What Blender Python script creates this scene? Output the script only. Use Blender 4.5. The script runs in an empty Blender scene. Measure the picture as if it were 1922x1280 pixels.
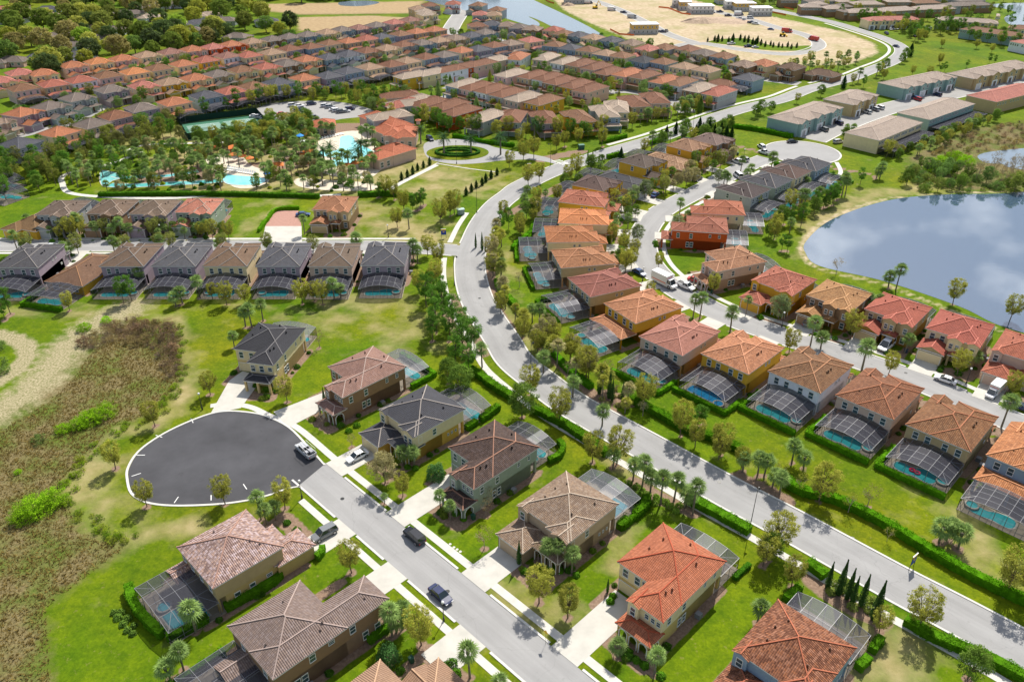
import bpy, math, random
import numpy as np
from mathutils import Vector
R_ = math.radians
random.seed(7); rng = np.random.default_rng(7)
S = bpy.context.scene
C = S.collection
# ------------------------------------------------------------------ camera
CAM_H = 100.0; FOC = 1495.0; TILT = R_(31)
cd = bpy.data.cameras.new('camera'); cam = bpy.data.objects.new('camera', cd); C.objects.link(cam)
cam.location = (0, 0, CAM_H); cam.rotation_euler = (R_(90) - TILT, 0, 0)
cd.sensor_width = 36; cd.lens = 36 * FOC / 1922; cd.clip_start = 1; cd.clip_end = 8000
S.camera = cam
# ------------------------------------------------------------------ light
SUN_AZ, SUN_EL = 68.0, 50.0
w = bpy.data.worlds.new('World'); S.world = w; w.use_nodes = True
nt = w.node_tree; nt.nodes.clear()
wo = nt.nodes.new('ShaderNodeOutputWorld'); bg = nt.nodes.new('ShaderNodeBackground')
sky = nt.nodes.new('ShaderNodeTexSky'); sky.sky_type = 'NISHITA'; sky.sun_disc = False
sky.sun_elevation = R_(SUN_EL); sky.sun_rotation = R_(90 - SUN_AZ); sky.air_density = 1.0; sky.dust_density = 1.5
tc = nt.nodes.new('ShaderNodeTexCoord'); cn = nt.nodes.new('ShaderNodeTexNoise')
cn.inputs['Scale'].default_value = 7.0; cn.inputs['Detail'].default_value = 6; cn.inputs['Roughness'].default_value = .55
cr = nt.nodes.new('ShaderNodeValToRGB'); cr.color_ramp.elements[0].position = .50; cr.color_ramp.elements[1].position = .72
cm = nt.nodes.new('ShaderNodeMix'); cm.data_type = 'RGBA'
mp = nt.nodes.new('ShaderNodeMapping'); mp.inputs['Scale'].default_value = (1, 1, 2.2); mp.inputs['Location'].default_value = (7.9, 4.2, 2)
nt.links.new(tc.outputs['Generated'], mp.inputs['Vector']); nt.links.new(mp.outputs[0], cn.inputs['Vector'])
nt.links.new(cn.outputs['Fac'], cr.inputs['Fac'])
nt.links.new(cr.outputs['Color'], cm.inputs['Factor']); nt.links.new(sky.outputs[0], cm.inputs['A'])
cm.inputs['B'].default_value = (17, 17.6, 18.5, 1)
nt.links.new(cm.outputs['Result'], bg.inputs['Color']); bg.inputs['Strength'].default_value = 0.088
nt.links.new(bg.outputs[0], wo.inputs['Surface'])
sl = bpy.data.lights.new('sun', 'SUN'); sl.energy = 5.0; sl.angle = R_(.5); sl.color = (1, .95, .86)
so = bpy.data.objects.new('sun', sl); C.objects.link(so)
sd = Vector((math.cos(R_(SUN_EL)) * math.cos(R_(SUN_AZ)), math.cos(R_(SUN_EL)) * math.sin(R_(SUN_AZ)), math.sin(R_(SUN_EL))))
so.rotation_euler = sd.to_track_quat('Z', 'Y').to_euler(); so.location = sd * 300
S.view_settings.view_transform = 'Standard'; S.view_settings.look = 'None'
S.view_settings.exposure = 0.33; S.view_settings.gamma = 1
# ------------------------------------------------------------------ helpers
def G(x, y, z=0.0):
    """the ground (or height z) point seen at a photograph pixel"""
    u = x - 961; v = y - 640; c, s = math.cos(TILT), math.sin(TILT)
    k = (CAM_H - z) / (FOC * s + v * c)
    return (u * k, (FOC * c - v * s) * k)
Q = math.sqrt(.5)
def UV(u, v): return (Q * (u + v), Q * (v - u))
def toUV(p): return (Q * (p[0] - p[1]), Q * (p[0] + p[1]))
def hx(s, k=1.0):
    o = []
    for i in (0, 2, 4):
        c = int(s[i:i + 2], 16) / 255
        o.append((c / 12.92 if c <= .04045 else ((c + .055) / 1.055) ** 2.4) * k)
    return (*o, 1)
class MB:
    def __init__(s): s.v = []; s.f = []; s.m = []; s.uv = []
    def face(s, pts, m=0, uv=None):
        n = len(s.v); s.v += [tuple(p) for p in pts]; s.f.append(list(range(n, n + len(pts)))); s.m.append(m)
        s.uv.append(uv if uv else [(0, 0)] * len(pts))
    def box(s, x0, x1, y0, y1, z0, z1, m=0):
        a = [(x0, y0), (x1, y0), (x1, y1), (x0, y1)]
        s.face([(x, y, z1) for x, y in a], m, [(x, y) for x, y in a])
        s.face([(x, y, z0) for x, y in a[::-1]], m)
        for i in range(4):
            p, q = a[i], a[(i + 1) % 4]
            s.face([(*p, z0), (*q, z0), (*q, z1), (*p, z1)], m)
    def bar(s, p, q, r, m=0, n=4):
        p = Vector(p); q = Vector(q); d = (q - p)
        if d.length < 1e-6: return
        d.normalize(); a = d.orthogonal().normalized() if abs(d.z) > .9 else d.cross(Vector((0, 0, 1))).normalized(); b = d.cross(a)
        rp = r if isinstance(r, tuple) else (r, r)
        A = []; B = []
        for i in range(n):
            t = 2 * math.pi * (i + .5) / n; e = a * math.cos(t) + b * math.sin(t)
            A.append(p + e * rp[0]); B.append(q + e * rp[1])
        for i in range(n):
            j = (i + 1) % n; s.face([A[i], A[j], B[j], B[i]], m)
        s.face(A[::-1], m); s.face(B, m)
    def mesh(s, name, mats):
        me = bpy.data.meshes.new(name); me.from_pydata(s.v, [], s.f)
        for mt in mats: me.materials.append(mt)
        me.polygons.foreach_set('material_index', s.m)
        ul = me.uv_layers.new(name='UVMap'); flat = [c for fu in s.uv for p in fu for c in p]
        ul.data.foreach_set('uv', flat); me.update(); return me
    def build(s, name, mats, parent=None): return ob(name, s.mesh(name, mats if isinstance(mats, list) else [mats]), parent)
def ob(name, me, parent=None, loc=(0, 0, 0), rz=0, scale=None, color=None):
    o = bpy.data.objects.new(name, me); C.objects.link(o); o.parent = parent; o.location = loc; o.rotation_euler = (0, 0, rz)
    if scale: o.scale = scale
    if color: o.color = color
    return o
def tag(o, label, cat, group=None):
    o['label'] = label; o['category'] = cat
    if group: o['group'] = group
    return o
def thing(name, label, cat, loc=(0, 0, 0), rz=0, group=None):
    return tag(ob(name, None, None, loc, rz), label, cat, group)
def struct(o, kind='structure'): o['kind'] = kind; return o
KIDS = {}
def dup(root, loc, rz=0, scale=1, label=None, group=None, colors=None):
    """copy a thing with all its parts; colors maps part name to object colour"""
    def cp(o, par):
        c = o.copy(); C.objects.link(c); c.parent = par
        b = o.name.split('.')[0]
        if colors and b in colors: c.color = colors[b]
        for ch in KIDS.get(o.name, []): cp(ch, c)
        return c
    r = cp(root, None); r.location = loc; r.rotation_euler = (0, 0, rz); r.scale = (scale,) * 3 if not isinstance(scale, tuple) else scale
    if label: r['label'] = label
    if group: r['group'] = group
    return r
def freeze(root):
    """remember the children of a prototype so that dup() need not search the scene"""
    for o in [root] + list(root.children_recursive): KIDS[o.name] = list(o.children)
    return root
# ------------------------------------------------------------------ materials
class NT:
    def __init__(s, name):
        s.m = bpy.data.materials.new(name); s.m.use_nodes = True; s.t = s.m.node_tree; s.t.nodes.clear()
        s.o = s.n('ShaderNodeOutputMaterial')
    def n(s, t, **k):
        x = s.t.nodes.new(t)
        for a, b in k.items(): setattr(x, a, b)
        return x
    def l(s, a, b): s.t.links.new(a, b)
    def pr(s, rough=.8, **k):
        p = s.n('ShaderNodeBsdfPrincipled'); p.inputs['Roughness'].default_value = rough
        p.inputs['Specular IOR Level'].default_value = k.get('spec', .3)
        s.l(p.outputs[0], s.o.inputs['Surface']); s.p = p; return p
    def noise(s, scale, detail=3, vec=None, rough=.5):
        x = s.n('ShaderNodeTexNoise'); x.inputs['Scale'].default_value = scale; x.inputs['Detail'].default_value = detail
        x.inputs['Roughness'].default_value = rough
        if vec is not None: s.l(vec, x.inputs['Vector'])
        return x.outputs['Fac']
    def mix(s, f, a, b, bt='MIX'):
        x = s.n('ShaderNodeMix', data_type='RGBA', blend_type=bt)
        for k, v in (('Factor', f), ('A', a), ('B', b)):
            if isinstance(v, (int, float)): x.inputs[k].default_value = v
            elif isinstance(v, tuple): x.inputs[k].default_value = v
            else: s.l(v, x.inputs[k])
        return x.outputs['Result']
    def math(s, op, a, b=0.0, clamp=False):
        x = s.n('ShaderNodeMath', operation=op, use_clamp=clamp)
        for i, v in enumerate((a, b)):
            if isinstance(v, (int, float)): x.inputs[i].default_value = v
            else: s.l(v, x.inputs[i])
        return x.outputs[0]
    def ramp(s, f, a, b):
        x = s.n('ShaderNodeMapRange'); x.inputs['From Min'].default_value = a; x.inputs['From Max'].default_value = b
        s.l(f, x.inputs['Value']); return x.outputs[0]
    def pos(s):
        return s.n('ShaderNodeNewGeometry').outputs['Position']
    def bump(s, h, strength=.4, dist=.05):
        b = s.n('ShaderNodeBump'); b.inputs['Strength'].default_value = strength; b.inputs['Distance'].default_value = dist
        s.l(h, b.inputs['Height']); s.l(b.outputs[0], s.p.inputs['Normal'])
def solid(name, col, rough=.7, nz=0.0, ns=2.0, spec=.3, metal=0, objcol=False, streak=False):
    t = NT(name); p = t.pr(rough, spec=spec); p.inputs['Metallic'].default_value = metal
    base = t.n('ShaderNodeObjectInfo').outputs['Color'] if objcol else col
    if nz:
        f = t.noise(ns, 4, t.pos(), .6)
        d = t.mix(1.0, base, (1 - nz, 1 - nz, 1 - nz, 1), 'MULTIPLY')
        b = t.mix(1.0, base, (1 + nz, 1 + nz, 1 + nz, 1), 'MULTIPLY')
        c = t.mix(t.ramp(f, .3, .7), d, b); t.l(c, p.inputs['Base Color'])
    elif objcol: t.l(base, p.inputs['Base Color'])
    else: p.inputs['Base Color'].default_value = col
    return t.m
M = {}
M['concrete'] = solid('concrete', hx('d9d5cb', .72), .85, .10, .35)
M['walk'] = solid('sidewalk_concrete', hx('dedad1', .75), .85, .10, .5)
M['kerb'] = solid('kerb_concrete', hx('e2dfd8', .75), .8, .06, 1)
M['white'] = solid('white_trim', (.72, .72, .70, 1), .5, .04, 3)
M['wall'] = solid('stucco', None, .9, .06, 1.2, objcol=True, spec=.1)
M['door'] = solid('painted_door', None, .6, .05, 3, objcol=True)
M['ridge'] = solid('ridge_tile', None, .8, .12, 2, objcol=True)
M['bronze'] = solid('bronze_frame', (.035, .035, .035, 1), .4)
M['alu'] = solid('grey_aluminium_frame', (.20, .20, .21, 1), .4)
M['bark'] = solid('bark', (.16, .12, .085, 1), .95, .25, 5)
M['palmbark'] = solid('palm_bark', (.20, .17, .13, 1), .95, .25, 6)
M['black'] = solid('black_metal', (.03, .03, .03, 1), .4)
M['line'] = solid('road_paint', (.75, .75, .73, 1), .7, .08, 2)
M['rubber'] = solid('tyre_rubber', (.02, .02, .02, 1), .8)
M['chrome'] = solid('rim_alloy', (.45, .45, .47, 1), .35, metal=.6)
M['lampglass'] = solid('lamp_globe', (.8, .8, .78, 1), .3)
M['terrace'] = solid('resort_terrace', hx('e0d3bf', .8), .85, .10, .8)
M['paver'] = solid('brick_paver', hx('b58a7b', .85), .85, .12, 1.5)
M['deck'] = solid('pool_deck', hx('cfc2ad', .55), .85, .10, 1.5)
M['mulch'] = solid('mulch', hx('a5826a', .62), .95, .25, 2.5)
M['cloth'] = solid('coloured_cloth', None, .8, .08, 3, objcol=True)
M['plastic'] = solid('plastic', None, .45, objcol=True)
def m_asphalt(name, col, nz=.08, fine=1.0):
    t = NT(name); p = t.pr(.9, spec=.2); ps = t.pos()
    a = t.noise(.12, 4, ps, .6); b = t.noise(9, 2, ps)
    c = t.mix(t.ramp(a, .3, .7), tuple(x * (1 - nz) for x in col[:3]) + (1,), tuple(x * (1 + nz) for x in col[:3]) + (1,))
    c = t.mix(t.math('MULTIPLY', t.ramp(b, .35, .65), .12), c, (.5, .5, .5, 1), 'MULTIPLY')
    uv = t.n('ShaderNodeUVMap').outputs[0]; sx = t.n('ShaderNodeSeparateXYZ'); t.l(uv, sx.inputs[0])
    lane = t.math('ABSOLUTE', t.math('SINE', t.math('MULTIPLY', sx.outputs[0], 2 * math.pi))); mp = t.n('ShaderNodeMapping'); mp.inputs['Scale'].default_value = (9, .06, 1); t.l(uv, mp.inputs['Vector']); st = t.noise(1.0, 5, mp.outputs[0], .7)
    c = t.mix(t.math('MULTIPLY', t.ramp(st, .38, .72), .30), c, t.mix(1.0, c, (.62, .61, .60, 1), 'MULTIPLY')); c = t.mix(t.math('MULTIPLY', t.ramp(lane, .55, 1.0), .16), c, t.mix(1.0, c, (.6, .6, .6, 1), 'MULTIPLY'))
    v = t.n('ShaderNodeTexVoronoi', feature='DISTANCE_TO_EDGE'); v.inputs['Scale'].default_value = .11; w2 = t.n('ShaderNodeVectorMath', operation='ADD'); t.l(ps, w2.inputs[0]); nn_ = t.n('ShaderNodeTexNoise'); nn_.inputs['Scale'].default_value = .8; t.l(ps, nn_.inputs['Vector']); t.l(nn_.outputs['Color'], w2.inputs[1]); t.l(w2.outputs[0], v.inputs['Vector'])
    c = t.mix(t.math('MULTIPLY', t.ramp(v.outputs['Distance'], .005, .0), .18), c, (.08, .08, .08, 1)); stn = t.noise(.45, 4, ps, .7); c = t.mix(t.math('MULTIPLY', t.ramp(stn, .62, .72), .35), c, t.mix(1.0, c, (.6, .59, .57, 1), 'MULTIPLY'))
    t.l(c, p.inputs['Base Color']); return t.m
M['road'] = m_asphalt('grey_asphalt', (.335, .33, .325, 1), .07)
M['road_far'] = m_asphalt('weathered_asphalt', (.34, .33, .315, 1), .06)
M['fresh'] = m_asphalt('fresh_dark_asphalt', (.075, .075, .082, 1), .22)
def m_roof():
    t = NT('roof_tile'); p = t.pr(.75, spec=.25); oi = t.n('ShaderNodeObjectInfo')
    uv = t.n('ShaderNodeUVMap').outputs[0]; sp = t.n('ShaderNodeSeparateXYZ'); t.l(uv, sp.inputs[0])
    u = t.math('DIVIDE', sp.outputs[0], .31); v = t.math('DIVIDE', sp.outputs[1], .38)
    cv = t.n('ShaderNodeCombineXYZ'); t.l(t.math('FLOOR', u), cv.inputs[0]); t.l(t.math('FLOOR', v), cv.inputs[1])
    wn = t.n('ShaderNodeTexWhiteNoise', noise_dimensions='2D'); t.l(cv.outputs[0], wn.inputs['Vector'])
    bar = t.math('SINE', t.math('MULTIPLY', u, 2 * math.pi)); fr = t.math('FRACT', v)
    base = oi.outputs['Color']
    # each tile has its own fired colour; the object's alpha says how mottled the batch is
    tint = t.n('ShaderNodeValToRGB'); e = tint.color_ramp; e.interpolation = 'CONSTANT'
    e.elements[0].color = (.62, .55, .52, 1); e.elements[1].position = .82; e.elements[1].color = (1.35, 1.45, 1.6, 1)
    for q, c in ((.25, (1, 1, 1, 1)), (.45, (1.25, 1.15, 1.0, 1)), (.65, (.85, .8, .78, 1))):
        x = e.elements.new(q); x.color = c
    t.l(wn.outputs['Value'], tint.inputs['Fac'])
    tile = t.mix(1.0, base, tint.outputs['Color'], 'MULTIPLY')
    c = t.mix(oi.outputs['Alpha'], base, tile)
    big = t.noise(.35, 4, t.pos(), .65)
    c = t.mix(t.ramp(big, .35, .75), c, t.mix(1.0, c, (.80, .80, .82, 1), 'MULTIPLY'))
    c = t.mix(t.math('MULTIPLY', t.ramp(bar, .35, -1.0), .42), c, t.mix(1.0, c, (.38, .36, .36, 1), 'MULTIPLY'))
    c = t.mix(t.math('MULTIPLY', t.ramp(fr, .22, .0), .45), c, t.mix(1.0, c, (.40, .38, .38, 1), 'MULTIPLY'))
    t.l(c, p.inputs['Base Color'])
    t.bump(t.math('ADD', t.math('MULTIPLY', bar, .5), t.math('MULTIPLY', fr, -.5)), .9, .09)
    return t.m
M['roof'] = m_roof()
def m_glass():
    t = NT('window_glass'); p = t.pr(.08, spec=.8); p.inputs['Base Color'].default_value = (.05, .085, .10, 1); return t.m
M['glass'] = m_glass()
def m_screen(name, col, alpha):
    t = NT(name); a = t.n('ShaderNodeBsdfTransparent'); b = t.n('ShaderNodeBsdfDiffuse'); b.inputs['Color'].default_value = col
    g = t.n('ShaderNodeBsdfGlossy'); g.inputs['Roughness'].default_value = .35; g.inputs['Color'].default_value = (.10, .10, .11, 1)
    m2 = t.n('ShaderNodeMixShader'); m2.inputs[0].default_value = .12; t.l(b.outputs[0], m2.inputs[1]); t.l(g.outputs[0], m2.inputs[2])
    m = t.n('ShaderNodeMixShader'); m.inputs[0].default_value = alpha
    t.l(a.outputs[0], m.inputs[1]); t.l(m2.outputs[0], m.inputs[2]); t.l(m.outputs[0], t.o.inputs['Surface']); return t.m
M['screen'] = m_screen('dark_insect_screen', (.06, .06, .075, 1), .62)
M['screen_dark'] = m_screen('dark_wall_screen', (.03, .03, .035, 1), .32)
M['screen_light'] = m_screen('pale_insect_screen', (.20, .21, .23, 1), .45)
def m_leaf(name, tr=.35, nz=.35, scale=.8):
    """foliage: the object's colour, lighter and darker leaves, some light passing through"""
    t = NT(name); oi = t.n('ShaderNodeObjectInfo'); ps = t.pos()
    f = t.noise(scale, 3, ps, .6); g = t.noise(6, 2, ps)
    rnd = t.math('ADD', t.math('MULTIPLY', oi.outputs['Random'], .35), .82)
    cb = t.n('ShaderNodeCombineColor'); 
    for i in range(3): t.l(rnd, cb.inputs[i])
    base = t.mix(1.0, oi.outputs['Color'], cb.outputs[0], 'MULTIPLY')
    c = t.mix(t.ramp(f, .3, .7), t.mix(1.0, base, (1 - nz, 1 - nz, 1 - nz * .9, 1), 'MULTIPLY'), t.mix(1.0, base, (1 + nz * 1.1, 1 + nz, 1 + nz * .5, 1), 'MULTIPLY'))
    c = t.mix(t.math('MULTIPLY', t.ramp(g, .4, .7), .5), c, t.mix(1.0, c, (1.35, 1.3, 1.0, 1), 'MULTIPLY'))
    d = t.n('ShaderNodeBsdfDiffuse'); r = t.n('ShaderNodeBsdfTranslucent'); t.l(c, d.inputs[0]); t.l(c, r.inputs[0])
    m = t.n('ShaderNodeMixShader'); m.inputs[0].default_value = tr; t.l(d.outputs[0], m.inputs[1]); t.l(r.outputs[0], m.inputs[2])
    t.l(m.outputs[0], t.o.inputs['Surface']); return t.m
M['leaf'] = m_leaf('foliage'); M['palmleaf'] = m_leaf('palm_frond', .3, .3, 1.5); M['hedgeleaf'] = m_leaf('hedge_leaf', .25, .3, 1.2)
def m_water(name, col, rough, bump, scale, spec=.5, ior=1.33):
    t = NT(name); p = t.pr(rough, spec=spec); p.inputs['Base Color'].default_value = col; p.inputs['IOR'].default_value = ior
    b = t.noise(scale, 3, t.pos()); t.bump(b, bump, .05); return t.m
M['lake'] = m_water('lake_water', (.055, .095, .15, 1), .03, .05, .5, .5, 3.2)
M['farlake'] = m_water('far_lake_water', (.16, .21, .26, 1), .15, .1, .3, .9)
def m_pool():
    t = NT('pool_water'); p = t.pr(.05, spec=.5); oi = t.n('ShaderNodeObjectInfo')
    f = t.noise(1.2, 3, t.pos()); c = t.mix(t.ramp(f, .35, .7), oi.outputs['Color'], t.mix(1.0, oi.outputs['Color'], (1.25, 1.15, 1.1, 1), 'MULTIPLY'))
    t.l(c, p.inputs['Base Color']); t.bump(t.noise(3, 2, t.pos()), .2, .03); return t.m
M['pool'] = m_pool()
def m_ground():
    t = NT('ground'); p = t.pr(.95, spec=.1); ps = t.pos()
    a1 = t.n('ShaderNodeVertexColor', layer_name='zone_a'); a2 = t.n('ShaderNodeVertexColor', layer_name='zone_b')
    s1 = t.n('ShaderNodeSeparateColor'); s2 = t.n('ShaderNodeSeparateColor'); t.l(a1.outputs[0], s1.inputs[0]); t.l(a2.outputs[0], s2.inputs[0])
    n1 = t.noise(.045, 5, ps, .6); n2 = t.noise(.35, 4, ps, .6); n3 = t.noise(2.2, 4, ps, .65); n4 = t.noise(.12, 4, ps, .55)
    g = t.mix(t.ramp(n1, .35, .65), (.082, .160, .003, 1), (.165, .230, .004, 1))
    g = t.mix(t.ramp(n2, .3, .72), t.mix(1.0, g, (.72, .80, .9, 1), 'MULTIPLY'), t.mix(1.0, g, (1.15, 1.1, 1, 1), 'MULTIPLY'))
    g = t.mix(t.math('MULTIPLY', t.ramp(n3, .38, .64), .55), g, t.mix(1.0, g, (.55, .62, .6, 1), 'MULTIPLY')); n6 = t.noise(.8, 5, ps, .7); g = t.mix(t.ramp(n6, .36, .66), t.mix(1.0, g, (.74, .80, .8, 1), 'MULTIPLY'), t.mix(1.0, g, (1.14, 1.08, 1, 1), 'MULTIPLY'))
    def edge(ch, n, k=.9, w=.22):
        v = t.math('ADD', ch, t.math('MULTIPLY', t.math('SUBTRACT', n, .5), k)); return t.ramp(v, .5 - w, .5 + w)
    n5 = t.noise(.022, 3, ps); g = t.mix(t.ramp(n5, .45, .62), g, t.mix(1.0, g, (1.25, .95, 1.6, 1), 'MULTIPLY'))
    w1 = t.n('ShaderNodeTexWave', wave_type='BANDS', bands_direction='DIAGONAL'); w1.inputs['Scale'].default_value = .55; w1.inputs['Distortion'].default_value = 1.5; t.l(ps, w1.inputs['Vector']); g = t.mix(t.math('MULTIPLY', w1.outputs['Fac'], .22), g, t.mix(1.0, g, (.75, .82, .8, 1), 'MULTIPLY'))
    sp_ = t.noise(.9, 5, ps, .75); g = t.mix(t.ramp(sp_, .60, .74), g, (.24, .20, .07, 1))
    worn = t.mix(t.ramp(n2, .3, .7), (.26, .22, .085, 1), (.36, .30, .15, 1))
    g = t.mix(edge(s1.outputs[0], n4, 1.7, .3), g, worn)                         # worn lawn
    mar = t.mix(t.ramp(n3, .3, .7), (.085, .07, .028, 1), (.25, .20, .095, 1)); mar = t.mix(t.ramp(n4, .42, .62), mar, t.mix(t.ramp(n3, .3, .7), (.05, .075, .012, 1), (.14, .18, .03, 1)))
    g = t.mix(edge(s2.outputs[0], n2, 1.0), g, mar)                              # marsh grass
    sand = t.mix(t.ramp(n2, .3, .75), (.36, .27, .165, 1), (.56, .46, .32, 1)); sand = t.mix(t.math('MULTIPLY', t.ramp(n1, .46, .66), .7), sand, (.27, .26, .10, 1))
    g = t.mix(edge(s1.outputs[1], n2, .9), g, sand)
    mul = t.mix(t.ramp(n3, .3, .7), (.17, .11, .075, 1), (.30, .21, .15, 1))
    g = t.mix(edge(s1.outputs[2], n2, .6, .12), g, mul)
    dry = t.mix(t.ramp(n2, .3, .7), (.30, .21, .115, 1), (.42, .31, .17, 1))
    g = t.mix(edge(s2.outputs[1], n4, .6), g, dry)                              # hay field
    trk = t.mix(t.ramp(n3, .35, .65), (.16, .16, .06, 1), (.44, .37, .24, 1))
    g = t.mix(edge(s2.outputs[2], n2, 1.3), g, trk)
    t.l(g, p.inputs['Base Color']); t.bump(n3, .5, .12); return t.m
M['ground'] = m_ground()
# ------------------------------------------------------------------ ground
def smooth(pts, n=8, closed=False):
    p = [np.array(q, float) for q in pts]; out = []
    N = len(p); rg = range(N) if closed else range(N - 1)
    for i in rg:
        if closed: a, b, c, d = p[(i - 1) % N], p[i], p[(i + 1) % N], p[(i + 2) % N]
        else: a, b, c, d = p[max(i - 1, 0)], p[i], p[i + 1], p[min(i + 2, N - 1)]
        for k in range(n):
            t = k / n; out.append(.5 * ((2 * b) + (c - a) * t + (2 * a - 5 * b + 4 * c - d) * t * t + (3 * b - a - 3 * c + d) * t ** 3))
    if not closed: out.append(p[-1])
    return np.array(out)
def PX(l): return [G(*q) for q in l]
def inside(P, poly):
    poly = np.asarray(poly); x, y = P[..., 0], P[..., 1]; r = np.zeros(x.shape, bool); j = len(poly) - 1
    for i in range(len(poly)):
        xi, yi = poly[i]; xj, yj = poly[j]
        with np.errstate(divide='ignore', invalid='ignore'):
            r ^= ((yi > y) != (yj > y)) & (x < (xj - xi) * (y - yi) / (yj - yi + 1e-12) + xi)
        j = i
    return r
def pdist(P, line, closed=False):
    line = np.asarray(line); d = np.full(P.shape[:-1], 1e9); n = len(line)
    for i in range(n if closed else n - 1):
        a = line[i]; b = line[(i + 1) % n]; ab = b - a; t = np.clip(((P - a) @ ab) / (ab @ ab + 1e-9), 0, 1)
        d = np.minimum(d, np.hypot(*np.moveaxis(P - a - t[..., None] * ab, -1, 0)))
    return d
def softpoly(P, poly, w):
    d = pdist(P, poly, True); s = np.where(inside(P, poly), d, -d); return np.clip(.5 + s / (2 * w), 0, 1)
def ribbonmask(P, line, half, w):
    return np.clip(.5 + (half - pdist(P, line)) / (2 * w), 0, 1)
NY, NX = 400, 360
Y = 32 * (1600 / 32) ** (np.arange(NY) / (NY - 1)); T = np.linspace(-1, 1, NX)
GX = T[None, :] * (Y[:, None] * .78 + 60); GY = np.repeat(Y[:, None], NX, 1); P2 = np.stack([GX, GY], -1)
za = np.zeros((NY, NX, 3)); zb = np.zeros((NY, NX, 3))
def put(arr, ch, m): arr[..., ch] = np.maximum(arr[..., ch], m)
marsh = PX([(-400, 620), (0, 760), (110, 690), (190, 625), (250, 600), (330, 605), (340, 650), (338, 715), (290, 775), (215, 800), (170, 850), (110, 905), (130, 960), (150, 1000), (235, 1030), (150, 1090), (85, 1140), (95, 1280), (100, 1500), (-500, 1500)])
put(zb, 0, softpoly(P2, marsh, 3))
put(zb, 2, ribbonmask(P2, smooth(PX([(250, 575), (180, 610), (120, 660), (60, 730), (-40, 790)])), 4.6, 5.5))
put(zb, 2, ribbonmask(P2, smooth(PX([(-60, 628), (-10, 628), (30, 636), (50, 652), (48, 674), (25, 700), (-20, 722), (-70, 735)])), 2.2, 1.5))
for l, hw, s, k in (
    ([(0, 585), (120, 590), (250, 590), (330, 600), (345, 640), (350, 720), (330, 760), (270, 800), (190, 830), (150, 890), (150, 950), (170, 1000), (240, 1010), (360, 990)], 2.5, 3, .62),
    ([(180, 850), (160, 900), (175, 960), (215, 1000)], 6, 6, .60),
    ([(610, 590), (700, 580), (770, 610)], 10, 14, .55), ([(1540, 770), (1600, 800), (1700, 850)], 2, 4, .4),
    ([(1520, 720), (1330, 700)], 2, 5, .35), ([(1890, 1060), (1820, 1010), (1790, 990)], 5, 8, .6),
    ([(1590, 1240), (1700, 1280)], 8, 8, .7), ([(1250, 1080), (1150, 1060), (1170, 1000)], 2, 3, .62), ([(950, 1140), (1040, 1150)], 5, 5, .58),
    ([(1100, 830), (1180, 880), (1250, 920), (1330, 960)], 1.5, 2.5, .7), ([(700, 600), (760, 660)], 5, 8, .5),
    ([(760, 430), (800, 450)], 12, 8, .7), ([(820, 330), (900, 345), (800, 355)], 12, 10, .62), ([(660, 395), (740, 430)], 12, 10, .55),
    ([(450, 440), (520, 390)], 2, 4, .62), ([(500, 385), (560, 370)], 3, 5, .6), ([(980, 640), (1030, 700), (1100, 770), (1200, 850), (1330, 920)], 2, 3, .62),
    ([(1480, 980), (1600, 1040), (1750, 1120), (1900, 1200)], 2, 3, .6), ([(1000, 1210), (930, 1150)], 1, 2, .6),
    ([(1510, 470), (1560, 400), (1680, 360), (1900, 340)], 5, 4, .62), ([(1380, 640), (1500, 700), (1600, 720)], 1, 3, .5),
    ([(380, 300), (450, 330), (560, 300), (640, 330), (740, 300)], 22, 8, .68), ([(250, 260), (420, 250)], 12, 8, .6),
    ([(0, 560), (200, 590), (400, 575), (600, 580)], 2, 5, .45), ([(860, 470), (870, 560)], 3, 4, .5), ([(950, 480), (930, 560), (960, 620)], 5, 5, .5)):
    put(za, 0, k * ribbonmask(P2, smooth(PX(l)), hw, s))
put(za, 1, softpoly(P2, PX([(1040, 0), (1060, 20), (1110, 45), (1190, 78), (1330, 118), (1420, 125), (1590, 122), (1648, 100), (1640, 82), (1590, 62), (1490, 40), (1330, 8), (1200, -25), (1000, -25)]), 4))
put(za, 1, .75 * ribbonmask(P2, smooth(PX([(1922, 640), (1800, 590), (1660, 535), (1540, 505), (1507, 478), (1510, 450), (1560, 410), (1660, 375), (1800, 362), (1922, 362)])), 1.0, 1.2))
put(zb, 1, softpoly(P2, PX([(560, 33), (700, 30), (830, 38), (770, 55), (700, 62), (560, 58)]), 4))
put(zb, 1, softpoly(P2, PX([(480, 8), (800, 2), (780, 26), (560, 28), (480, 20)]), 6) * .8)
put(zb, 0, softpoly(P2, PX([(1700, 300), (1760, 262), (1860, 235), (2100, 215), (2100, 350), (1830, 358), (1710, 330)]), 5))
put(zb, 0, .7 * softpoly(P2, PX([(560, 8), (880, 5), (790, 26), (560, 30)]), 4))
MULCH = [(1100, 830, 2), (1060, 645, 3), (870, 640, 5), (840, 610, 4), (860, 700, 3)]
for l, hw in (([(1190, 905), (1240, 935), (1300, 960)], 1.7), ([(1530, 1090), (1580, 1125), (1650, 1160)], 2.2), ([(1385, 900), (1440, 925), (1470, 940)], 2.2),
              ([(840, 560), (870, 620), (900, 660)], 3.0), ([(1020, 650), (1090, 720), (1180, 800), (1300, 870)], 1.6), ([(1140, 740), (1180, 755)], 2.0),
              ([(300, 330), (420, 320), (520, 315)], 8), ([(560, 300), (640, 280)], 10), ([(520, 250), (700, 240)], 9), ([(1015, 300), (1090, 285)], 3),
              ([(1365, 270), (1480, 298), (1640, 330)], 1.5), ([(920, 470), (925, 560), (960, 620)], 1.5), ([(960, 400), (1060, 345)], 2)):
    put(za, 2, .95 * ribbonmask(P2, smooth(PX(l)), hw, .8))
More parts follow.
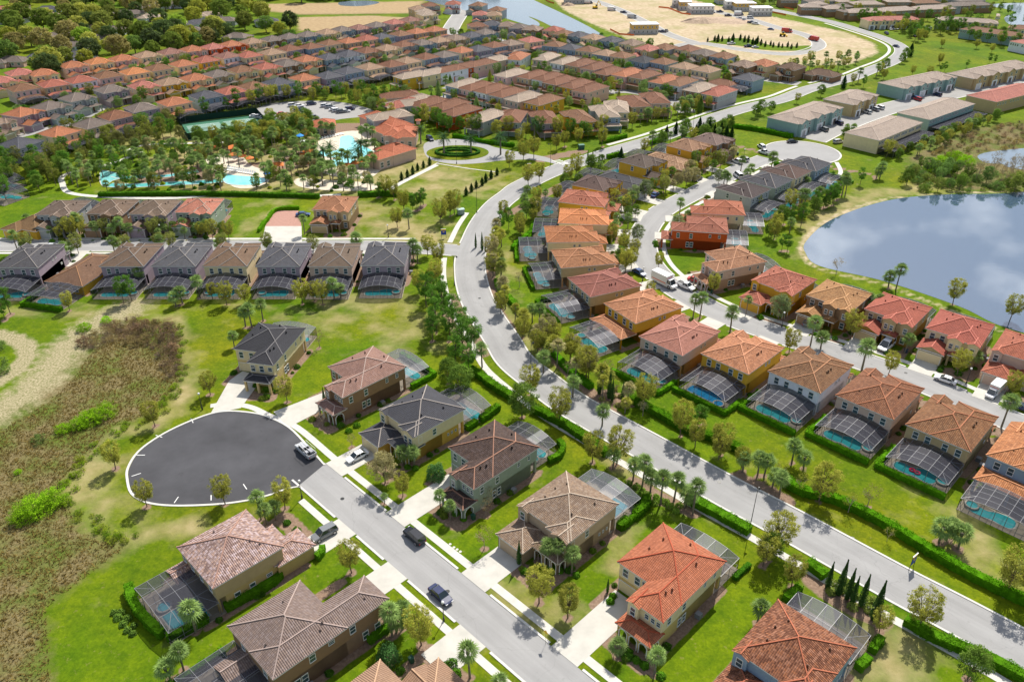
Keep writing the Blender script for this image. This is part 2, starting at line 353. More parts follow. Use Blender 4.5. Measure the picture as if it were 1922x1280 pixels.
WALLBEDS = []
BEDS = []     # (centre, radius) mulch rings under trees, filled in by the tree lists below
def ground_mesh():
    for l_, hw_ in WALLBEDS:
        lo_, hi_ = min(p[1] for p in l_) - 4, max(p[1] for p in l_) + 4; j = np.searchsorted(Y, [lo_, hi_]); put(za[j[0]:j[1]], 2, ribbonmask(P2[j[0]:j[1]], np.array(l_), hw_, .5))
    for (x, y), r in BEDS:
        if y > 330: continue
        j = np.searchsorted(Y, [y - 3 * r, y + 3 * r]); sub = P2[j[0]:j[1]]
        m = np.clip(.5 + (r - np.hypot(sub[..., 0] - x, sub[..., 1] - y)) / 1.0, 0, 1)
        za[j[0]:j[1], :, 2] = np.maximum(za[j[0]:j[1], :, 2], m)
    me = bpy.data.meshes.new('ground'); me.vertices.add(NX * NY)
    co = np.concatenate([P2, np.zeros((NY, NX, 1))], -1).reshape(-1); me.vertices.foreach_set('co', co)
    i = np.arange(NY * NX).reshape(NY, NX); q = np.stack([i[:-1, :-1], i[:-1, 1:], i[1:, 1:], i[1:, :-1]], -1).reshape(-1)
    n = len(q) // 4; me.loops.add(len(q)); me.loops.foreach_set('vertex_index', q); me.polygons.add(n)
    me.polygons.foreach_set('loop_start', np.arange(0, len(q), 4)); me.update(calc_edges=True)
    for nm, ar in (('zone_a', za), ('zone_b', zb)):
        a = me.color_attributes.new(nm, 'FLOAT_COLOR', 'POINT'); a.data.foreach_set('color', np.concatenate([ar, np.ones((NY, NX, 1))], -1).reshape(-1))
    me.materials.append(M['ground']); struct(ob('ground', me))
    b = MB(); b.face([(-6000, -2000, -.4), (6000, -2000, -.4), (6000, 7000, -.4), (-6000, 7000, -.4)]); struct(b.build('land_beyond', M['ground']))
# ------------------------------------------------------------------ paving
ROADS = []   # (line, halfwidth)
def offset(line, d):
    line = np.asarray(line, float); t = np.gradient(line, axis=0); t /= np.hypot(t[:, 0], t[:, 1])[:, None] + 1e-9
    return line + np.stack([-t[:, 1], t[:, 0]], -1) * d
def ribbon(mb, a, b, z, thick=0.0, m=0, skip=None):
    cl_ = np.r_[0, np.cumsum(np.hypot(*np.diff(np.asarray(a), axis=0).T))]
    for i in range(len(a) - 1):
        if skip is not None and (skip[i] or skip[i + 1]): continue
        mb.face([(*a[i], z), (*b[i], z), (*b[i + 1], z), (*a[i + 1], z)], m, [(0, cl_[i]), (1, cl_[i]), (1, cl_[i + 1]), (0, cl_[i + 1])])
        if thick:
            mb.face([(*a[i], z), (*a[i + 1], z), (*a[i + 1], z - thick), (*a[i], z - thick)], m)
            mb.face([(*b[i], z), (*b[i], z - thick), (*b[i + 1], z - thick), (*b[i + 1], z)], m)
def road(name, line, width, mat='road', z=.012, register=True):
    line = np.asarray(line); b = MB(); h = width / 2; ribbon(b, offset(line, -h), offset(line, h), z)
    struct(b.build(name, M[mat]))
    if register: ROADS.append((line, h))
    return line
DRIVES = []  # driveway polygons
def flat(name, poly, mat, z, thick=.0):
    b = MB(); b.face([(*p, z) for p in poly])
    if thick:
        n = len(poly)
        for i in range(n): p, q = poly[i], poly[(i + 1) % n]; b.face([(*p, z - thick), (*q, z - thick), (*q, z), (*p, z)])
    # keep the sheet facing up
    a = sum(poly[i][0] * poly[(i + 1) % len(poly)][1] - poly[(i + 1) % len(poly)][0] * poly[i][1] for i in range(len(poly)))
    if a < 0: b.f[0] = b.f[0][::-1]
    return struct(b.build(name, M[mat]))
DZ = [0]
def drive(poly, mat='concrete', name='driveway'):
    DRIVES.append(np.array(poly)); DZ[0] += 1; flat(name, poly, mat, .055 + .0015 * (DZ[0] % 9), .05)
def uvq(u0, u1, v0, v1): return [UV(u0, v0), UV(u1, v0), UV(u1, v1), UV(u0, v1)]
def edgeline(name, line, halfw, me_id=None, gut=.42, closed=False):
    """raised kerb on both sides, left out where another road or a driveway crosses"""
    L0 = np.asarray(line); seg = np.r_[0, np.cumsum(np.hypot(*np.diff(L0, axis=0).T))]; tt = np.linspace(0, seg[-1], int(seg[-1] / 1.3) + 2)
    line = np.stack([np.interp(tt, seg, L0[:, 0]), np.interp(tt, seg, L0[:, 1])], -1)
    for s in (-1, 1):
        a = offset(line, s * (halfw + .02)); c = offset(line, s * (halfw + gut)); mid = (a + c) / 2
        skip = np.zeros(len(line), bool)
        for k, (l, h) in enumerate(ROADS):
            if k != me_id: skip |= pdist(mid, l) < h + .3
        for dpoly in DRIVES: skip |= inside(mid, dpoly)
        b = MB(); ribbon(b, a, c, .10, .1, 0, skip) if s > 0 else ribbon(b, c, a, .10, .1, 0, skip)
        if b.f: struct(b.build(name, M['kerb']))
def walk(line, width=1.5, z=.05, name='sidewalk'):
    line = np.asarray(line); skip = np.zeros(len(line), bool)
    for l, h in ROADS: skip |= pdist(line, l) < h + .2
    b = MB(); ribbon(b, offset(line, -width / 2), offset(line, width / 2), z, .05, 0, skip)
    if b.f: struct(b.build(name, M['walk']))
def mid(L, Rr, n=10):
    """centre line between two traced kerbs"""
    L, Rr = np.array(PX(L)), np.array(PX(Rr))
    def rs(p, k):
        d = np.r_[0, np.cumsum(np.hypot(*np.diff(p, axis=0).T))]; t = np.linspace(0, d[-1], k)
        return np.stack([np.interp(t, d, p[:, 0]), np.interp(t, d, p[:, 1])], -1)
    return (rs(L, n) + rs(Rr, n)) / 2
boul_pts = PX([(2150, 1360)]) + [tuple(p) for p in mid([(1922, 1262), (1770, 1176), (1655, 1114), (1483, 1018), (1382, 963.6), (1306, 923), (1243, 885.7), (1139, 824.6), (1006, 747.5), (934.5, 684), (906, 633), (873, 580), (856.5, 523), (853, 486), (873, 440), (906, 390), (956, 346)],
               [(1990, 1222), (1849, 1145), (1680, 1060), (1548, 985), (1421, 920), (1399.5, 909.6), (1298.5, 854), (1203, 803), (1123, 763.5), (1059, 715.6), (998, 670.5), (973, 633), (926.4, 569.7), (909.7, 526), (908, 483), (929.7, 413), (962, 378), (1010, 349)], 24)]
boul_pts += PX([(1053, 316), (1150, 285), (1235, 260), (1300, 236), (1357, 216), (1413, 200), (1467, 187), (1514, 169), (1547, 160), (1597, 147), (1640, 130), (1674, 116), (1693, 100), (1687, 86), (1657, 72), (1614, 58), (1564, 43), (1514, 32), (1454, 20), (1380, 6), (1300, -12)])
boul = smooth(boul_pts, 6)
road('main_boulevard', boul, 8.4)
street = smooth([UV(u, 56.0) for u in (-111, -104, -95, -80, -60, -40, -20, 5)], 4); road('residential_street', street, 7.0, z=.016)
leftst = smooth([(x, 222.5) for x in (-230, -160, -120, -80, -55)] + [(-33, 221.5), (-16, 219)], 5); road('cross_street', leftst, 7.4, z=.018)
inner = smooth(PX([(2250, 930), (1922, 800), (1740, 722), (1600, 672), (1457, 627), (1355, 590), (1290, 556), (1243, 523), (1215, 490), (1206, 456), (1214, 427), (1239, 399), (1279, 376), (1330, 350), (1385, 320), (1440, 297)]), 6); road('inner_street', inner, 8.0, z=.02)
def circle(c, r, n=48): return [(c[0] + r * math.cos(2 * math.pi * i / n), c[1] + r * math.sin(2 * math.pi * i / n)) for i in range(n)]
# the fresh asphalt turning circle and its bulb
bulb = [tuple(p) for p in smooth(PX([(607, 873), (575, 838), (540, 803), (500, 783), (470, 776), (430, 773), (395, 778), (345, 797), (300, 820), (262, 848), (243, 878), (242, 900), (250, 925), (277, 941), (325, 947), (400, 945), (455, 939), (500, 929), (535, 917), (560, 912)]), 4)]
bulb = [p for p in bulb]
struct(flat('fresh_asphalt_turning_circle', bulb, 'fresh', .024))
bc = (-56, 122)
kb = MB(); bl = np.array(bulb); cen = bl.mean(0)
k_in = bl + (bl - cen) / np.hypot(*(bl - cen).T)[:, None] * .05; k_out = bl + (bl - cen) / np.hypot(*(bl - cen).T)[:, None] * .5
for x in (1,): ribbon(kb, k_in, k_out, .10, .1)
struct(kb.build('turning_circle_kerb', M['kerb']))
cds = G(1505, 286); road_c2 = [(cds[0] + 1.0 * a, cds[1] + b) for a, b in circle((0, 0), 14.5)]
struct(flat('far_turning_circle', road_c2, 'road', .026)); ROADS.append((np.array([cds, (cds[0] + .1, cds[1])]), 14.5))
kb = MB(); cc = np.array(road_c2 + road_c2[:1]); k2 = np.array(cds) + (cc - np.array(cds)) * 1.045
skip = np.array([pdist(np.array(p), inner) < 4.5 for p in cc]); ribbon(kb, cc, k2, .1, .1, 0, skip); struct(kb.build('turning_circle_kerb', M['kerb']))
# resort entrance loop
rc = G(858, 287.5); loop = [G(x, y) for x, y in ((795, 280), (800, 268), (830, 262), (870, 262), (905, 268), (930, 277), (985, 288), (1030, 297), (1050, 312), (1030, 305), (990, 300), (940, 302), (915, 305), (880, 308), (840, 307), (805, 298))]
loop = [tuple(p) for p in smooth(loop, 5, True)]
struct(flat('entrance_drive', loop, 'road', .022)); ENT = np.array(loop)
def ell(pxc, rx, ry, n=40): return [tuple(p) for p in (np.array([[rx * math.cos(2 * math.pi * i / n), ry * math.sin(2 * math.pi * i / n)] for i in range(n)]) + np.array(G(*pxc)))]
flat('roundabout_lawn', ell((859, 287), 12.5, 9.5), 'ground', .12, .1)
# car park of the resort
park = [tuple(p) for p in smooth(PX([(478, 207), (520, 193), (600, 190), (650, 194), (700, 207), (690, 218), (640, 224), (600, 232), (560, 228), (505, 233), (498, 222)]), 4, True)]
struct(flat('resort_car_park', park, 'road_far', .02))
# roads of the building site, the townhouse court and the far streets
site = smooth(PX([(1255, 92), (1310, 82), (1400, 95), (1470, 102), (1510, 98), (1536, 88), (1530, 75), (1500, 63), (1450, 50), (1400, 35), (1330, 20), (1290, 10)]), 5)
site0 = smooth(PX([(1110, 0), (1160, 18), (1210, 42), (1255, 65), (1300, 80), (1320, 84)]), 5)
road('site_road', site, 8, 'road_far', .02); road('site_track_road', site0, 8, 'road_far', .024)
court = smooth(PX([(1520, 262), (1570, 238), (1640, 212), (1700, 196), (1780, 178), (1860, 160), (1960, 138)]), 5); road('townhouse_court', court, 13, 'road_far', .02)
town_link = smooth(PX([(1500, 158), (1440, 150), (1400, 146), (1380, 143)]), 4); road('side_street', town_link, 7.5, 'road_far', .028)
topst = smooth(PX([(868, 20), (862, 30), (852, 45), (845, 58), (845, 66)]), 4); road('far_street', topst, 11, 'road_far', .022)
topc = G(865, 24); flat('far_street_end', circle(topc, 14), 'road_far', .03)
for i, l in enumerate(([(-20, 235), (60, 220), (100, 200), (150, 180), (215, 150), (300, 118), (400, 90)], [(-30, 270), (55, 250), (130, 232), (185, 205), (250, 190), (340, 165), (450, 138), (560, 120), (640, 100), (760, 82), (820, 70), (900, 66), (950, 78), (1050, 68), (1150, 86), (1260, 105), (1360, 122), (1420, 146)],
                       [(760, 218), (810, 195), (860, 178), (930, 168), (1000, 190)], [(1020, 165), (1100, 176), (1180, 172), (1260, 190), (1290, 212)], [(840, 168), (900, 145), (960, 125)], [(1280, 30), (1500, 62), (1640, 90)][:0])):
    if l: road('back_street', smooth(PX(l), 5), 8, 'road_far', .03 + .004 * i, False)
# parking marks on the turning circle
for a, b in (((1075, 556), (1093, 588)), ((878, 651), (925, 666)), ((768, 763), (832, 763)), ((742, 882), (810, 860)), ((982, 1032), (1013, 987)), ((1190, 1018), (1190, 978)), ((1391, 955), (1366, 918))):
    p, q = np.array(G(a[0] / 3.003, 600 + a[1] / 3.003)), np.array(G(b[0] / 3.003, 600 + b[1] / 3.003)); d = (q - p) / np.hypot(*(q - p)); q = q - d * .5; nn = np.array([-d[1], d[0]]) * .08
    flat('parking_mark', [tuple(p - nn), tuple(q - nn), tuple(q + nn), tuple(p + nn)], 'line', .032)
# water
struct(flat('lake', [tuple(p) for p in smooth(PX([(2300, 700), (1922, 625), (1800, 575), (1660, 528), (1540, 500), (1512, 475), (1514, 452), (1562, 412), (1660, 378), (1760, 366), (1870, 364), (1990, 360), (2300, 380)]), 6)], 'lake', .03))
struct(flat('upper_lake', [tuple(p) for p in smooth(PX([(760, -8), (880, 22), (930, 30), (1000, 50), (1012, 44), (992, 32), (1010, 38), (1060, 60), (1130, 72), (1118, 58), (1060, 28), (1000, 0), (960, -20)]), 4)], 'farlake', .05))
struct(flat('far_pond', [tuple(p) for p in smooth(PX([(640, 4), (690, 2), (712, 6), (680, 12), (640, 11)]), 4, True)], 'farlake', .05))
struct(flat('far_pond', [tuple(p) for p in smooth(PX([(1845, 10), (1950, 8), (1950, 45), (1900, 48), (1885, 34), (1905, 24), (1880, 16)]), 4, True)], 'farlake', .05))
struct(flat('marsh_pool', [tuple(p) for p in smooth(PX([(1835, 293), (1870, 284), (1960, 280), (1960, 318), (1900, 316), (1880, 308), (1850, 306)]), 4, True)], 'farlake', .05))
# driveways (u, v grid of the near street) and sidewalks
for u0, u1, v1 in ((-51.2, -46.1, 74.6), (-71.3, -65.6, 67.9), (-91.4, -86.2, 74.6), (-110.6, -105.2, 67.9)): drive(uvq(u0, u1, 59.5, v1))
drive([UV(-31, 59.5), UV(-25.5, 59.5), UV(-25.5, 66), UV(-31, 66)])
drive([UV(-132.8, 61.2), UV(-125.8, 60.6), UV(-126.2, 74.6), UV(-131.2, 74.6)])
drive([G(395, 777), G(452, 766), G(496, 706), G(455, 697), G(430, 715)])
for u0, u1, v0 in ((-96.1, -90.8, 45.2), (-81.8, -76.6, 37.8), (-63.8, -58, 44.8)): drive(uvq(u0, u1, v0, 52.5))
FW = [UV(u, 61.5) for u in (-125, -120, -110, -95, -80, -60, -40, -20, 5)]
walk(smooth([G(395, 762), G(430, 758), G(470, 764), G(505, 780)] + [UV(-124.5, 61.8)] + FW[2:], 5), 1.4)
walk(smooth([UV(u, 50.4) for u in (-105, -96, -80, -60, -40, -20, 5)], 4), 1.3)
bw = smooth([tuple(p) for p in offset(np.array(boul_pts[:22]), 7.6)], 6)
walk(bw, 1.6); 
bw2 = np.array([p for p in offset(boul, 7.4) if 205 < p[1] < 320 and p[0] < 12]); 
bw3 = np.array([p for p in offset(boul, 7.4) if p[1] > 322]); walk(bw3[:90], 1.8)
walk(offset(inner, -6.3)[6:], 1.4)
walk([(x, 217.3) for x in np.linspace(-200, -30, 40)], 1.2); walk([(x, 227.8) for x in np.linspace(-200, -30, 40)], 1.2)
for a in ([(117, 344), (115, 335), (130, 325), (180, 315), (230, 300), (265, 285)], [(117, 344), (130, 362), (200, 370), (330, 372), (450, 362), (560, 368), (640, 366)], [(730, 357), (760, 340), (820, 310)], [(240, 283), (280, 272), (420, 268)]):
    walk(smooth(PX(a), 5), 2.0, name='garden_path')
walk(smooth(PX([(762, 338), (818, 308), (822, 307)]), 3), .6, .06, 'field_edging'); walk(smooth(PX([(818, 307), (880, 317), (930, 323)]), 3), .6, .07, 'field_edging')
walk(smooth(PX([(1560, 335), (1578, 325), (1570, 305), (1562, 296)]), 4), 1.6, name='garden_path')
drive(PX([(492, 455), (567, 455), (566, 425), (498, 425)])); drive(PX([(498, 425), (566, 425), (560, 396), (514, 396)]), 'paver')
for i, x in enumerate((77, 167, 255, 343)): drive([(G(x - 9, 447)[0], 218.8 + 7.5), (G(x + 9, 447)[0], 218.8 + 7.5), (G(x + 9, 447)[0], 233), (G(x - 9, 447)[0], 233)])
for x in (60, 165, 325, 415, 500, 600, 690): drive([(G(x, 460)[0] - 2.6, 219), (G(x, 460)[0] + 2.6, 219), (G(x, 460)[0] + 2.6, 208), (G(x, 460)[0] - 2.6, 208)])
drive(PX([(60, 405), (30, 425), (60, 432), (90, 412)]))
# front drives of the townhouses
for a in ([(1508, 245), (1530, 256), (1700, 205), (1690, 190)],): flat('paver_forecourt', PX(a), 'paver', .012)
# ------------------------------------------------------------------ houses
OV = .35; EZ = 6.0; LZ = 2.95; SL = .40
def hip(b, r, z, sl=SL, caps=None, m=0, cap=.13, gable=None):
    """hip roof over eave rectangle r, drawn into b; ridge and hip caps into caps"""
    x0, y0, x1, y1 = r; W, D = x1 - x0, y1 - y0; h = min(W, D) / 2; k = math.hypot(1, sl); Z = z + h * sl
    if W <= D: a = ((x0 + x1) / 2, y0 + h, Z); c = ((x0 + x1) / 2, y1 - h, Z)
    else: a = (x0 + h, (y0 + y1) / 2, Z); c = (x1 - h, (y0 + y1) / 2, Z)
    p = [(x0, y0, z), (x1, y0, z), (x1, y1, z), (x0, y1, z)]
    s = h * k
    if W <= D:
        b.face([p[0], p[1], a], m, [(x0, 0), (x1, 0), ((x0 + x1) / 2, s)]); b.face([p[2], p[3], c], m, [(x1, 0), (x0, 0), ((x0 + x1) / 2, s)])
        b.face([p[1], p[2], c, a], m, [(y0, 0), (y1, 0), (y1 - h, s), (y0 + h, s)]); b.face([p[3], p[0], a, c], m, [(y1, 0), (y0, 0), (y0 + h, s), (y1 - h, s)])
        hips = [(p[0], a), (p[1], a), (p[2], c), (p[3], c)]
    else:
        b.face([p[0], p[1], c, a], m, [(x0, 0), (x1, 0), (x1 - h, s), (x0 + h, s)]); b.face([p[2], p[3], a, c], m, [(x1, 0), (x0, 0), (x0 + h, s), (x1 - h, s)])
        b.face([p[3], p[0], a], m, [(y1, 0), (y0, 0), ((y0 + y1) / 2, s)]); b.face([p[1], p[2], c], m, [(y0, 0), (y1, 0), ((y0 + y1) / 2, s)])
        hips = [(p[0], a), (p[3], a), (p[1], c), (p[2], c)]
    if caps is not None:
        for q, t in hips: caps.bar(q, t, cap)
        if abs(W - D) > .1: caps.bar(a, c, cap)
def gable(b, wl, r, z, axis, sl=.42, caps=None, m=0):
    """gable roof, ridge along axis ('x' or 'y'); gable end walls into wl"""
    x0, y0, x1, y1 = r; k = math.hypot(1, sl)
    if axis == 'y':
        h = (x1 - x0) / 2; mx = (x0 + x1) / 2; Z = z + h * sl; s = h * k
        b.face([(x1, y0, z), (x1, y1, z), (mx, y1, Z), (mx, y0, Z)], m, [(y0, 0), (y1, 0), (y1, s), (y0, s)])
        b.face([(x0, y1, z), (x0, y0, z), (mx, y0, Z), (mx, y1, Z)], m, [(y1, 0), (y0, 0), (y0, s), (y1, s)])
        if wl: wl.face([(x0 + .2, y0 + .25, z), (x1 - .2, y0 + .25, z), (mx, y0 + .25, Z - .1)]); wl.face([(x1 - .2, y1 - .25, z), (x0 + .2, y1 - .25, z), (mx, y1 - .25, Z - .1)])
        if caps is not None: caps.bar((mx, y0, Z), (mx, y1, Z), .13)
    else:
        h = (y1 - y0) / 2; my = (y0 + y1) / 2; Z = z + h * sl; s = h * k
        b.face([(x0, y0, z), (x1, y0, z), (x1, my, Z), (x0, my, Z)], m, [(x0, 0), (x1, 0), (x1, s), (x0, s)])
        b.face([(x1, y1, z), (x0, y1, z), (x0, my, Z), (x1, my, Z)], m, [(x1, 0), (x0, 0), (x0, s), (x1, s)])
        if wl: wl.face([(x1 - .25, y0 + .2, z), (x1 - .25, y1 - .2, z), (x1 - .25, my, Z - .1)]); wl.face([(x0 + .25, y1 - .2, z), (x0 + .25, y0 + .2, z), (x0 + .25, my, Z - .1)])
        if caps is not None: caps.bar((x0, my, Z), (x1, my, Z), .13)
# window, 1 m wide and 1 m high, facing -y, scaled per opening
def win_mesh(pane_too):
    b = MB(); t = .09
    b.box(-.5 - t, -.5, -.07, 0, -.5 - t, .5 + t); b.box(.5, .5 + t, -.07, 0, -.5 - t, .5 + t)
    b.box(-.5, .5, -.07, 0, .5, .5 + t); b.box(-.5, .5, -.09, 0, -.5 - t, -.5); b.box(-.5, .5, -.05, -.012, -.03, .03)
    if pane_too: b.face([(-.5, -.01, -.5), (.5, -.01, -.5), (.5, -.01, .5), (-.5, -.01, .5)], 1)
    return b.mesh('window', [M['white'], M['glass']])
WIN_FAR = win_mesh(True); WIN = win_mesh(False)
pb = MB(); pb.face([(-.5, -.01, -.5), (.5, -.01, -.5), (.5, -.01, .5), (-.5, -.01, .5)]); PANE = pb.mesh('pane', [M['glass']])
gb = MB(); gb.box(-.5, .5, -.04, 0, 0, 1)
for i in range(1, 4): gb.box(-.49, .49, -.055, -.041, i / 4 - .012, i / 4 + .012)
gb.box(-.53, -.5, -.10, 0, 0, 1.04, 1); gb.box(.5, .53, -.10, 0, 0, 1.04, 1); gb.box(-.53, .53, -.10, 0, 1.0, 1.04, 1)
GAR = gb.mesh('garage_door', [M['door'], M['white']])
db = MB(); db.box(-.5, .5, -.05, 0, 0, 1); db.box(-.6, -.5, -.08, 0, 0, 1.05, 1); db.box(.5, .6, -.08, 0, 0, 1.05, 1); db.box(-.5, .5, -.08, 0, 1, 1.05, 1); DOOR = db.mesh('front_door', [M['door'], M['white']])
vb = MB(); vb.box(-.14, .14, -.1, .1, -.2, .35); vb.bar((0, 0, .35), (0, 0, .5), .07); VENT = vb.mesh('roof_vent', [M['door']])
FACE = {'F': 0, 'R': 90, 'B': 180, 'L': 270}    # facing -y, +x, +y, -x
def win(par, x, y, z, f, wd=.95, ht=1.5, near=True):
    o = ob('window', WIN if near else WIN_FAR, par, (x, y, z), R_(FACE[f]), (wd, 1, ht))
    if near: ob('pane', PANE, o)
    return o
def mir(r, W=12.15): return (W - r[2], r[1], W - r[0], r[3])
def arcade(wb, tb, p, q, n, z=2.75, dep=.3):
    """a wall with n arched openings from p to q; white arch trim into tb"""
    p = np.array(p, float); q = np.array(q, float); L = np.hypot(*(q - p)); d = (q - p) / L; nn = np.array([d[1], -d[0]])
    pw = .38; ow = (L - pw * (n + 1)) / n; r = ow / 2; zs = z - .35 - r
    def P(s, zz, o=0): a = p + d * s + nn * o; return (a[0], a[1], zz)
    for i in range(n + 1):
        s = i * (ow + pw)
        for o in (0, -dep): wb.face([P(s, 0, o), P(s + pw, 0, o), P(s + pw, z, o), P(s, z, o)])
        for e in (s, s + pw): wb.face([P(e, 0, 0), P(e, 0, -dep), P(e, z, -dep), P(e, z, 0)])
    for i in range(n):
        s = pw + i * (ow + pw); c = s + r; prev = None
        for k in range(9):
            t = math.pi * k / 8; x = c - r * math.cos(t); zz = zs + r * math.sin(t)
            if prev:
                for o in (0, -dep): wb.face([P(prev[0], prev[1], o), P(x, zz, o), P(x, z, o), P(prev[0], z, o)])
                wb.face([P(prev[0], prev[1], 0), P(x, zz, 0), P(x, zz, -dep), P(prev[0], prev[1], -dep)])
                tb.bar(P(prev[0], prev[1], .03), P(x, zz, .03), .09)
            prev = (x, zz)
        tb.bar(P(s, 0, .03), P(s, zs, .03), .09); tb.bar(P(s + ow, 0, .03), P(s + ow, zs, .03), .09)
def house_parts(t, spec, near=True, walls=None, roofc=None, ridgec=None, garc=None):
    """build the parts of one house under the Empty t from a spec of eave rectangles"""
    rb, cb, fb, gw, uw, lr, lc, tb = MB(), MB(), MB(), MB(), MB(), MB(), MB(), MB()
    mi = spec.get('mir'); W = spec.get('W', 12.15)
    fx = (lambda r: mir(r, W)) if mi else (lambda r: r)
    one = spec.get('one'); ez = LZ if one else EZ
    for i, r in enumerate(spec['up']):
        r = fx(r); e = .02 * i; r = (r[0] + e, r[1] + e, r[2] - e, r[3] - e)
        hip(rb, r, ez - .004 * i, spec.get('sl', SL), cb)
        fb.box(r[0] + .03, r[2] - .03, r[1] + .03, r[3] - .03, ez - .2 - .003 * i, ez - .03 - .004 * i)
        wr = (r[0] + OV, r[1] + OV, r[2] - OV, r[3] - OV)
        if not one: uw.box(wr[0], wr[2], wr[1], wr[3], 2.98, ez - .19)
        gr = fx(spec['gnd'][i]) if 'gnd' in spec else r
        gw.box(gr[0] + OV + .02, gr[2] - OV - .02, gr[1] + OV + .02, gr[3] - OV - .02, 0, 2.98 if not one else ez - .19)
    for kind, r, *a in spec.get('gab', []):        # gabled bumps on the upper roof: ('y', rect)
        r = fx(r); gable(rb, uw, r, EZ + .02, kind, .42, cb); uw.box(r[0] + .3, r[2] - .3, r[1] + .25, r[3] - .3, 2.98, EZ)
    for j, (kind, r, *a) in enumerate(spec.get('lo', [])):
        r = fx(r); e = .02 * j; r = (r[0] + e, r[1] + e, r[2] - e, r[3] - e); z = LZ - .004 * j
        if kind == 'hip': hip(lr, r, z, .36, lc)
        elif kind in ('x', 'y'): gable(lr, gw, r, z, kind, .42, lc)
        if not a or 'open' not in a: gw.box(r[0] + OV, r[2] - OV, r[1] + OV, r[3] - OV + .3, 0, z - .15)
        fb.box(r[0] + .03, r[2] - .03, r[1] + .03, r[3] - .03, z - .18, z - .03)
    for p, q, n in spec.get('arc', []):
        if mi: p, q = (W - q[0], q[1]), (W - p[0], p[1])
        arcade(gw, tb, p, q, n)
    for x, y in spec.get('post', []):
        if mi: x = W - x
        gw.box(x - .22, x + .22, y - .22, y + .22, 0, 2.8)
    wc, lwc = walls if walls else ((1, 1, 1, 1), (1, 1, 1, 1))
    def add(nm, b, mt, col):
        if not b.f: return
        o = b.build(nm, mt, t); o.color = col or (1, 1, 1, 1); return o
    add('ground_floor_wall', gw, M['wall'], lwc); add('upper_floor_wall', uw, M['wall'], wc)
    ro = add('roof', rb, M['roof'], roofc); (add('ridge_cap', cb, M['ridge'], ridgec) if not near else None)
    if near and cb.f: o = cb.build('ridge_cap', M['ridge'], ro); o.color = ridgec or (1, 1, 1, 1)
    lo = add('lower_roof', lr, M['roof'], roofc)
    if lc.f:
        o = lc.build('ridge_cap', M['ridge'], lo if near else t); o.color = ridgec or (1, 1, 1, 1)
    add('fascia', fb, M['white'], None)
    if tb.f: add('arch_trim', tb, M['white'], None)
    FL = {'F': 'F', 'B': 'B', 'L': 'R' if mi else 'L', 'R': 'L' if mi else 'R'}
    for x, y, z, f, *d in spec.get('win', []):
        win(t, W - x if mi else x, y, z, FL[f], *(d if d else (.95, 1.5)), near=near)
    for x, y, f, wd in spec.get('gar', []):
        o = ob('garage_door', GAR, t, (W - x if mi else x, y, .02), R_(FACE[FL[f]]), (wd, 1, 2.25)); o.color = garc or (.6, .55, .45, 1)
    for x, y, f in spec.get('door', []):
        o = ob('front_door', DOOR, t, (W - x if mi else x, y, .02), R_(FACE[FL[f]]), (1, 1, 2.1)); o.color = (.15, .07, .03, 1)
    for x, y, z in spec.get('vent', []):
        o = ob('roof_vent', VENT, ro if near else t, (W - x if mi else x, y, z)); o.color = (roofc[0] * .5, roofc[1] * .5, roofc[2] * .5, 1) if roofc else (.3, .3, .3, 1)
    return t
# plan types: eave rectangles in metres, front at low y, x along the front
sideR = [(11.8 + .003, y, z, 'R', w_, h_) for y, z, w_, h_ in ((2.2, 4.35, .8, 1.35), (6.0, 4.35, .8, 1.35), (11.5, 4.7, .6, .9), (14.2, 4.7, .6, .9), (5.2, 1.55, .8, 1.45), (6.4, 1.55, .8, 1.45))]
sideL = [(.347, y, 4.35, 'L', .8, 1.3) for y in (7.5, 12.0)]
rearw = [(x, 16.8 - .347, 4.4, 'B', .95, 1.45) for x in (1.8, 4.4, 7.4, 10.4)]
vents = [(9.6, 4, EZ + 1.1), (9.9, 5.2, EZ + 1.0), (9.6, 12, EZ + 1.1), (2.5, 9.5, EZ + 1.0), (3.0, 12.5, EZ + 1.3), (6.5, 15.0, EZ + .8)]
T1 = dict(up=[(0, 4.6, 12.15, 16.8), (5.75, 0, 12.15, 16.8)], gnd=[(0, 4.6, 12.15, 15.2), (5.75, 0, 12.15, 15.2)], gab=[('y', (5.72, -.55, 8.2, 3.2))],
          lo=[('hip', (5.65, -2.7, 12.15, .9), 'open')], arc=[((6.0, -2.4), (11.85, -2.4), 3), ((11.85, -2.4), (11.85, .35), 1), ((6.0, .35), (6.0, -2.4), 1)],
          post=[(11.55, 16.2), (.6, 16.2), (6.1, 16.2)],
          win=[(1.6, 4.947, 4.4, 'F'), (3.9, 4.947, 4.4, 'F'), (5.2, 4.947, 4.4, 'F', .7, 1.4), (7.0, -.30, 4.5, 'F', .8, 1.5), (9.1, .347, 4.6, 'F', .6, .9), (10.2, .347, 4.6, 'F', .6, .9), (11.2, .347, 4.6, 'F', .6, .9), (8, .36, 1.5, 'F')] + sideR + sideL + rearw,
          gar=[(2.9, 4.967, 'F', 4.6)], door=[(10.4, .367, 'F')], vent=vents)
T1b = dict(T1); T1b['gab'] = []; T1b['win'] = [(1.6, 4.947, 4.4, 'F'), (4.1, 4.947, 4.4, 'F'), (6.9, .347, 4.5, 'F'), (9.0, .347, 4.5, 'F'), (11.0, .347, 4.6, 'F', .9, .9)] + sideR + sideL + rearw
T1b['arc'] = []; T1b['post'] = T1['post'] + [(6.1, -2.3), (9, -2.3), (11.8, -2.3)]
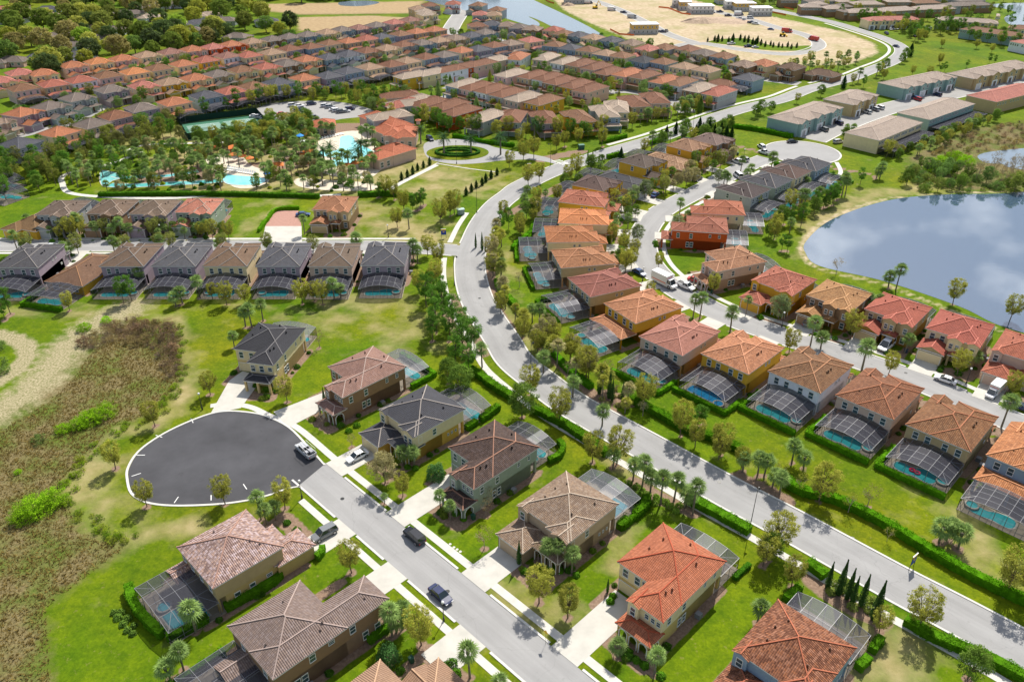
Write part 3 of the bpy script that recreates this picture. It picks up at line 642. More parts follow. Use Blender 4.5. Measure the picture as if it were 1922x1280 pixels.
T2 = dict(up=[(0, 5.4, 12.15, 17.8), (7.0, 4.7, 12.15, 12)], gnd=[(0, 5.4, 12.15, 16.4), (7.0, 4.7, 12.15, 12)],
          lo=[('hip', (0, 0, 6.5, 7.0)), ('hip', (5.6, 2.3, 12.15, 7.2), 'open')], gab=[('y', (-.02, 4.95, 2.7, 8)), ('y', (8.6, 4.2, 12.17, 8))], arc=[((6.3, 2.7), (8.6, 2.7), 1), ((8.6, 2.7), (11.8, 2.7), 2), ((11.8, 2.7), (11.8, 4.9), 1)], post=[(11.55, 17.2), (.6, 17.2)],
          win=[(1.35, 5.19, 4.5, 'F', .9, 1.5), (9.6, 4.44, 4.4, 'F', .85, 1.4), (11.0, 4.44, 4.4, 'F', .85, 1.4)] + [(11.803, y, z, 'R', a, c) for y, z, a, c in ((6.2, 4.4, .8, 1.3), (9.8, 4.4, .8, 1.3), (13.2, 1.9, .4, .5), (14.2, 1.9, .4, .5), (15.2, 1.9, .4, .5))] + [(.347, 9, 4.4, 'L', .8, 1.3)] + [(x, 17.453, 4.4, 'B', .95, 1.45) for x in (2, 5, 8, 10.6)],
          gar=[(3.25, .372, 'F', 4.9)], door=[(7.4, 4.9, 'F')], vent=[(9, 9, EZ + 1.3), (9.8, 14, EZ + .9), (3, 9, EZ + 1.2), (2.6, 12, EZ + 1.0), (3.5, 14, EZ + 1.3)])
T3 = dict(up=[(0, 2.9, 12.15, 16.1), (0, .6, 7.6, 16.1)], gnd=[(0, 2.9, 12.15, 14.6), (0, .6, 7.6, 14.6)], gab=[('y', (8.2, 1.6, 12.17, 6))], post=[(11.55, 15.5), (.6, 15.5)],
          lo=[('hip', (5.4, -2.6, 12.15, 3.8)), ('hip', (0, -.9, 4.6, 1.6), 'open')], arc=[((.35, -.6), (4.3, -.6), 2)],
          win=[(x, 15.753, 4.4, 'B', .95, 1.5) for x in (2.0, 4.4, 7.6, 9.9)] + [(.347, y, 4.7, 'L', .6, .7) for y in (6.5, 8.0)] + [(.347, 4.5, 1.9, 'L', .7, .5), (11.803, 9, 4.5, 'R', .7, 1)] + [(x, .947, 4.4, 'F') for x in (2, 5.4)],
          gar=[(8.8, -2.228, 'F', 4.9)], vent=[(4.5, 9.5, EZ + 1.5), (5.6, 9.5, EZ + 1.9), (2.2, 8.6, EZ + .9), (2.2, 9.2, EZ + .9), (2.2, 7.4, EZ + .9), (8.7, 13, EZ + 1.0), (9.6, 5.6, EZ + 1.0)])
T4 = dict(up=[(0, 3.0, 12.15, 15.2), (5.0, 1.8, 12.15, 12)], gab=[('y', (5.2, .9, 8.8, 5)), ('y', (9.4, 1.2, 12.17, 5))], lo=[('y', (0, -1.8, 6.2, 4)), ('y', (6.4, -.6, 9.6, 3.2), 'open')], post=[(6.8, -.2), (9.2, -.2)],
          win=[(1.8, 3.347, 4.4, 'F'), (4.0, 3.347, 4.4, 'F'), (6.4, 1.14, 4.4, 'F', .7, 1.2), (7.7, 1.14, 4.4, 'F', .7, 1.2), (10.8, 1.44, 4.4, 'F', .8, 1.3), (11.803, 6, 4.4, 'R'), (11.803, 11, 4.4, 'R'), (.347, 9, 4.4, 'L'), (10.6, 2.147, 1.5, 'F')] + [(x, 14.853, 4.4, 'B') for x in (2, 5, 8, 10.6)],
          gar=[(3.1, -1.44, 'F', 4.9)], door=[(8, 2.2, 'F')], vent=[(9.5, 9, EZ + 1.0), (9.8, 10.5, EZ + .9), (3, 8, EZ + 1.2), (3.5, 11, EZ + 1.4)])
T5 = dict(one=1, up=[(0, 2, 12.15, 21), (0, 0, 6.6, 12)], win=[(x, 20.653, 1.7, 'B', 1.6, 1.6) for x in (3, 9)] + [(11.803, y, 1.8, 'R', .7, 1) for y in (5, 9, 14)], gar=[(3.3, .34, 'F', 4.9)], door=[(8.5, 2.34, 'F')], vent=[(4, 12, LZ + 1.5), (4.6, 13, LZ + 1.7), (9, 15, LZ + 1.0)])
# colours: roof (alpha = how mottled its tiles are), wall
def rc(s, k=.82, mot=.35):
    c = hx(s, k)
    if c[0] > c[1] * 2.0: c = (c[0], c[1] * 1.10, c[2] * .80, 1)
    l = .35 * c[0] + .5 * c[1] + .15 * c[2]; q = .14; return (c[0] * (1 - q) + l * q, c[1] * (1 - q) + l * q, c[2] * (1 - q) + l * q, mot)
RO = dict(o=rc('c8714a'), O=rc('dd8142'), r=rc('bf6253'), p=rc('cc716c'), v=rc('a56a66'), b=rc('9a6347'), B=rc('75503f'), t=rc('bb9470', .8, .3), T=rc('a58871', .8, .3), k=rc('8b7a6e', .8, .25), g=rc('62626b', .75, .2), G=rc('4a4b51', .7, .2), m=rc('8f7065', .85, .3), l=rc('c3ab92', .82, .2), R=rc('cb6642', .92), x=rc('94583f'))
WA = dict(c='e2d0a6', y='d8a93a', p='cdb3a3', w='dfe2ea', b='8fa3b5', m='a2949f', t='bda985', g='a9adae', O='c65a2a', P='dab6b0', e='b9a37c', n='94785c', s='9aa694', u='bca78c')
def wcol(k, d=1.0): return hx(WA[k], .95 * d)
RN = dict(o='terracotta orange', O='bright orange', r='brick red', p='pinkish red', v='muted purple-red', b='chestnut brown', B='dark brown', t='tan', T='sandy brown', k='taupe', g='slate grey', G='charcoal', m='mottled brown', l='pale beige', R='deep red', x='russet brown')
WN = dict(c='cream', y='mustard yellow', p='pink-beige', w='white', b='blue-grey', m='mauve-grey', t='tan', g='pale grey', O='burnt orange', P='pale pink', e='olive-tan', n='brown', s='sage green', u='greige')
def ridge_of(roof, k=1.25): return (min(roof[0] * k + .03, 1), min(roof[1] * k + .03, 1), min(roof[2] * k + .03, 1), 1)
HOUSES = []   # (centre, radius) to keep trees out
def place(o, ang, anchor, at):
    """put thing o with local point anchor on world point at, local x axis at angle ang (degrees)"""
    a = R_(ang); c, s = math.cos(a), math.sin(a)
    o.location = (at[0] - (c * anchor[0] - s * anchor[1]), at[1] - (s * anchor[0] + c * anchor[1]), 0); o.rotation_euler = (0, 0, a)
    cx, cy = 6.07, 9; HOUSES.append(((o.location[0] + c * cx - s * cy, o.location[1] + s * cx + c * cy), 9.5))
    return o
def near_house(spec, ang, anchor, at, roof, wall, label, wall2=None, group=None, mirror=False, roofcol=None, ridge=None, scale=None):
    t = thing('detached_house', label, 'house', group=group)
    sp = dict(spec); sp['mir'] = mirror; r = roofcol or RO[roof]; wc = wcol(wall)
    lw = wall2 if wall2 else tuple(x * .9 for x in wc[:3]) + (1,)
    house_parts(t, sp, True, (wc, lw), r, ridge or ridge_of(r), tuple(x * 1.05 for x in wc[:3]) + (1,))
    return place(t, ang, anchor, at)
# --- pool enclosures and pools
def cage_mesh(w, d, arch, nx, ny, hz=2.6, wing=True):
    fr, rs, ss = MB(), MB(), MB()
    def H(t): return hz + arch * math.sin(math.pi * t) ** .8 if arch > 0 else hz
    xs = [w * i / nx for i in range(nx + 1)]; zs = [H(i / nx) for i in range(nx + 1)]; ys = [d * j / ny for j in range(ny + 1)]
    r = .045
    for i in range(nx):
        for j in range(ny): rs.face([(xs[i], ys[j], zs[i]), (xs[i + 1], ys[j], zs[i + 1]), (xs[i + 1], ys[j + 1], zs[i + 1]), (xs[i], ys[j + 1], zs[i])])
        for y in ys: fr.bar((xs[i], y, zs[i]), (xs[i + 1], y, zs[i + 1]), r)
        ss.face([(xs[i], d, .05), (xs[i + 1], d, .05), (xs[i + 1], d, zs[i + 1]), (xs[i], d, zs[i])])
        fr.bar((xs[i], d, .9), (xs[i + 1], d, .9), .03)
    for i in range(nx + 1):
        fr.bar((xs[i], 0, zs[i]), (xs[i], d, zs[i]), r); fr.bar((xs[i], d, .0), (xs[i], d, zs[i]), .05)
    fr.bar((xs[0], ys[0], zs[0]), (xs[1], ys[1], zs[1]), .04); fr.bar((xs[-1], ys[-1], zs[-1]), (xs[-2], ys[-2], zs[-2]), .04)
    fr.bar((xs[0], ys[-1], zs[0]), (xs[1], ys[-2], zs[1]), .04); fr.bar((xs[-1], ys[0], zs[-1]), (xs[-2], ys[1], zs[-2]), .04)
    for x, z in ((0, zs[0]), (w, zs[-1])):
        ss.face([(x, 0, .05), (x, d, .05), (x, d, z), (x, 0, z)])
        for y in ys: fr.bar((x, y, 0), (x, y, z), .05)
        fr.bar((x, 0, .9), (x, d, .9), .03)
    return fr, rs, ss
def cage(ang, anchor, at, w=11.4, d=8.2, arch=1.2, nx=6, ny=4, label='', style='dark', group=None, hz=2.6, off=(0, 0)):
    t = thing('pool_enclosure', label, 'pool enclosure', group=group); fr, rs, ss = cage_mesh(w, d, arch, nx, ny, hz)
    fr.build('frame', M['alu'] if style != 'bronze' else M['bronze'], t)
    rs.build('roof_screen', M['screen'] if style != 'light' else M['screen_light'], t); ss.build('side_screen', M['screen_dark'], t)
    a = R_(ang); c, s = math.cos(a), math.sin(a)
    t.location = (at[0] - (c * anchor[0] - s * anchor[1]), at[1] - (s * anchor[0] + c * anchor[1]), 0); t.rotation_euler = (0, 0, a); return t
def pool_shape(kind, x0, y0, L, Wd):
    if kind == 'kidney':
        return [(x0 + L * x, y0 + Wd * y) for x, y in smooth([(0, .55), (.06, .12), (.25, .0), (.48, .16), (.62, .34), (.8, .30), (.97, .40), (1, .7), (.9, .97), (.65, 1), (.45, .9), (.2, .98), (.06, .9)], 4, True)]
    if kind == 'roman':
        return [(x0 + L * x, y0 + Wd * y) for x, y in smooth([(0, .1), (.03, 0), (.45, 0), (.52, .3), (.9, .32), (1, .45), (1, .85), (.93, 1), (.1, 1), (0, .92)], 3, True)]
    return [(x0, y0), (x0 + L, y0), (x0 + L, y0 + Wd), (x0, y0 + Wd)]
def pool(parent_t, w, d, label, color=(.045, .34, .36, 1), kind='kidney', spa=(1.6, .55), deckmat='deck', group=None, box=None):
    """pool and deck in the same local frame as the enclosure parent_t"""
    t = thing('swimming_pool', label, 'swimming pool', group=group); t.location = parent_t.location; t.rotation_euler = parent_t.rotation_euler
    b = MB(); b.box(-.1, w + .1, -1.6, d + .1, -.02, .06); b.build('deck', M[deckmat], t)
    bx = box or (w * .22, d * .36, w * .68, d * .48)
    pts = pool_shape(kind, *bx); b = MB(); b.face([(x, y, .085) for x, y in pts]); o = b.build('water', M['pool'], t); o.color = color
    c = MB(); A = np.array(pts + pts[:1]); cen = A.mean(0)
    dd = (A - cen); Bq = A + dd / np.hypot(*dd.T)[:, None] * .3
    for i in range(len(A) - 1): c.face([(*A[i], .12), (*Bq[i], .12), (*Bq[i + 1], .12), (*A[i + 1], .12)]); c.face([(*A[i], .06), (*A[i], .12), (*A[i + 1], .12), (*A[i + 1], .06)]); c.face([(*Bq[i], .12), (*Bq[i], .05), (*Bq[i + 1], .05), (*Bq[i + 1], .12)])
    c.build('coping', M['concrete'], t)
    if spa:
        sx, sy = spa[0], d * spa[1]; ring = MB()
        ci = circle((sx, sy), .95, 20); co = circle((sx, sy), 1.25, 20)
        for i in range(20):
            j = (i + 1) % 20; ring.face([(*ci[i], .42), (*co[i], .42), (*co[j], .42), (*ci[j], .42)]); ring.face([(*co[i], .05), (*co[j], .05), (*co[j], .42), (*co[i], .42)]); ring.face([(*ci[j], .05), (*ci[i], .05), (*ci[i], .42), (*ci[j], .42)])
        s_ = ring.build('spa', M['concrete'], t); b = MB(); b.face([(x, y, .34) for x, y in ci]); o = b.build('spa_water', M['pool'], s_); o.color = (color[0] * 1.5, color[1] * 1.1, color[2] * 1.1, 1)
    return t
def at_local(h, x, y):
    a = h.rotation_euler[2]; c, s = math.cos(a), math.sin(a); return (h.location[0] + c * x - s * y, h.location[1] + s * x + c * y)
def short(d): return d if len(d.split()) < 12 else ' '.join(d.split()[:12])
def backyard(h, D, desc, w=11.4, d=8.2, x=.4, arch=1.2, nx=6, ny=4, style='dark', kind='kidney', color=(.05, .42, .46, 1), spa=(1.6, .55), gy=0.0, box=None, pl=True, z=2.6, mirrorx=False):
    p = at_local(h, x, D - .35); ang = math.degrees(h.rotation_euler[2])
    c = cage(ang, (0, 0), p, w, d, arch, nx, ny, 'screened pool enclosure behind ' + short(desc), style, 'screened pool enclosures', z)
    if pl: pool(c, w, d, 'swimming pool behind ' + short(desc), color, kind, spa, group='private swimming pools', box=box)
    m = at_local(h, x + w / 2, D + d / 2); HOUSES.append((m, max(w, d) * .62)); return c
BL = (.03, .30, .60, 1); TQ = (.06, .46, .50, 1); LT = (.16, .58, .66, 1); DT = (.03, .20, .23, 1)
# north-east side of the near street
def NE(spec, u0, vf, *a, **k): return near_house(spec, -45, (0, 0), UV(u0, vf), *a, **k)
g = 'houses round the near street and its turning circle'
h = near_house(T1b, -12, (12.15, 0), G(420 + 595 / 6.4, 570 + 745 / 6.4, 6), 'G', 'c', 'cream two-storey house with charcoal roof standing alone above the dark turning circle', group=g, ridge=(.16, .15, .15, 1), wall2=hx('d9be88', .9), roofcol=rc('44444a', .7, .1))
backyard(h, 16.8, 'the lone cream house with charcoal roof', w=11, d=6.5, arch=1.0, nx=5, ny=3, style='light', pl=True, kind='kidney')
h = NE(T1, -131.3, 70.0, 'm', 'n', 'brown house with mottled pink-brown tile roof and white porch arches by the turning circle', group=g, roofcol=rc('a67c6b', .85, .3), ridge=hx('b9a195', .85), wall2=hx('8a6f5b', .95))
backyard(h, 16.8, 'the brown house with white porch arches', w=11, d=7, arch=1.0, nx=5, ny=3, style='light')
h = NE(T2, -110.7, 67.6, 'G', 'c', 'yellow-tan house with dark grey tile roof between the turning circle and grey-green house', group=g, roofcol=rc('55555c', .75, .15), ridge=hx('a79d95', .8), wall2=hx('d0a650', .9)); h.color = (1, 1, 1, 1)
backyard(h, 17.8, 'the yellow-tan house with dark grey roof', w=11, d=8, nx=5, ny=3, style='dark', kind='kidney')
h = NE(T1, -91.8, 70.2, 'B', 's', 'grey-green house with dark brown mottled roof and orange ridge lines', group=g, roofcol=rc('5f4a41', .78, .65), ridge=hx('a87c66', .8), wall2=hx('a3ad98', .85))
backyard(h, 16.8, 'the grey-green house', w=10.5, d=6.5, nx=5, ny=3, style='dark', spa=(8.6, .3))
h = NE(T2, -71.6, 67.6, 'T', 'u', 'greige house with sandy brown flat tile roof and low garage wing', group=g, roofcol=rc('a3886f', .82, .5), ridge=hx('c3b09c', .8), wall2=hx('9c8870', .9))
backyard(h, 17.8, 'the greige house with sandy brown roof', w=11.4, d=7.3, nx=4, ny=3, style='light', kind='rect', spa=None, box=(6.2, 1.0, 3.4, 5.4), color=(.08, .34, .44, 1))
h = NE(T1, -51.5, 70.2, 'o', 'c', 'cream house with bright terracotta barrel tile roof and arched yellow porch', group=g, roofcol=rc('c4694a', .86, .35), ridge=hx('b3573a', .85), wall2=hx('d7bb78', .78))
backyard(h, 16.8, 'the cream house with terracotta roof', w=11.4, d=5.6, arch=.8, nx=5, ny=2, style='dark', pl=True, kind='rect', spa=None, box=(2, 3.6, 6, 1.6))
h = NE(T2, -29.9, 68.1, 'x', 'b', 'pale blue-grey house with multicoloured brown clay tile roof at the bottom edge', group=g, roofcol=rc('9a5b44', .85, 1.0), ridge=hx('b56a4c', .85))
backyard(h, 17.8, 'the house with multicoloured clay roof', w=11.6, d=7, arch=.9, nx=5, ny=2, style='dark', kind='kidney', spa=(10, .4), box=(1.4, 1.6, 7.2, 2.2))
# south-west side
SW8 = dict(T2); SW8 = dict(up=[(0, 5.2, 12.15, 17.5)], gnd=[(0, 5.2, 12.15, 16.2)], lo=[('hip', (-.4, 0, 5.2, 7)), ('hip', (.2, 2.6, 9, 7.5)), ('y', (7.6, 16.4, 11.9, 20.2), 'open')], post=[(.7, 17)],
           win=[(.347, y, z, 'L', a, c) for y, z, a, c in ((8.4, 1.9, .9, .6), (11.4, 1.5, .9, 1.5), (14.0, 1.5, .9, 1.5))] + [(x, 17.153, 4.4, 'B', .9, 1.4) for x in (2, 5, 8, 10.6)], gar=[(2.4, .37, 'F', 4.6)], vent=[(2.4, 8, EZ + .8), (3.6, 9, EZ + 1.3), (9.9, 12, EZ + .9)])
h = near_house(SW8, 135, (0, 0), UV(-91.2, 44.8), 'x', 'e', 'olive-tan house with speckled pink clay roof and pool beside the meadow', group=g, roofcol=rc('b0938a', .95, .9), ridge=hx('b08a7a', .85), wall2=hx('bfa672', .9))
backyard(h, 17.5, 'the olive-tan house beside the meadow', w=12, d=8, x=0, arch=.9, nx=4, ny=4, style='dark', kind='rect', spa=(7.6, .72), box=(1.2, 1.4, 5.0, 5.4), color=(.05, .45, .55, 1), z=2.7)
SW9 = dict(up=[(0, 7.5, 12.5, 19.6), (0, 0, 6.35, 19.6)], gnd=[(0, 7.5, 12.5, 19.6), (0, 1.8, 6.35, 19.6)], lo=[('y', (5.0, 18.8, 10.4, 23.6), 'open')], post=[(.6, .8), (5.8, .8)],
           win=[(.347, y, z, 'L', a, c) for y, z, a, c in ((6.6, 4.5, .9, 1.3), (10.2, 4.9, .9, .6), (13.4, 4.5, .9, 1.3), (4.6, 1.6, .9, 1.5), (2.4, 1.6, .9, 1.5), (15.0, 1.6, .9, 1.5), (16.2, 1.6, .9, 1.5))] + [(x, 19.253, 4.4, 'B') for x in (3, 9)] + [(3.2, .34, 4.4, 'F')],
           gar=[(9, 7.87, 'F', 4.6)], vent=[(2.0, 3, EZ + .6), (2.5, 10, EZ + .9), (1.8, 10.8, EZ + .6), (9.6, 12, EZ + 1), (5, 17.6, EZ + .7)])
h = near_house(SW9, 135, (0, 0), UV(-70.9, 45.1), 'm', 'n', 'long brown house with grey-brown barrel tile roof at the bottom left', group=g, roofcol=rc('8f7a70', .9, .35), ridge=hx('ad9990', .85), wall2=hx('8d7562', .92))
backyard(h, 19.6, 'the long brown house at the bottom left', w=12.5, d=9, x=0, arch=.8, nx=5, ny=4, style='dark', kind='rect', spa=None, box=(3, 4, 5, 4), z=2.6)
h = near_house(dict(SW8, up=[(0, 7.3, 12.15, 19)], gnd=[(0, 7.3, 12.15, 19)], lo=[('hip', (.1, 0, 8.6, 9)), ('x', (3.0, 2.0, 9.2, 6.6))], win=[], gar=[(3.2, .37, 'F', 4.6)]), 135, (0, 0), UV(-51.2, 45.0), 't', 't', 'house with smooth tan roof cut by the bottom edge, left of fan palm', group=g, roofcol=rc('b48c6c', .82, .12), ridge=hx('c39f80', .85))
# row R between boulevard and inner street: rears towards the boulevard
gR = 'houses between the boulevard and the inner street'
def R(bottom, ang, roof, wall, label, spec=T3, z=6, **k):
    hh = near_house(spec, ang, (0, 16.1 if spec is T3 or spec is T3L else 15.2), bottom, roof, wall, label, group=gR, **k); return hh
T3L = dict(T3); T3L['lo'] = T3['lo'] + [('hip', (0, 15.3, 12.15, 20.4), 'open')]; T3L['post'] = [(.5, 20), (11.6, 20), (6, 20)]
specs = [
 (UV(-21.9, 142.6), 135, 'x', 'e', 'tan-olive house with russet roof, pink rings in its pool', T3, dict(wall2=hx('b5894a', .75), roofcol=rc('96603f', .85, .6))),
 (UV(-43.1, 142.2), 135, 'x', 'p', 'pink-beige house with russet roof, between the white house and pink-rings house', T3, dict(roofcol=rc('965a40', .85, .55))),
 (UV(-64.9 + .8, 140.6) if 0 else None, 0, '', '', '', T3, {})]
h = R(UV(-21.9, 142.6), 135, 'x', 'e', 'tan-olive house with russet roof, two pink rings in its pool', roofcol=rc('96603f', .85, .6), ridge=hx('b47452', .85)); backyard(h, 16.1, 'the tan-olive house, with two pink rings', arch=1.3, style='dark')
P9 = h
p = G(1678, 788.4, 6); h = R(p, 135, 'x', 'p', 'pink-beige house with russet roof, right of the white house', roofcol=rc('965a40', .85, .6), ridge=hx('b47452', .85)); backyard(h, 16.1, 'the pink-beige house right of the white one', arch=1.3)
p = G(1540.2, 739, 6); h = R(p, 135, 'x', 'w', 'white house with russet brown tile roof facing the boulevard', roofcol=rc('8f5f42', .85, .6), ridge=hx('c08a64', .85), wall2=wcol('w')); backyard(h, 16.1, 'the white house with russet roof', arch=1.3)
h = R(UV(-64.9, 136.6), 135, 'o', 'y', 'mustard house with orange roof and bright blue pool', roofcol=rc('c87c5b', .88, .5)); backyard(h, 16.1, 'the mustard house, bright blue', arch=1.3, color=BL, kind='roman', spa=(2.2, .82))
h = R(UV(-79.2, 132.8), 135, 'p', 'p', 'tan house with dusty pink roof behind four slim cypresses', roofcol=rc('b9716a', .88, .3), wall2=hx('d3a05a', .78)); backyard(h, 16.1, 'the tan house with dusty pink roof', arch=1.3)
h = R(G(1030 + 1045 / 6.4, 560 + 305 / 6.4, 6), 123, 'o', 'y', 'mustard yellow house with terracotta roof over its lanai', T3L, roofcol=rc('c47a58', .88, .45), wall2=hx('c78f1d', .75)); HOUSES.append((at_local(h, 6, 22), 8))
c_ = cage(math.degrees(h.rotation_euler[2]), (0, 0), at_local(h, .4, 20.3), 11.4, 6.4, 1.0, 6, 3, 'screened pool enclosure below the terracotta lanai roof', 'dark', 'screened pool enclosures'); pool(c_, 11.4, 6.4, 'swimming pool below the terracotta lanai roof', TQ, 'kidney', (9.8, .6), group='private swimming pools', box=(1, 2, 7.5, 3.6))
h = R(G(640 + 1405 / 3.003, 280 + 835 / 3.003, 6), 115, 'r', 'e', 'ochre house with muted red barrel tile roof beside a round-edged pool', roofcol=rc('a45a55', .86, .35), wall2=hx('c59a58', .76)); backyard(h, 16.1, 'the ochre house with muted red roof', arch=1.3, color=LT)
h = R(G(640 + 1240 / 3.003, 280 + 672 / 3.003, 6), 101, 'o', 't', 'tan house with orange-brown roof at the boulevard bend', roofcol=rc('b9744f', .86, .45), wall2=hx('c9a077', .78)); backyard(h, 16.1, 'the tan house at the bend', arch=1.2, d=7, nx=5, ny=3, color=LT)
h = R(G(640 + 1160 / 3.003, 280 + 527 / 3.003, 6), 92, 'O', 'c', 'cream house with rusty orange roof opposite the street corner', roofcol=rc('bf6f3f', .88, .4), wall2=hx('dcc07a', .8)); backyard(h, 16.1, 'the cream house opposite the corner', arch=1.0, d=8, nx=5, ny=3, color=LT)
h = R(G(640 + 1222 / 3.003, 280 + 418 / 3.003, 6), 84, 'O', 'c', 'pale yellow house with the brightest orange roof', roofcol=rc('dd7f45', .95, .3), wall2=hx('dcc07a', .8)); backyard(h, 16.1, 'the pale yellow house with brightest roof', arch=1.0, d=8, nx=5, ny=3, x=.4, color=LT)
h = R(G(640 + 1220 / 3.003, 280 + 297 / 3.003, 6), 72, 'r', 'y', 'mustard house with salmon red roof at the top of the bend', roofcol=rc('bd6650', .9, .4), wall2=hx('c99a34', .76)); backyard(h, 16.1, 'the mustard house with salmon roof', arch=1.0, d=8, nx=4, ny=3, color=TQ)
h = R(UV(-7.55, 143.8), 135, 'o', 'b', 'pale blue-grey house with orange roof at the right edge', T3L, roofcol=rc('c87848', .9, .6)); HOUSES.append((at_local(h, 6, 22), 8))
c_ = cage(135, (0, 0), at_local(h, .4, 20.3), 11.4, 6.8, 1.0, 6, 4, 'screened pool enclosure at the right edge', 'dark', 'screened pool enclosures'); pool(c_, 11.4, 6.8, 'swimming pool at the right edge', TQ, 'kidney', (9.8, .6), group='private swimming pools')
# dark-roofed houses further up that row
s7 = 6.407
def UP(px, py, ang, roof, wall, label, spec=T4, cagew=True, anchor=(0, 0), z=6, **k):
    hh = near_house(spec, ang, anchor, G(px, py, z), roof, wall, label, group=gR, **k)
    D = 21 if spec is T5 else 15.2
    if cagew: backyard(hh, D, label.split(',')[0].replace(' house', ' house'), d=7, nx=4, ny=3, arch=1.2)
    return hh
UP(1040 + 690 / s7, 230 + 850 / s7, 58, 'B', 'y', 'yellow house with dark brown roof above the salmon roof', roofcol=rc('6f544a', .8, .3))
UP(1200, 362, 50, 'G', 'g', 'low grey house with charcoal roof left of the yellow gabled house', T5, z=LZ, roofcol=rc('5a585c', .75, .15))
UP(1040 + 1185 / s7, 230 + 575 / s7, 47, 'B', 'y', 'yellow house with olive-brown roof beside the boulevard', roofcol=rc('6d5a4c', .8, .3))
UP(1285, 322, 47, 'p', 'e', 'low house with mottled pink roof beside the yellow house', T5, z=LZ, roofcol=rc('b9876f', .85, .7))
UP(1040 + 1750 / s7, 230 + 375 / s7, 47, 'b', 'y', 'yellow house with peach-brown roof and dark shutters', roofcol=rc('a8745c', .85, .4))
UP(1300 + 372 / s7, 230 + 300 / s7, 47, 'k', 'n', 'brown house with taupe roof at the end of the row', roofcol=rc('8a6e62', .85, .3))
# the lake side of the inner street
gP = 'houses along the lake shore'
def PD(px, py, ang, roof, wall, label, spec=T4, anchor=(0, 3.0), cg=True, **k):
    hh = near_house(spec, ang, anchor, G(px, py, 6), roof, wall, label, group=gP, **k)
    if cg: backyard(hh, {id(T4): 15.2, id(T1): 16.8, id(T1b): 16.8}.get(id(spec), 15.2), label, d=6.5, nx=5, ny=3, arch=.9, style='light' if k.get('ltc') else 'dark')
    return hh
k3 = 2.994
PD(1280 + 390 / k3, 280 + 735 / k3, -45, 'r', 'y', 'golden yellow house with mottled red roof and yellow garage, lake behind', T2, (0, 5.4), roofcol=rc('b8604f', .88, .6), wall2=hx('d39a1f', .78))
PD(1280 + 697 / k3, 280 + 820 / k3, -43, 'o', 'n', 'brown house with ochre-orange tile roof on the lake shore', roofcol=rc('bd8153', .88, .4), wall2=hx('96703f', .7))
PD(1660 + 365 / 6.4, 540 + 455 / 6.4, -43, 'r', 'e', 'tan house with plain red roof and white balcony near the lake', anchor=(12.15, 3.0), roofcol=rc('bb5a4b', .88, .25), wall2=hx('a8823e', .72))
PD(1660 + 495 / 6.4, 540 + 485 / 6.4, -40, 'r', 'c', 'cream house with red roof and wide cream garage door', roofcol=rc('b8564a', .88, .3), wall2=hx('c2b184', .72))
PD(1660 + 1285 / 6.4, 540 + 745 / 6.4, -41, 'r', 'p', 'beige house with orange-red roof where the box truck is parked', T2, (0, 5.4), roofcol=rc('b95e48', .88, .45))
PD(1280 + 125 / k3, 280 + 578 / k3, -67, 'o', 'p', 'pink-beige house with brown-pink roof facing the white box truck', T1, (0, 4.6), roofcol=rc('b5775c', .88, .45), wall2=hx('c4a084', .78), mirror=False)
PD(1280 + 25 / k3, 280 + 375 / k3, -100, 'r', 'O', 'brick red house with red-brown roof at the street bend', T1b, (0, 4.6), roofcol=rc('b0604e', .88, .4), wall2=wcol('O', .62), cg=True)
PD(1280 + 120 / k3, 280 + 285 / k3, -98, 'r', 'c', 'cream house with orange-red roof above the brick red house', T1b, (0, 4.6), roofcol=rc('be6448', .88, .3))
T6 = dict(T4); T6['gab'] = []; T6['up'] = [(0, 3, 12.15, 15.2), (6.5, 1, 12.15, 12)]
for px, py, rf, wl, lb, col in ((945, 805, 'B', 'g', 'pale grey house with dark brown roof, nearest of the dark roofs', '5a4a48'), (1212, 690, 'G', 's', 'sage house with slate grey roof among the dark roofs by the lake', '55555c'),
                        (1440, 585, 'b', 'c', 'cream house with brown roof between two slate roofs', '705348'), (1675, 495, 'G', 'b', 'blue-grey house with slate roof nearest the far turning circle', '54545c')):
    PD(1300 + px / s7, 230 + py / s7, -135, rf, wl, lb, T6, (0, 15.2), roofcol=rc(col, .8, .3), ridge=hx('a59a94', .7))
# cross street, lower row: rears to the camera
gE = 'houses along the cross street'
for x0, x1, yy, rf, wl, lb in ((0, 212, 669, '5e5c60', 'm', 'mauve-grey house with charcoal roof, first in the lower row'), (560, 808, 662, '80664f', 'm', 'mauve-grey house with brown roof, third in the lower row'), (860, 1100, 661, '65656a', 'm', 'lilac-grey house with slate roof, fourth in the lower row'),
                           (1145, 1390, 661, '8a6b4f', 'c', 'cream house with brown roof, fifth in the lower row'), (1445, 1690, 661, '63636a', 'm', 'lilac-grey house with slate roof, sixth in the lower row'),
                           (1740, 1985, 662, '806a55', 'p', 'pink-tan house with brown roof, seventh in the lower row'), (2038, 2282, 656, '606068', 'm', 'lilac-grey house with slate roof at the boulevard end of the lower row')):
    hh = near_house(T3, 180, (0, 16.1), G(x1 / 3.003, 280 + yy / 3.003, 6), 'g', wl, lb, group=gE, roofcol=rc(rf, .8, .25), ridge=hx('9a938e', .75)); backyard(hh, 16.1, lb, arch=1.3, d=8.0, nx=6, ny=3, spa=(9.6, .6) if x0 % 2 else (1.8, .6))
hh = near_house(T5, 166, (0, 21), G(465 / 3.003, 280 + 775 / 3.003, LZ), 'b', 'y', 'low ochre house with long brown roof in the lower row', group=gE, roofcol=rc('8a6447', .82, .3), ridge=hx('b4855e', .8)); backyard(hh, 21, 'the low ochre house', arch=.6, w=11, d=8, x=.6, nx=5, ny=3)
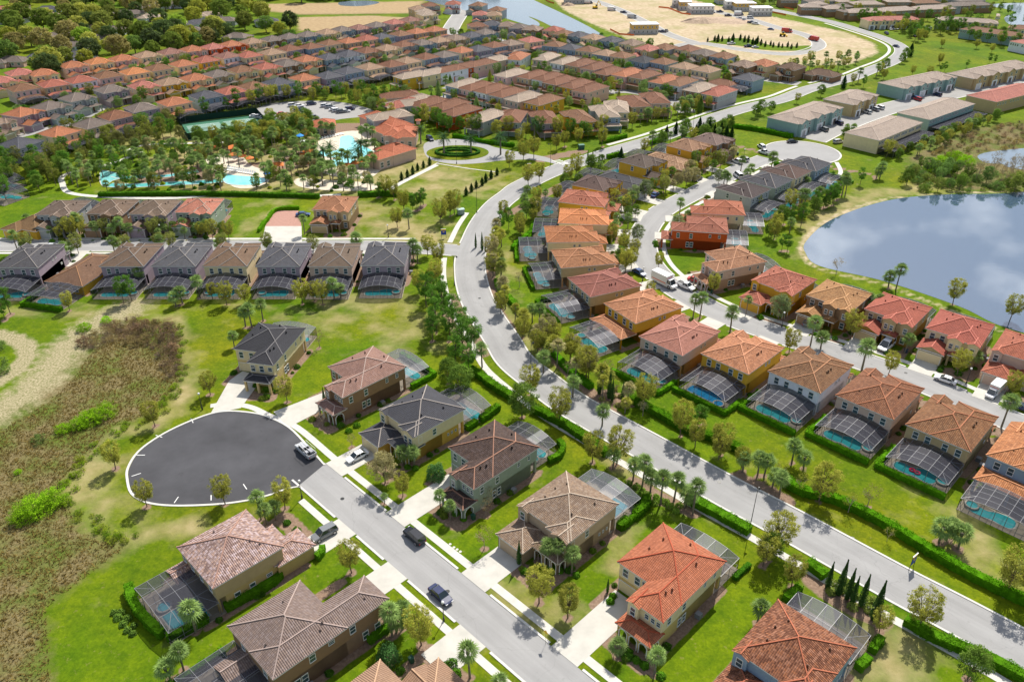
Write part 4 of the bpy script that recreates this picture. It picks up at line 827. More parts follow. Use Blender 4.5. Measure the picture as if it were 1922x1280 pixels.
# upper row of the cross street: fronts to the camera
for x, y, rf, wl, lb, rcx in ((195, 372, '7d6857', 'g', 'grey house with brown roof, furthest left of the upper row', 'k'), (480, 366, '806751', 'n', 'brown house with brown roof, second in the upper row', 'k'), (725, 368, '836c56', 'm', 'mauve-grey house with brown roof beside the pink-roofed one', 'k'), (980, 358, 'd0796a', 's', 'sage green house with pink-red roof beside the empty lot', 'p')):
    hh = near_house(T4 if x != 980 else T4, 0, (0, 3.0), G(x / 3.003, 280 + y / 3.003, 6), 'k', wl, lb, group=gE, roofcol=rc(rf, .85, .35), ridge=hx('b09c8c', .8), mirror=False); backyard(hh, 15.2, lb, arch=1.2, d=7, nx=5, ny=3)
near_house(T4, -4, (0, 3.0), G(1757 / 3.003, 280 + 342 / 3.003, 6), 'o', 'e', 'sales house with terracotta roof beside the brick-paved car park', group=gE, roofcol=rc('b5704f', .86, .3), wall2=hx('a08765', .72))
hh = near_house(T5, -20, (0, 0), G(0, 430, LZ), 'b', 'y', 'low ochre house with brown roof at the left edge above the street', group=gE, roofcol=rc('8f6643', .82, .3)); backyard(hh, 21, 'the low ochre house at the left edge', nx=5, ny=3, arch=1)
for px, py in ((10, 350), (14, 372)):
    c_ = cage(-25, (6, 4), G(px, py), 12, 8, 1.4, 5, 3, 'arched screen enclosure at the left edge, %s of two' % ('upper' if py < 360 else 'lower'), 'dark', 'screened pool enclosures'); pool(c_, 12, 8, 'small pool at the left edge, %s of two' % ('upper' if py < 360 else 'lower'), TQ, group='private swimming pools')
# pink swim rings in the pool of the tan-olive house
for i, (a, b_) in enumerate(((7.6, 20.9), (6.6, 21.0))):
    q = at_local(P9, a - .2, b_); mb = MB()
    for k in range(18):
        t0, t1 = 2 * math.pi * k / 18, 2 * math.pi * (k + 1) / 18; mb.bar((.45 * math.cos(t0), .45 * math.sin(t0), 0), (.45 * math.cos(t1), .45 * math.sin(t1), 0), .17, 0, 6)
    o = mb.build('swim_ring', M['plastic']); o.color = (.75, .03, .12, 1) if i == 0 else (.8, .10, .2, 1); o.location = (q[0], q[1], .2); tag(o, 'pink swim ring floating in the pool, %s of the two' % ('left' if i == 0 else 'right'), 'swim ring', 'pink swim rings')
# ------------------------------------------------------------------ far houses: prototypes with shared meshes, one object per house and part
def proto(spec, name='detached_house', cageto=None):
    t = thing(name, '', 'house'); house_parts(t, spec, False)
    t.location = (0, 0, -500); freeze(t); return t
FR = dict(up=[(0, 0, 12.15, 12.2)], lo=[('hip', (.3, -3.6, 11.8, .8), 'open')], post=[(.8, -3.2), (11.4, -3.2), (6, -3.2)],
          win=[(x, .347, 4.4, 'F', .95, 1.4) for x in (1.8, 4.4, 7.4, 10.4)] + [(.347, 6, 4.4, 'L', .8, 1.2)], vent=[(3, 4, 7.0), (8.5, 4.5, 7.2)])
FF = dict(up=[(0, 0, 12.15, 12.2), (6, -1.4, 12.15, 9)], gab=[('y', (7.2, -2.0, 10.9, 4))], lo=[('y', (-.2, -5.2, 6.3, 1.0)), ('hip', (5.8, -3.6, 12.15, .4), 'open')], post=[(6.4, -3.2), (11.6, -3.2)],
          win=[(1.8, .347, 4.4, 'F'), (4.2, .347, 4.4, 'F'), (8.3, -1.75, 4.4, 'F', .9, 1.4), (9.8, -1.75, 4.4, 'F', .9, 1.4), (.347, 6, 4.4, 'L', .8, 1.2), (.347, 9, 4.4, 'L', .8, 1.2)], gar=[(3, -4.88, 'F', 4.6)], door=[(9, -.98, 'F')], vent=[(3, 4, 7.0)])
FC = dict(W=9.6, up=[(0, 0, 9.6, 19), (-1.8, 11, 9.6, 19)], lo=[('hip', (1.2, -2.8, 9.6, .8), 'open')], post=[(1.6, -2.4), (9.2, -2.4)],
          win=[(x, .347, 4.4, 'F', .9, 1.4) for x in (1.8, 4.8, 7.8)] + [(9.253, y, 4.4, 'R', .8, 1.2) for y in (4, 9, 14)] + [(.347, 5, 4.4, 'L', .8, 1.2)], vent=[(3, 8, 7.0), (3, 10.5, 7.0)])
FO = dict(one=1, W=14, up=[(0, 0, 17, 11), (1, -3, 8, 9)], win=[(x, .347, 1.7, 'F', 1.4, 1.2) for x in (10.5, 14)], gar=[(4.4, -2.63, 'F', 4.6)], door=[(9, .367, 'F')])
PR = {k: proto(v) for k, v in dict(r=FR, f=FF, c=FC, o=FO).items()}
fr, rs, ss = cage_mesh(11.4, 6.5, 1.2, 5, 2); CG = thing('pool_enclosure', '', 'pool enclosure'); CG.location = (0, 0, -500)
fr.build('frame', M['alu'], CG); rs.build('roof_screen', M['screen'], CG); ss.build('side_screen', M['screen_dark'], CG); freeze(CG)
SEEN = {}
ORD = 'first second third fourth fifth sixth seventh eighth ninth tenth eleventh twelfth thirteenth fourteenth fifteenth sixteenth seventeenth eighteenth nineteenth twentieth'.split() + ['twenty-' + q for q in 'first second third fourth fifth sixth seventh eighth ninth tenth'.split()]
def far(kind, px, py, ang, roof, wall, row, z=8.3, apex=None, cg=None, group=None):
    """one distant house from the photograph pixel of its roof apex"""
    rnd = random.Random(int(px * 7 + py * 13)); w_ = rnd.uniform(.95, 1.05)
    ax = apex or {'r': (6.07, 6.1), 'f': (6.07, 6.1), 'c': (4.8, 4.8), 'o': (8.5, 5.5)}[kind]
    g0 = G(px, py, z); a = R_(ang + rnd.uniform(-1.5, 1.5)); c, s = math.cos(a), math.sin(a)
    loc = (g0[0] - (c * ax[0] - s * ax[1]), g0[1] - (s * ax[0] + c * ax[1]), 0)
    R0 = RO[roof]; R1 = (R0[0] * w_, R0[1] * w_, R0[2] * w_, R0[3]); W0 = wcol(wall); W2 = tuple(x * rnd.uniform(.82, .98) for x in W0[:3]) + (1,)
    nm = {'r': 'two-storey', 'f': 'gabled two-storey', 'c': 'deep narrow', 'o': 'low'}[kind]
    n = SEEN[row] = SEEN.get(row, 0) + 1; od = ORD[min(n, 30) - 1]
    h = dup(PR[kind], loc, a, 1, f'{WN[wall]} house with {RN[roof]} roof, {od} in the {row}', group or row_group(row),
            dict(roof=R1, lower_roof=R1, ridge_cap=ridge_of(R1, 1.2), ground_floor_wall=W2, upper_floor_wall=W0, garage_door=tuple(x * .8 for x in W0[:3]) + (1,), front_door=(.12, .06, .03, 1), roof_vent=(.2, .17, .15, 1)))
    HOUSES.append((at_local(h, *((6, 3) if kind != 'c' else (5, 9))), 9 if kind != 'c' else 10))
    if kind == 'r' and cg is not False:
        q = at_local(h, 11.8, -3.2); dup(CG, (q[0], q[1], 0), a + math.pi, 1, f'dark screen enclosure of the {od} house in the {row}', 'dark screen enclosures in the far rows')
    return h
def row_group(r): return 'houses in the ' + r
s8 = 8.008
def rows(ox, oy, row, L, ang=45, z=8.3, sc=s8, group=None):
    for k, x, y, r_, w_, *rest in L: far(k, ox + x / sc, oy + y / sc, rest[0] if rest else ang, r_, w_, row, z, group=group)
# upper left field, from the back row to the resort
rows(0, 100, 'left back row by the oaks', [('f', -20, 345, 'p', 'c'), ('f', 275, 230, 'p', 'c'), ('f', 620, 235, 'o', 'c'), ('f', 1075, 120, 'o', 'P'), ('f', 1460, 65, 'O', 'c'), ('f', 1830, 20, 'o', 'P')])
rows(0, 100, 'second row from the oaks', [('r', 320, 455, 'b', 'P'), ('r', 780, 395, 'r', 't'), ('r', 1190, 335, 'r', 'w'), ('r', 1590, 270, 'b', 'P')])
rows(0, 100, 'third row from the oaks', [('f', 735, 720, 'k', 'g', 62), ('f', 1130, 595, 'k', 'g', 55), ('f', 1640, 475, 'k', 'm', 50), ('f', 305, 815, 'o', 'm', 68), ('f', -150, 960, 'T', 'p', 75)])
rows(0, 190, 'row next to the resort gardens', [('r', 270, 545, 'g', 'g', 70), ('r', 860, 385, 'o', 'c', 63), ('r', 1355, 260, 'k', 't', 58), ('r', 1720, 140, 'x', 'm', 52)])
rows(220, 50, 'middle back row by the oaks', [('f', 430, 370, 't', 'c'), ('f', 790, 325, 'v', 'c'), ('f', 1125, 285, 'o', 'P'), ('f', 1440, 250, 'p', 'O'), ('f', 1720, 210, 'o', 'O')])
rows(220, 50, 'middle second row', [('r', 240, 615, 'O', 'c'), ('r', 610, 560, 'b', 'c'), ('r', 980, 500, 'o', 'c'), ('r', 1325, 440, 'r', 'y'), ('r', 1655, 380, 'v', 'w')])
rows(220, 50, 'middle third row', [('f', 375, 820, 'p', 'c'), ('f', 780, 765, 't', 'y'), ('f', 1160, 705, 'o', 'c'), ('f', 1500, 650, 'k', 't'), ('f', 1865, 585, 'b', 'c')])
rows(220, 120, 'row above the tennis court', [('r', 345, 585, 'k', 'm'), ('r', 840, 500, 'o', 'c'), ('r', 1310, 405, 'g', 'b'), ('r', 1700, 335, 'r', 'm')])
rows(440, 30, 'back row above the red roofs', [('f', 265, 330, 't', 'c'), ('f', 565, 295, 'k', 'n'), ('f', 825, 260, 'k', 'g'), ('f', 1100, 230, 'k', 'b'), ('f', 1390, 195, 't', 'c'), ('f', 1615, 155, 'k', 'b'), ('f', 1870, 130, 'v', 'm')])
rows(440, 30, 'centre second row', [('r', 215, 530, 'r', 'c'), ('r', 560, 490, 't', 'c'), ('r', 830, 435, 'x', 'm'), ('r', 1150, 405, 'x', 'b'), ('r', 1430, 355, 'b', 'c'), ('r', 1715, 325, 'o', 't')])
rows(440, 30, 'centre third row', [('f', 470, 700, 'r', 'c'), ('f', 790, 655, 'k', 'n'), ('f', 1080, 590, 'o', 'c'), ('f', 1420, 560, 'g', 'b'), ('f', 1720, 515, 'g', 'w')])
rows(440, 110, 'row above the resort car park', [('r', 280, 345, 'b', 'm'), ('r', 650, 290, 'g', 'b'), ('r', 1040, 225, 'o', 'c'), ('r', 1410, 190, 'g', 'm'), ('r', 1710, 120, 'g', 'b')])
rows(660, 0, 'back row by the hay field', [('f', 370, 330, 'k', 'm'), ('f', 640, 290, 'p', 'p'), ('f', 880, 250, 'v', 'c')])
rows(660, 0, 'group left of the far street', [('f', 1130, 165, 'l', 'c', 30), ('f', 1100, 130, 'l', 'c', 30), ('f', 1000, 85, 't', 't', 30), ('f', 1180, 35, 'x', 'g', 20)])
rows(660, 0, 'group ending the far street', [('f', 1525, 10, 'r', 'w', 0), ('f', 1900, 30, 'b', 'g', -20)])
rows(660, 0, 'second row below the far street', [('r', 230, 525, 'r', 'c'), ('r', 450, 500, 'g', 'b'), ('r', 735, 460, 'b', 'm'), ('r', 980, 425, 'o', 't'), ('r', 1245, 395, 'o', 'e')])
rows(660, 0, 'third row below the far street', [('f', 230, 705, 'x', 't'), ('f', 530, 670, 't', 'c'), ('f', 775, 615, 'x', 'g'), ('f', 1060, 590, 'k', 'b'), ('f', 1320, 550, 't', 'p'), ('f', 1560, 520, 'T', 't'), ('f', 1800, 475, 'g', 'b', 30)])
rows(660, 90, 'fourth row below the far street', [('r', 265, 225, 't', 'c'), ('r', 600, 185, 'x', 'g'), ('r', 830, 135, 't', 'c'), ('r', 1110, 75, 'x', 'b'), ('r', 1395, 45, 'k', 'b'), ('r', 1650, -20, 'o', 'c')])
rows(880, 20, 'row facing the upper lake', [('r', 145, 520, 'g', 'm', 42), ('r', 385, 465, 'x', 'b', 40), ('r', 635, 435, 'T', 'p', 38), ('r', 940, 390, 'p', 'c', 35)])
rows(880, 20, 'row turning past the upper lake', [('r', 1290, 455, 'b', 'b', -25), ('r', 1530, 500, 'g', 'b', -30), ('r', 1800, 530, 'b', 'c', -35)])
rows(1100, 60, 'row below the building site', [('r', 300, 265, 't', 'b', -40), ('r', 540, 295, 'b', 'c', -40), ('r', 865, 360, 'G', 'b', -45), ('r', 1165, 385, 'b', 'b', -45), ('r', 1480, 455, 't', 'c', -45), ('r', 1815, 500, 't', 'c', -45)])
rows(1320, 70, 'group by the boulevard junction', [('o', 330, 540, 'x', 'c', 130), ('r', 690, 540, 'g', 'b', -45)])
rows(880, 20, 'shore row on the upper lake', [('f', 245, 275, 'k', 'b', 42), ('f', 45, 320, 'g', 'b', 42), ('f', 130, 170, 'x', 'p', 20), ('f', 350, 150, 'g', 'b', 10), ('f', 580, 165, 'T', 't', 0), ('f', 750, 195, 'k', 'm', -10), ('f', 960, 220, 'T', 'n', -20), ('f', 1275, 235, 'r', 'c', -25), ('f', 1430, 290, 'b', 't', -30), ('f', 1650, 315, 'g', 'b', -35), ('f', 1870, 350, 't', 'c', -35), ('f', 175, 5, 'p', 'g', 0), ('f', 370, 10, 't', 'c', 0), ('f', 420, -60, 'b', 'g', -20)])
rows(1100, 60, 'front row by the building site', [('f', 390, 65, 'g', 'b', -40), ('f', 690, 110, 'T', 'c', -40), ('f', 930, 190, 'p', 't', -40), ('f', 1190, 175, 'b', 'g', -42), ('f', 1540, 195, 'x', 'c', -42), ('f', 1780, 258, 'k', 't', -42)])
rows(1320, 70, 'group before the boulevard', [('f', 310, 220, 'b', 'b', -42), ('f', 620, 345, 'T', 'n', -42), ('f', 920, 330, 'o', 'c', -45), ('f', 1330, 380, 'B', 'n', -45), ('o', 1830, 390, 'B', 'n', -45)])
# centre cluster of deep, narrow houses
def cl(L, row):
    for px, py, rf, wl, *a in L: far('c', px, py, a[0] if a else -42, rf, wl, row, 7.9)
cl([(712, 212, 'l', 'g', -60), (733, 172, 'x', 'p', -72), (732, 174, 'x', 'p', -72)][:1] + [(732, 173, 'x', 'p', -70), (742, 189, 'l', 'g', -70), (732.5, 173, 'r', 'm', -40)][:2] + [(743, 190, 'r', 't', -42), (767, 184, 'l', 'w', -42), (790.5, 188, 'x', 't', -42), (831, 192.5, 'x', 'w', -42), (851, 203.5, 'x', 'O', -42), (903, 214, 'l', 'g', -38)][0:], 'lower row of the red-brown cluster')
cl([(960, 216, 'x', 'g', -10), (1030, 218, 'x', 'm', 10), (1096, 216, 'b', 'y', 15), (1142, 207, 'l', 'b', 5), (1161, 198, 'l', 'c', -5), (1199, 188, 'x', 't', 10), (1237, 182, 'x', 'p', 5)], 'front row near the roundabout')
cl([(760, 137, 'l', 'y', -50), (797, 132, 'l', 'c', -48), (830, 126, 'x', 'w', -48), (862, 120, 'x', 'O', -46), (891, 115, 'x', 'P', -46), (918, 108, 'l', 'p', -46), (967, 103, 'o', 'w', -20), (1020, 104, 'l', 'p', -30), (1054, 111, 'l', 'w', -42), (1082, 115, 'x', 't', -42), (1111, 121, 'x', 'P', -42)], 'back row of the red-brown cluster')
cl([(1135, 130, 'x', 'n'), (1170, 133, 'o', 'P'), (1202, 137, 'x', 't'), (1241, 146, 'o', 'g'), (1270, 150, 'b', 'w'), (1306, 161, 'l', 'n'), (1342, 168, 'r', 'g')], 'cluster row running to the boulevard')
cl([(860, 153, 'l', 'b'), (884, 158, 'x', 'P'), (912, 163, 'x', 'w'), (941, 170, 'x', 'g'), (972, 178, 'l', 'p'), (1010, 184, 'b', 'y')], 'middle row of the red-brown cluster')
cl([(950, 134, 'l', 'P'), (992, 137, 'x', 't'), (1021, 141, 'x', 'w'), (1042, 147.5, 'x', 'n'), (1073, 154, 'x', 'y'), (1098, 162, 'x', 'P')], 'right row of the red-brown cluster')
# old neighbourhood among the oaks
for i, (x, y, rf, wl, a) in enumerate(((265, 38, 'g', 'b', 10), (80, 92, 'k', 'g', 0), (270, 72, 'T', 'p', -15), (145, 185, 'k', 'p', 20), (330, 185, 'k', 'p', 10), (445, 292, 'g', 'w', 5), (70, 322, 'k', 'P', 0), (690, 62, 'k', 'p', 15), (745, 62, 'k', 'p', 15), (900, 12, 'g', 'w', 10), (850, 82, 'l', 'w', 0), (1000, 122, 'l', 'p', 20), (1065, 155, 'k', 'w', 15),
                                       (640, 152, 'k', 'w', 0), (1500, 105, 'g', 'w', 20), (440, 135, 'k', 'm', 10), (1340, 190, 'k', 'g', -20), (10, 40, 'p', 'c', 0), (90, 25, 'p', 'c', 0), (230, 302, 'g', 'b', 10), (500, 160, 'g', 'w', 5), (830, 30, 'k', 'w', 20), (1180, 70, 'l', 'w', 10), (1270, 100, 'k', 'g', 0), (560, 200, 'k', 'w', 0), (980, 10, 'k', 'w', 0), (20, 60, 'r', 'c', 0), (400, 240, 'k', 'w', 12), (1110, 115, 'g', 'w', 30))):
    far('o', x / 3.003, y / 3.003, a, rf, wl, 'old neighbourhood among the oaks', 4.6)
# ------------------------------------------------------------------ townhouses
RO['T'] = rc('b5a08e', .95, .2); WA['b'] = '8faaa8'
def townhouse(ax, ay, bx, by, depth, roof, wall, label, units=5, front=True, wing=True, z=5.6, cages=0):
    """row building: eave corners a (left end) and b (right end) of its front edge as seen; depth away from the camera"""
    A = np.array(G(ax, ay, z)); Bq = np.array(G(bx, by, z)); d = Bq - A; L = np.hypot(*d); ang = math.atan2(d[1], d[0])
    t = thing('townhouse_row', label, 'townhouses', (A[0], A[1], 0), ang, 'townhouse rows'); rb, wb, cb, gb_, fb, lb = MB(), MB(), MB(), MB(), MB(), MB()
    hip(rb, (0, 0, L, depth), z, .33, cb); wb.box(.3, L - .3, .3, depth - .3, 0, z - .15); fb.box(.03, L - .03, .03, depth - .03, z - .18, z - .03)
    rcx = RO[roof]; wc = wcol(wall); uw = L / units
    for i in range(units):
        if front:
            x = i * uw
            gable(rb, wb, (x + .8, -1.3, x + uw * .55, 5), z + .01 * (i % 2), 'y', .45, cb)
            wb.box(x + 1.1, x + uw * .55 - .3, -1.0, .4, 0, z); 
    for nm, b, mt, c in (('roof', rb, M['roof'], rcx), ('wall', wb, M['wall'], wc), ('ridge_cap', cb, M['ridge'], ridge_of(rcx, 1.0)), ('fascia', fb, M['white'], None)):
        o = b.build(nm, mt, t); o.color = c or (1, 1, 1, 1)
    for i in range(units):
        x = i * uw
        if front:
            xm = x + .8 + (uw * .55 - .8) / 2
            win(t, xm, -1.003, 4.2, 'F', 1.2, 1.5, near=False); win(t, x + uw * .78, .297, 4.2, 'F', 1.6, 1.4, near=False)
            o = ob('garage_door', GAR, t, (xm, -1.02, 0.02), 0, (2.4, 1, 2.4)); o.color = (.16, .12, .10, 1)
            o = ob('front_door', DOOR, t, (x + uw * .8, .28, 0.02), 0, (1.2, 1, 2.3)); o.color = (.05, .04, .04, 1)
            hb = MB(); hb.box(xm - 2.3, xm + 2.3, -1.06, -1.005, 0, 3.0); o = hb.build('pale_front', M['wall'], t); o.color = wcol('w')
        else:
            for q in (.2, .4, .6, .8): win(t, x + uw * q, .297, 4.2, 'F', .8, 1.1, near=False)
    if cages:
        sb = MB(); sb.box(.5, L - .5, -6.5, 0, 2.5, 2.56); o = sb.build('lanai_roof', M['screen'], t)
        fr_ = MB(); n = int(L / 2.2)
        for k in range(n + 1): x = .5 + (L - 1) * k / n; fr_.bar((x, -6.5, 2.6), (x, 0, 2.6), .05); fr_.bar((x, -6.5, 0), (x, -6.5, 2.6), .05)
        for y in (-6.5, -3.3): fr_.bar((.5, y, 2.6), (L - .5, y, 2.6), .05)
        s_ = MB(); s_.box(.5, L - .5, -6.5, -6.45, 0, 2.5); s_.box(.5, .55, -6.4, 0, 0, 2.5); s_.box(L - .55, L - .5, -6.4, 0, 0, 2.5)
        fr_.build('lanai_frame', M['alu'], t); s_.build('lanai_side_screen', M['screen_dark'], t)
    m = at_local(t, L / 2, depth / 2); 
    for q in np.arange(0, L, 8): HOUSES.append((at_local(t, q, depth / 2), depth * .75))
    return t
q3 = 2.994; TH = lambda x, y: (1280 + x / q3, y / q3)
townhouse(*TH(655, 700), *TH(912, 605), 15, 'T', 'b', 'teal-grey townhouse row with tan roof at the court entrance', 3)
townhouse(*TH(965, 592), *TH(1110, 535), 15, 'T', 'e', 'ochre townhouse row behind the teal-grey one', 2)
townhouse(*TH(1250, 500), *TH(1552, 435), 15, 'T', 'b', 'teal-grey townhouse row with white arches by the big lawn', 4)
townhouse(*TH(1640, 445), *TH(1990, 370), 15, 'T', 'e', 'ochre townhouse row at the right edge by the lawn', 4)
townhouse(*TH(1110, 792), *TH(1357, 690), 15, 'T', 'c', 'cream townhouse row with dark lanai screens facing the meadow', 6, False, cages=1)
townhouse(*TH(1395, 675), *TH(1650, 585), 15, 'T', 'b', 'teal townhouse row with pale lanai screens facing the meadow', 6, False, cages=1)
townhouse(*TH(1770, 575), *TH(2050, 505), 15, 'p', 'e', 'townhouse row with pink-red roof at the right edge', 4, False)
W3 = lambda x, y: (1600 + x / 4.18, y / 4.18)
townhouse(*W3(130, 168), *W3(550, 158), 12, 'p', 'c', 'far townhouse row with salmon roof and car park', 5)
townhouse(*W3(655, 160), *W3(1150, 190), 12, 'T', 'c', 'far cream townhouse row with tan roof behind the lawn', 5)
townhouse(*W3(840, 230), *W3(1330, 300), 12, 'b', 'b', 'far blue-grey townhouse row with brown roof', 6, False)
townhouse(*W3(1215, 225), *W3(1500, 250), 12, 'b', 'c', 'far cream townhouse row cut by the right edge', 3)
townhouse(*W3(1230, 325), *W3(1500, 380), 14, 'p', 'w', 'white-walled townhouse row with pink roof at the right edge', 3, False)
for i, (x0, y0, x1, y1, rf, wl) in enumerate(((-20, 105, 250, 98, 'T', 'n'), (255, 95, 520, 80, 'T', 'n'), (525, 80, 820, 70, 'T', 'n'), (770, 55, 1100, 35, 'k', 'g'), (20, 40, 260, 38, 'T', 'e'), (280, 20, 490, 20, 'T', 'n'), (-90, 60, 15, 55, 'k', 'n'), (-400, 60, -230, 62, 'T', 'n'), (-200, 75, -40, 72, 'T', 'n'), (-330, 20, -120, 10, 'k', 'g'), (850, 15, 1050, 5, 'k', 'g'))):
    townhouse(*W3(x0, y0), *W3(x1, y1), 13, rf, wl, '%s duplex row with %s roof, %s from the left along the top right' % (WN[wl], RN[rf], 'first second third fourth fifth sixth seventh eighth ninth tenth eleventh'.split()[sorted([-20, 255, 525, 770, 20, 280, -90, -400, -200, -330, 850]).index(x0)]), 6, False)
for i, (x0, y0, x1, y1, rf, wl) in enumerate(((-560, 5, -420, 5, 'k', 'n'), (-100, 20, 0, 15, 'T', 'e'), (500, 30, 700, 25, 'b', 'n'), (560, 5, 800, 0, 'k', 'g'), (-300, 40, -180, 38, 'T', 'p'), (-60, 100, -10, 98, 'k', 'n'), (860, 50, 1110, 42, 'k', 'n'), (1130, 130, 1160, 132, 'T', 'c'))):
    townhouse(*W3(x0, y0), *W3(x1, y1), 12, rf, wl, '%s house row, %s roof, %s of the rear top right rows' % (WN[wl], RN[rf], 'first fourth fifth sixth second third seventh eighth'.split()[i]), 5, False)
# ------------------------------------------------------------------ vegetation
def leafcards(cent, nrm, size, rg, flat_=.5):
    """quads at cent (n,3), roughly facing nrm, random roll; returns verts and quad count"""
    n = len(cent); d = nrm + rg.normal(0, flat_, (n, 3)); d /= np.linalg.norm(d, axis=1)[:, None] + 1e-9
    a = np.cross(d, rg.normal(0, 1, (n, 3))); a /= np.linalg.norm(a, axis=1)[:, None] + 1e-9; b = np.cross(d, a)
    s = (size * rg.uniform(.6, 1.3, n))[:, None]; a = a * s * .5; b = b * s * .32
    return np.stack([cent - a, cent + b, cent + a, cent - b], 1)
def quadmesh(name, V, mats, extra=None):
    """V (n,4,3) quads plus an optional MB"""
    n = len(V); v = V.reshape(-1, 3); f = np.arange(4 * n)
    me = bpy.data.meshes.new(name); ev = extra.v if extra else []; nv = 4 * n + len(ev)
    me.vertices.add(nv); me.vertices.foreach_set('co', np.concatenate([v, np.array(ev, float).reshape(-1, 3)]).reshape(-1))
    li = f; starts = list(range(0, 4 * n, 4)); mi = [0] * n
    if extra:
        k = 4 * n; ll = []
        for fc, m in zip(extra.f, extra.m): starts.append(len(f) + len(ll)); ll += [x + 4 * n for x in fc]; mi.append(m)
        li = np.concatenate([f, np.array(ll, int)])
    me.loops.add(len(li)); me.loops.foreach_set('vertex_index', li); me.polygons.add(len(starts)); me.polygons.foreach_set('loop_start', starts)
    me.polygons.foreach_set('material_index', mi)
    for m in mats: me.materials.append(m)
    me.update(calc_edges=True); return me
def crown(seed, R, z0, z1, ncl, per, size, clr=.32, top=1.0, hollow=.45, shape='ell', squash=1.0):
    rg = np.random.default_rng(seed); cs = []; zc = (z0 + z1) / 2; hz = (z1 - z0) / 2
    lob = rg.uniform(.72, 1.15, 7)
    for _ in range(ncl):
        th = rg.uniform(0, 2 * math.pi); u = rg.uniform(-.85, 1); rr = rg.uniform(hollow, 1) ** .6
        lb = np.interp(th / (2 * math.pi) * 7, range(8), list(lob) + [lob[0]])
        if shape == 'vase': rad = R * (.45 + .55 * (u + 1) / 2) * rr * lb * math.sqrt(max(.15, 1 - max(u, 0) ** 2 * .8))
        else: rad = R * math.sqrt(max(0, 1 - u * u)) * rr * lb
        cs.append((rad * math.cos(th), rad * math.sin(th), zc + hz * u * (.8 + .2 * rr)))
    cs = np.array(cs); P = []; N = []
    for c in cs:
        r = clr * R * rg.uniform(.6, 1.25); q = rg.normal(0, 1, (per, 3)); q /= np.linalg.norm(q, axis=1)[:, None]; q[:, 2] = q[:, 2] * .75
        P.append(c + q * r * rg.uniform(.45, 1, (per, 1))); N.append(q + (0, 0, .4))
    return cs, leafcards(np.concatenate(P), np.concatenate(N), size, rg)
def trunk(seed, cs, h0, r0, mt='bark', nlimb=9, sub=1):
    rg = random.Random(seed); b = MB(); top = (rg.uniform(-.15, .15), rg.uniform(-.15, .15), h0); b.bar((0, 0, -.05), top, (r0, r0 * .75), 0, 7)
    idx = list(range(len(cs))); rg.shuffle(idx)
    for i in idx[:nlimb]:
        c = Vector(cs[i]) * 1.0; t = Vector(top); m = t.lerp(c, .5) + Vector((rg.uniform(-.2, .2), rg.uniform(-.2, .2), .25)) 
        b.bar(t, m, (r0 * .5, r0 * .32), 0, 5); b.bar(m, c, (r0 * .32, r0 * .1), 0, 4)
        for _ in range(sub): b.bar(m, c + Vector((rg.uniform(-1, 1), rg.uniform(-1, 1), rg.uniform(0, .8))) * r0 * 5, (r0 * .2, r0 * .06), 0, 3)
    return b.mesh('trunk', [M[mt]])
def protoT(name, parts, cat='tree'):
    t = thing(name, '', cat); t.location = (0, 0, -500)
    for nm, me, col in parts: o = ob(nm, me, t); o.color = col or (1, 1, 1, 1)
    return freeze(t)
C_OL = hx('a6a84e', .95); C_OL2 = hx('8a9248', .95); C_PINE = hx('628c38', .95); C_PALM = hx('86a060', .95); C_CYP = hx('4a6a38', .95); C_OAK = hx('848e48', .95); C_HEDGE = hx('55871a', .9); C_WIL = hx('96c22e', .95); C_DK = hx('6f8c3e', .95)
VEG = {}
for i in range(4):
    cs, V = crown(10 + i, 2.95, 1.9, 7.2, 165, 42, .19, .17, shape='vase'); VEG['olive%d' % i] = protoT('street_tree' if i < 2 else 'street_tree_variant', [('trunk', trunk(i, cs, 1.7, .13, nlimb=26, sub=2), None), ('crown', quadmesh('crown', V, [M['leaf']]), C_OL)])  # all variants are the same street tree; only the random seed differs
for i in range(2):
    cs, V = crown(30 + i, 2.6, 1.3, 6.6, 95, 60, .23, .28, hollow=.3); VEG['dark%d' % i] = protoT('dark_green_tree', [('trunk', trunk(40 + i, cs, 1.6, .13), None), ('crown', quadmesh('crown', V, [M['leaf']]), C_DK)])
for i in range(2):
    cs, V = crown(50 + i, 2.1, 2.6, 9.2, 60, 70, .24, .34, hollow=.2); VEG['pine%d' % i] = protoT('young_pine', [('trunk', trunk(60 + i, cs, 5.5, .13, nlimb=12), None), ('crown', quadmesh('crown', V, [M['leaf']]), C_PINE)])
for i in range(3):
    cs, V = crown(70 + i, 6.2, 2.2, 11.5, 90, 55, .75, .26, hollow=.5); VEG['oak%d' % i] = protoT('oak_tree', [('trunk', trunk(80 + i, cs, 3, .4), None), ('crown', quadmesh('crown', V, [M['leaf']]), C_OAK)])
rg_ = random.Random(5)
def bare(seed, h=5.5, r=.11):
    rg = random.Random(seed); b = MB()
    def grow(p, d, L, r, k):
        q = p + d * L; b.bar(p, q, (r, r * .6), 0, 4 if k > 1 else 3)
        if k: 
            for _ in range(4 if k > 1 else 5): grow(q, (d + Vector((rg.uniform(-.75, .75), rg.uniform(-.75, .75), rg.uniform(-.1, .5)))).normalized(), L * rg.uniform(.5, .8), r * .5, k - 1)
    grow(Vector((0, 0, 0)), Vector((0, 0, 1)), h * .32, r, 3); return b.mesh('trunk', [M['bark_pale']])
M['bark_pale'] = solid('pale_bark', (.36, .29, .24, 1), .9, .15, 5)
for i in range(2):
    cs, V = crown(95 + i, 1.5, 1.8, 4.6, 30, 14, .16, .35)
    VEG['bare%d' % i] = protoT('bare_tree', [('trunk', bare(90 + i, 5, .09), None), ('crown', quadmesh('crown', V, [M['leaf']]), hx('a3926c', .8))])
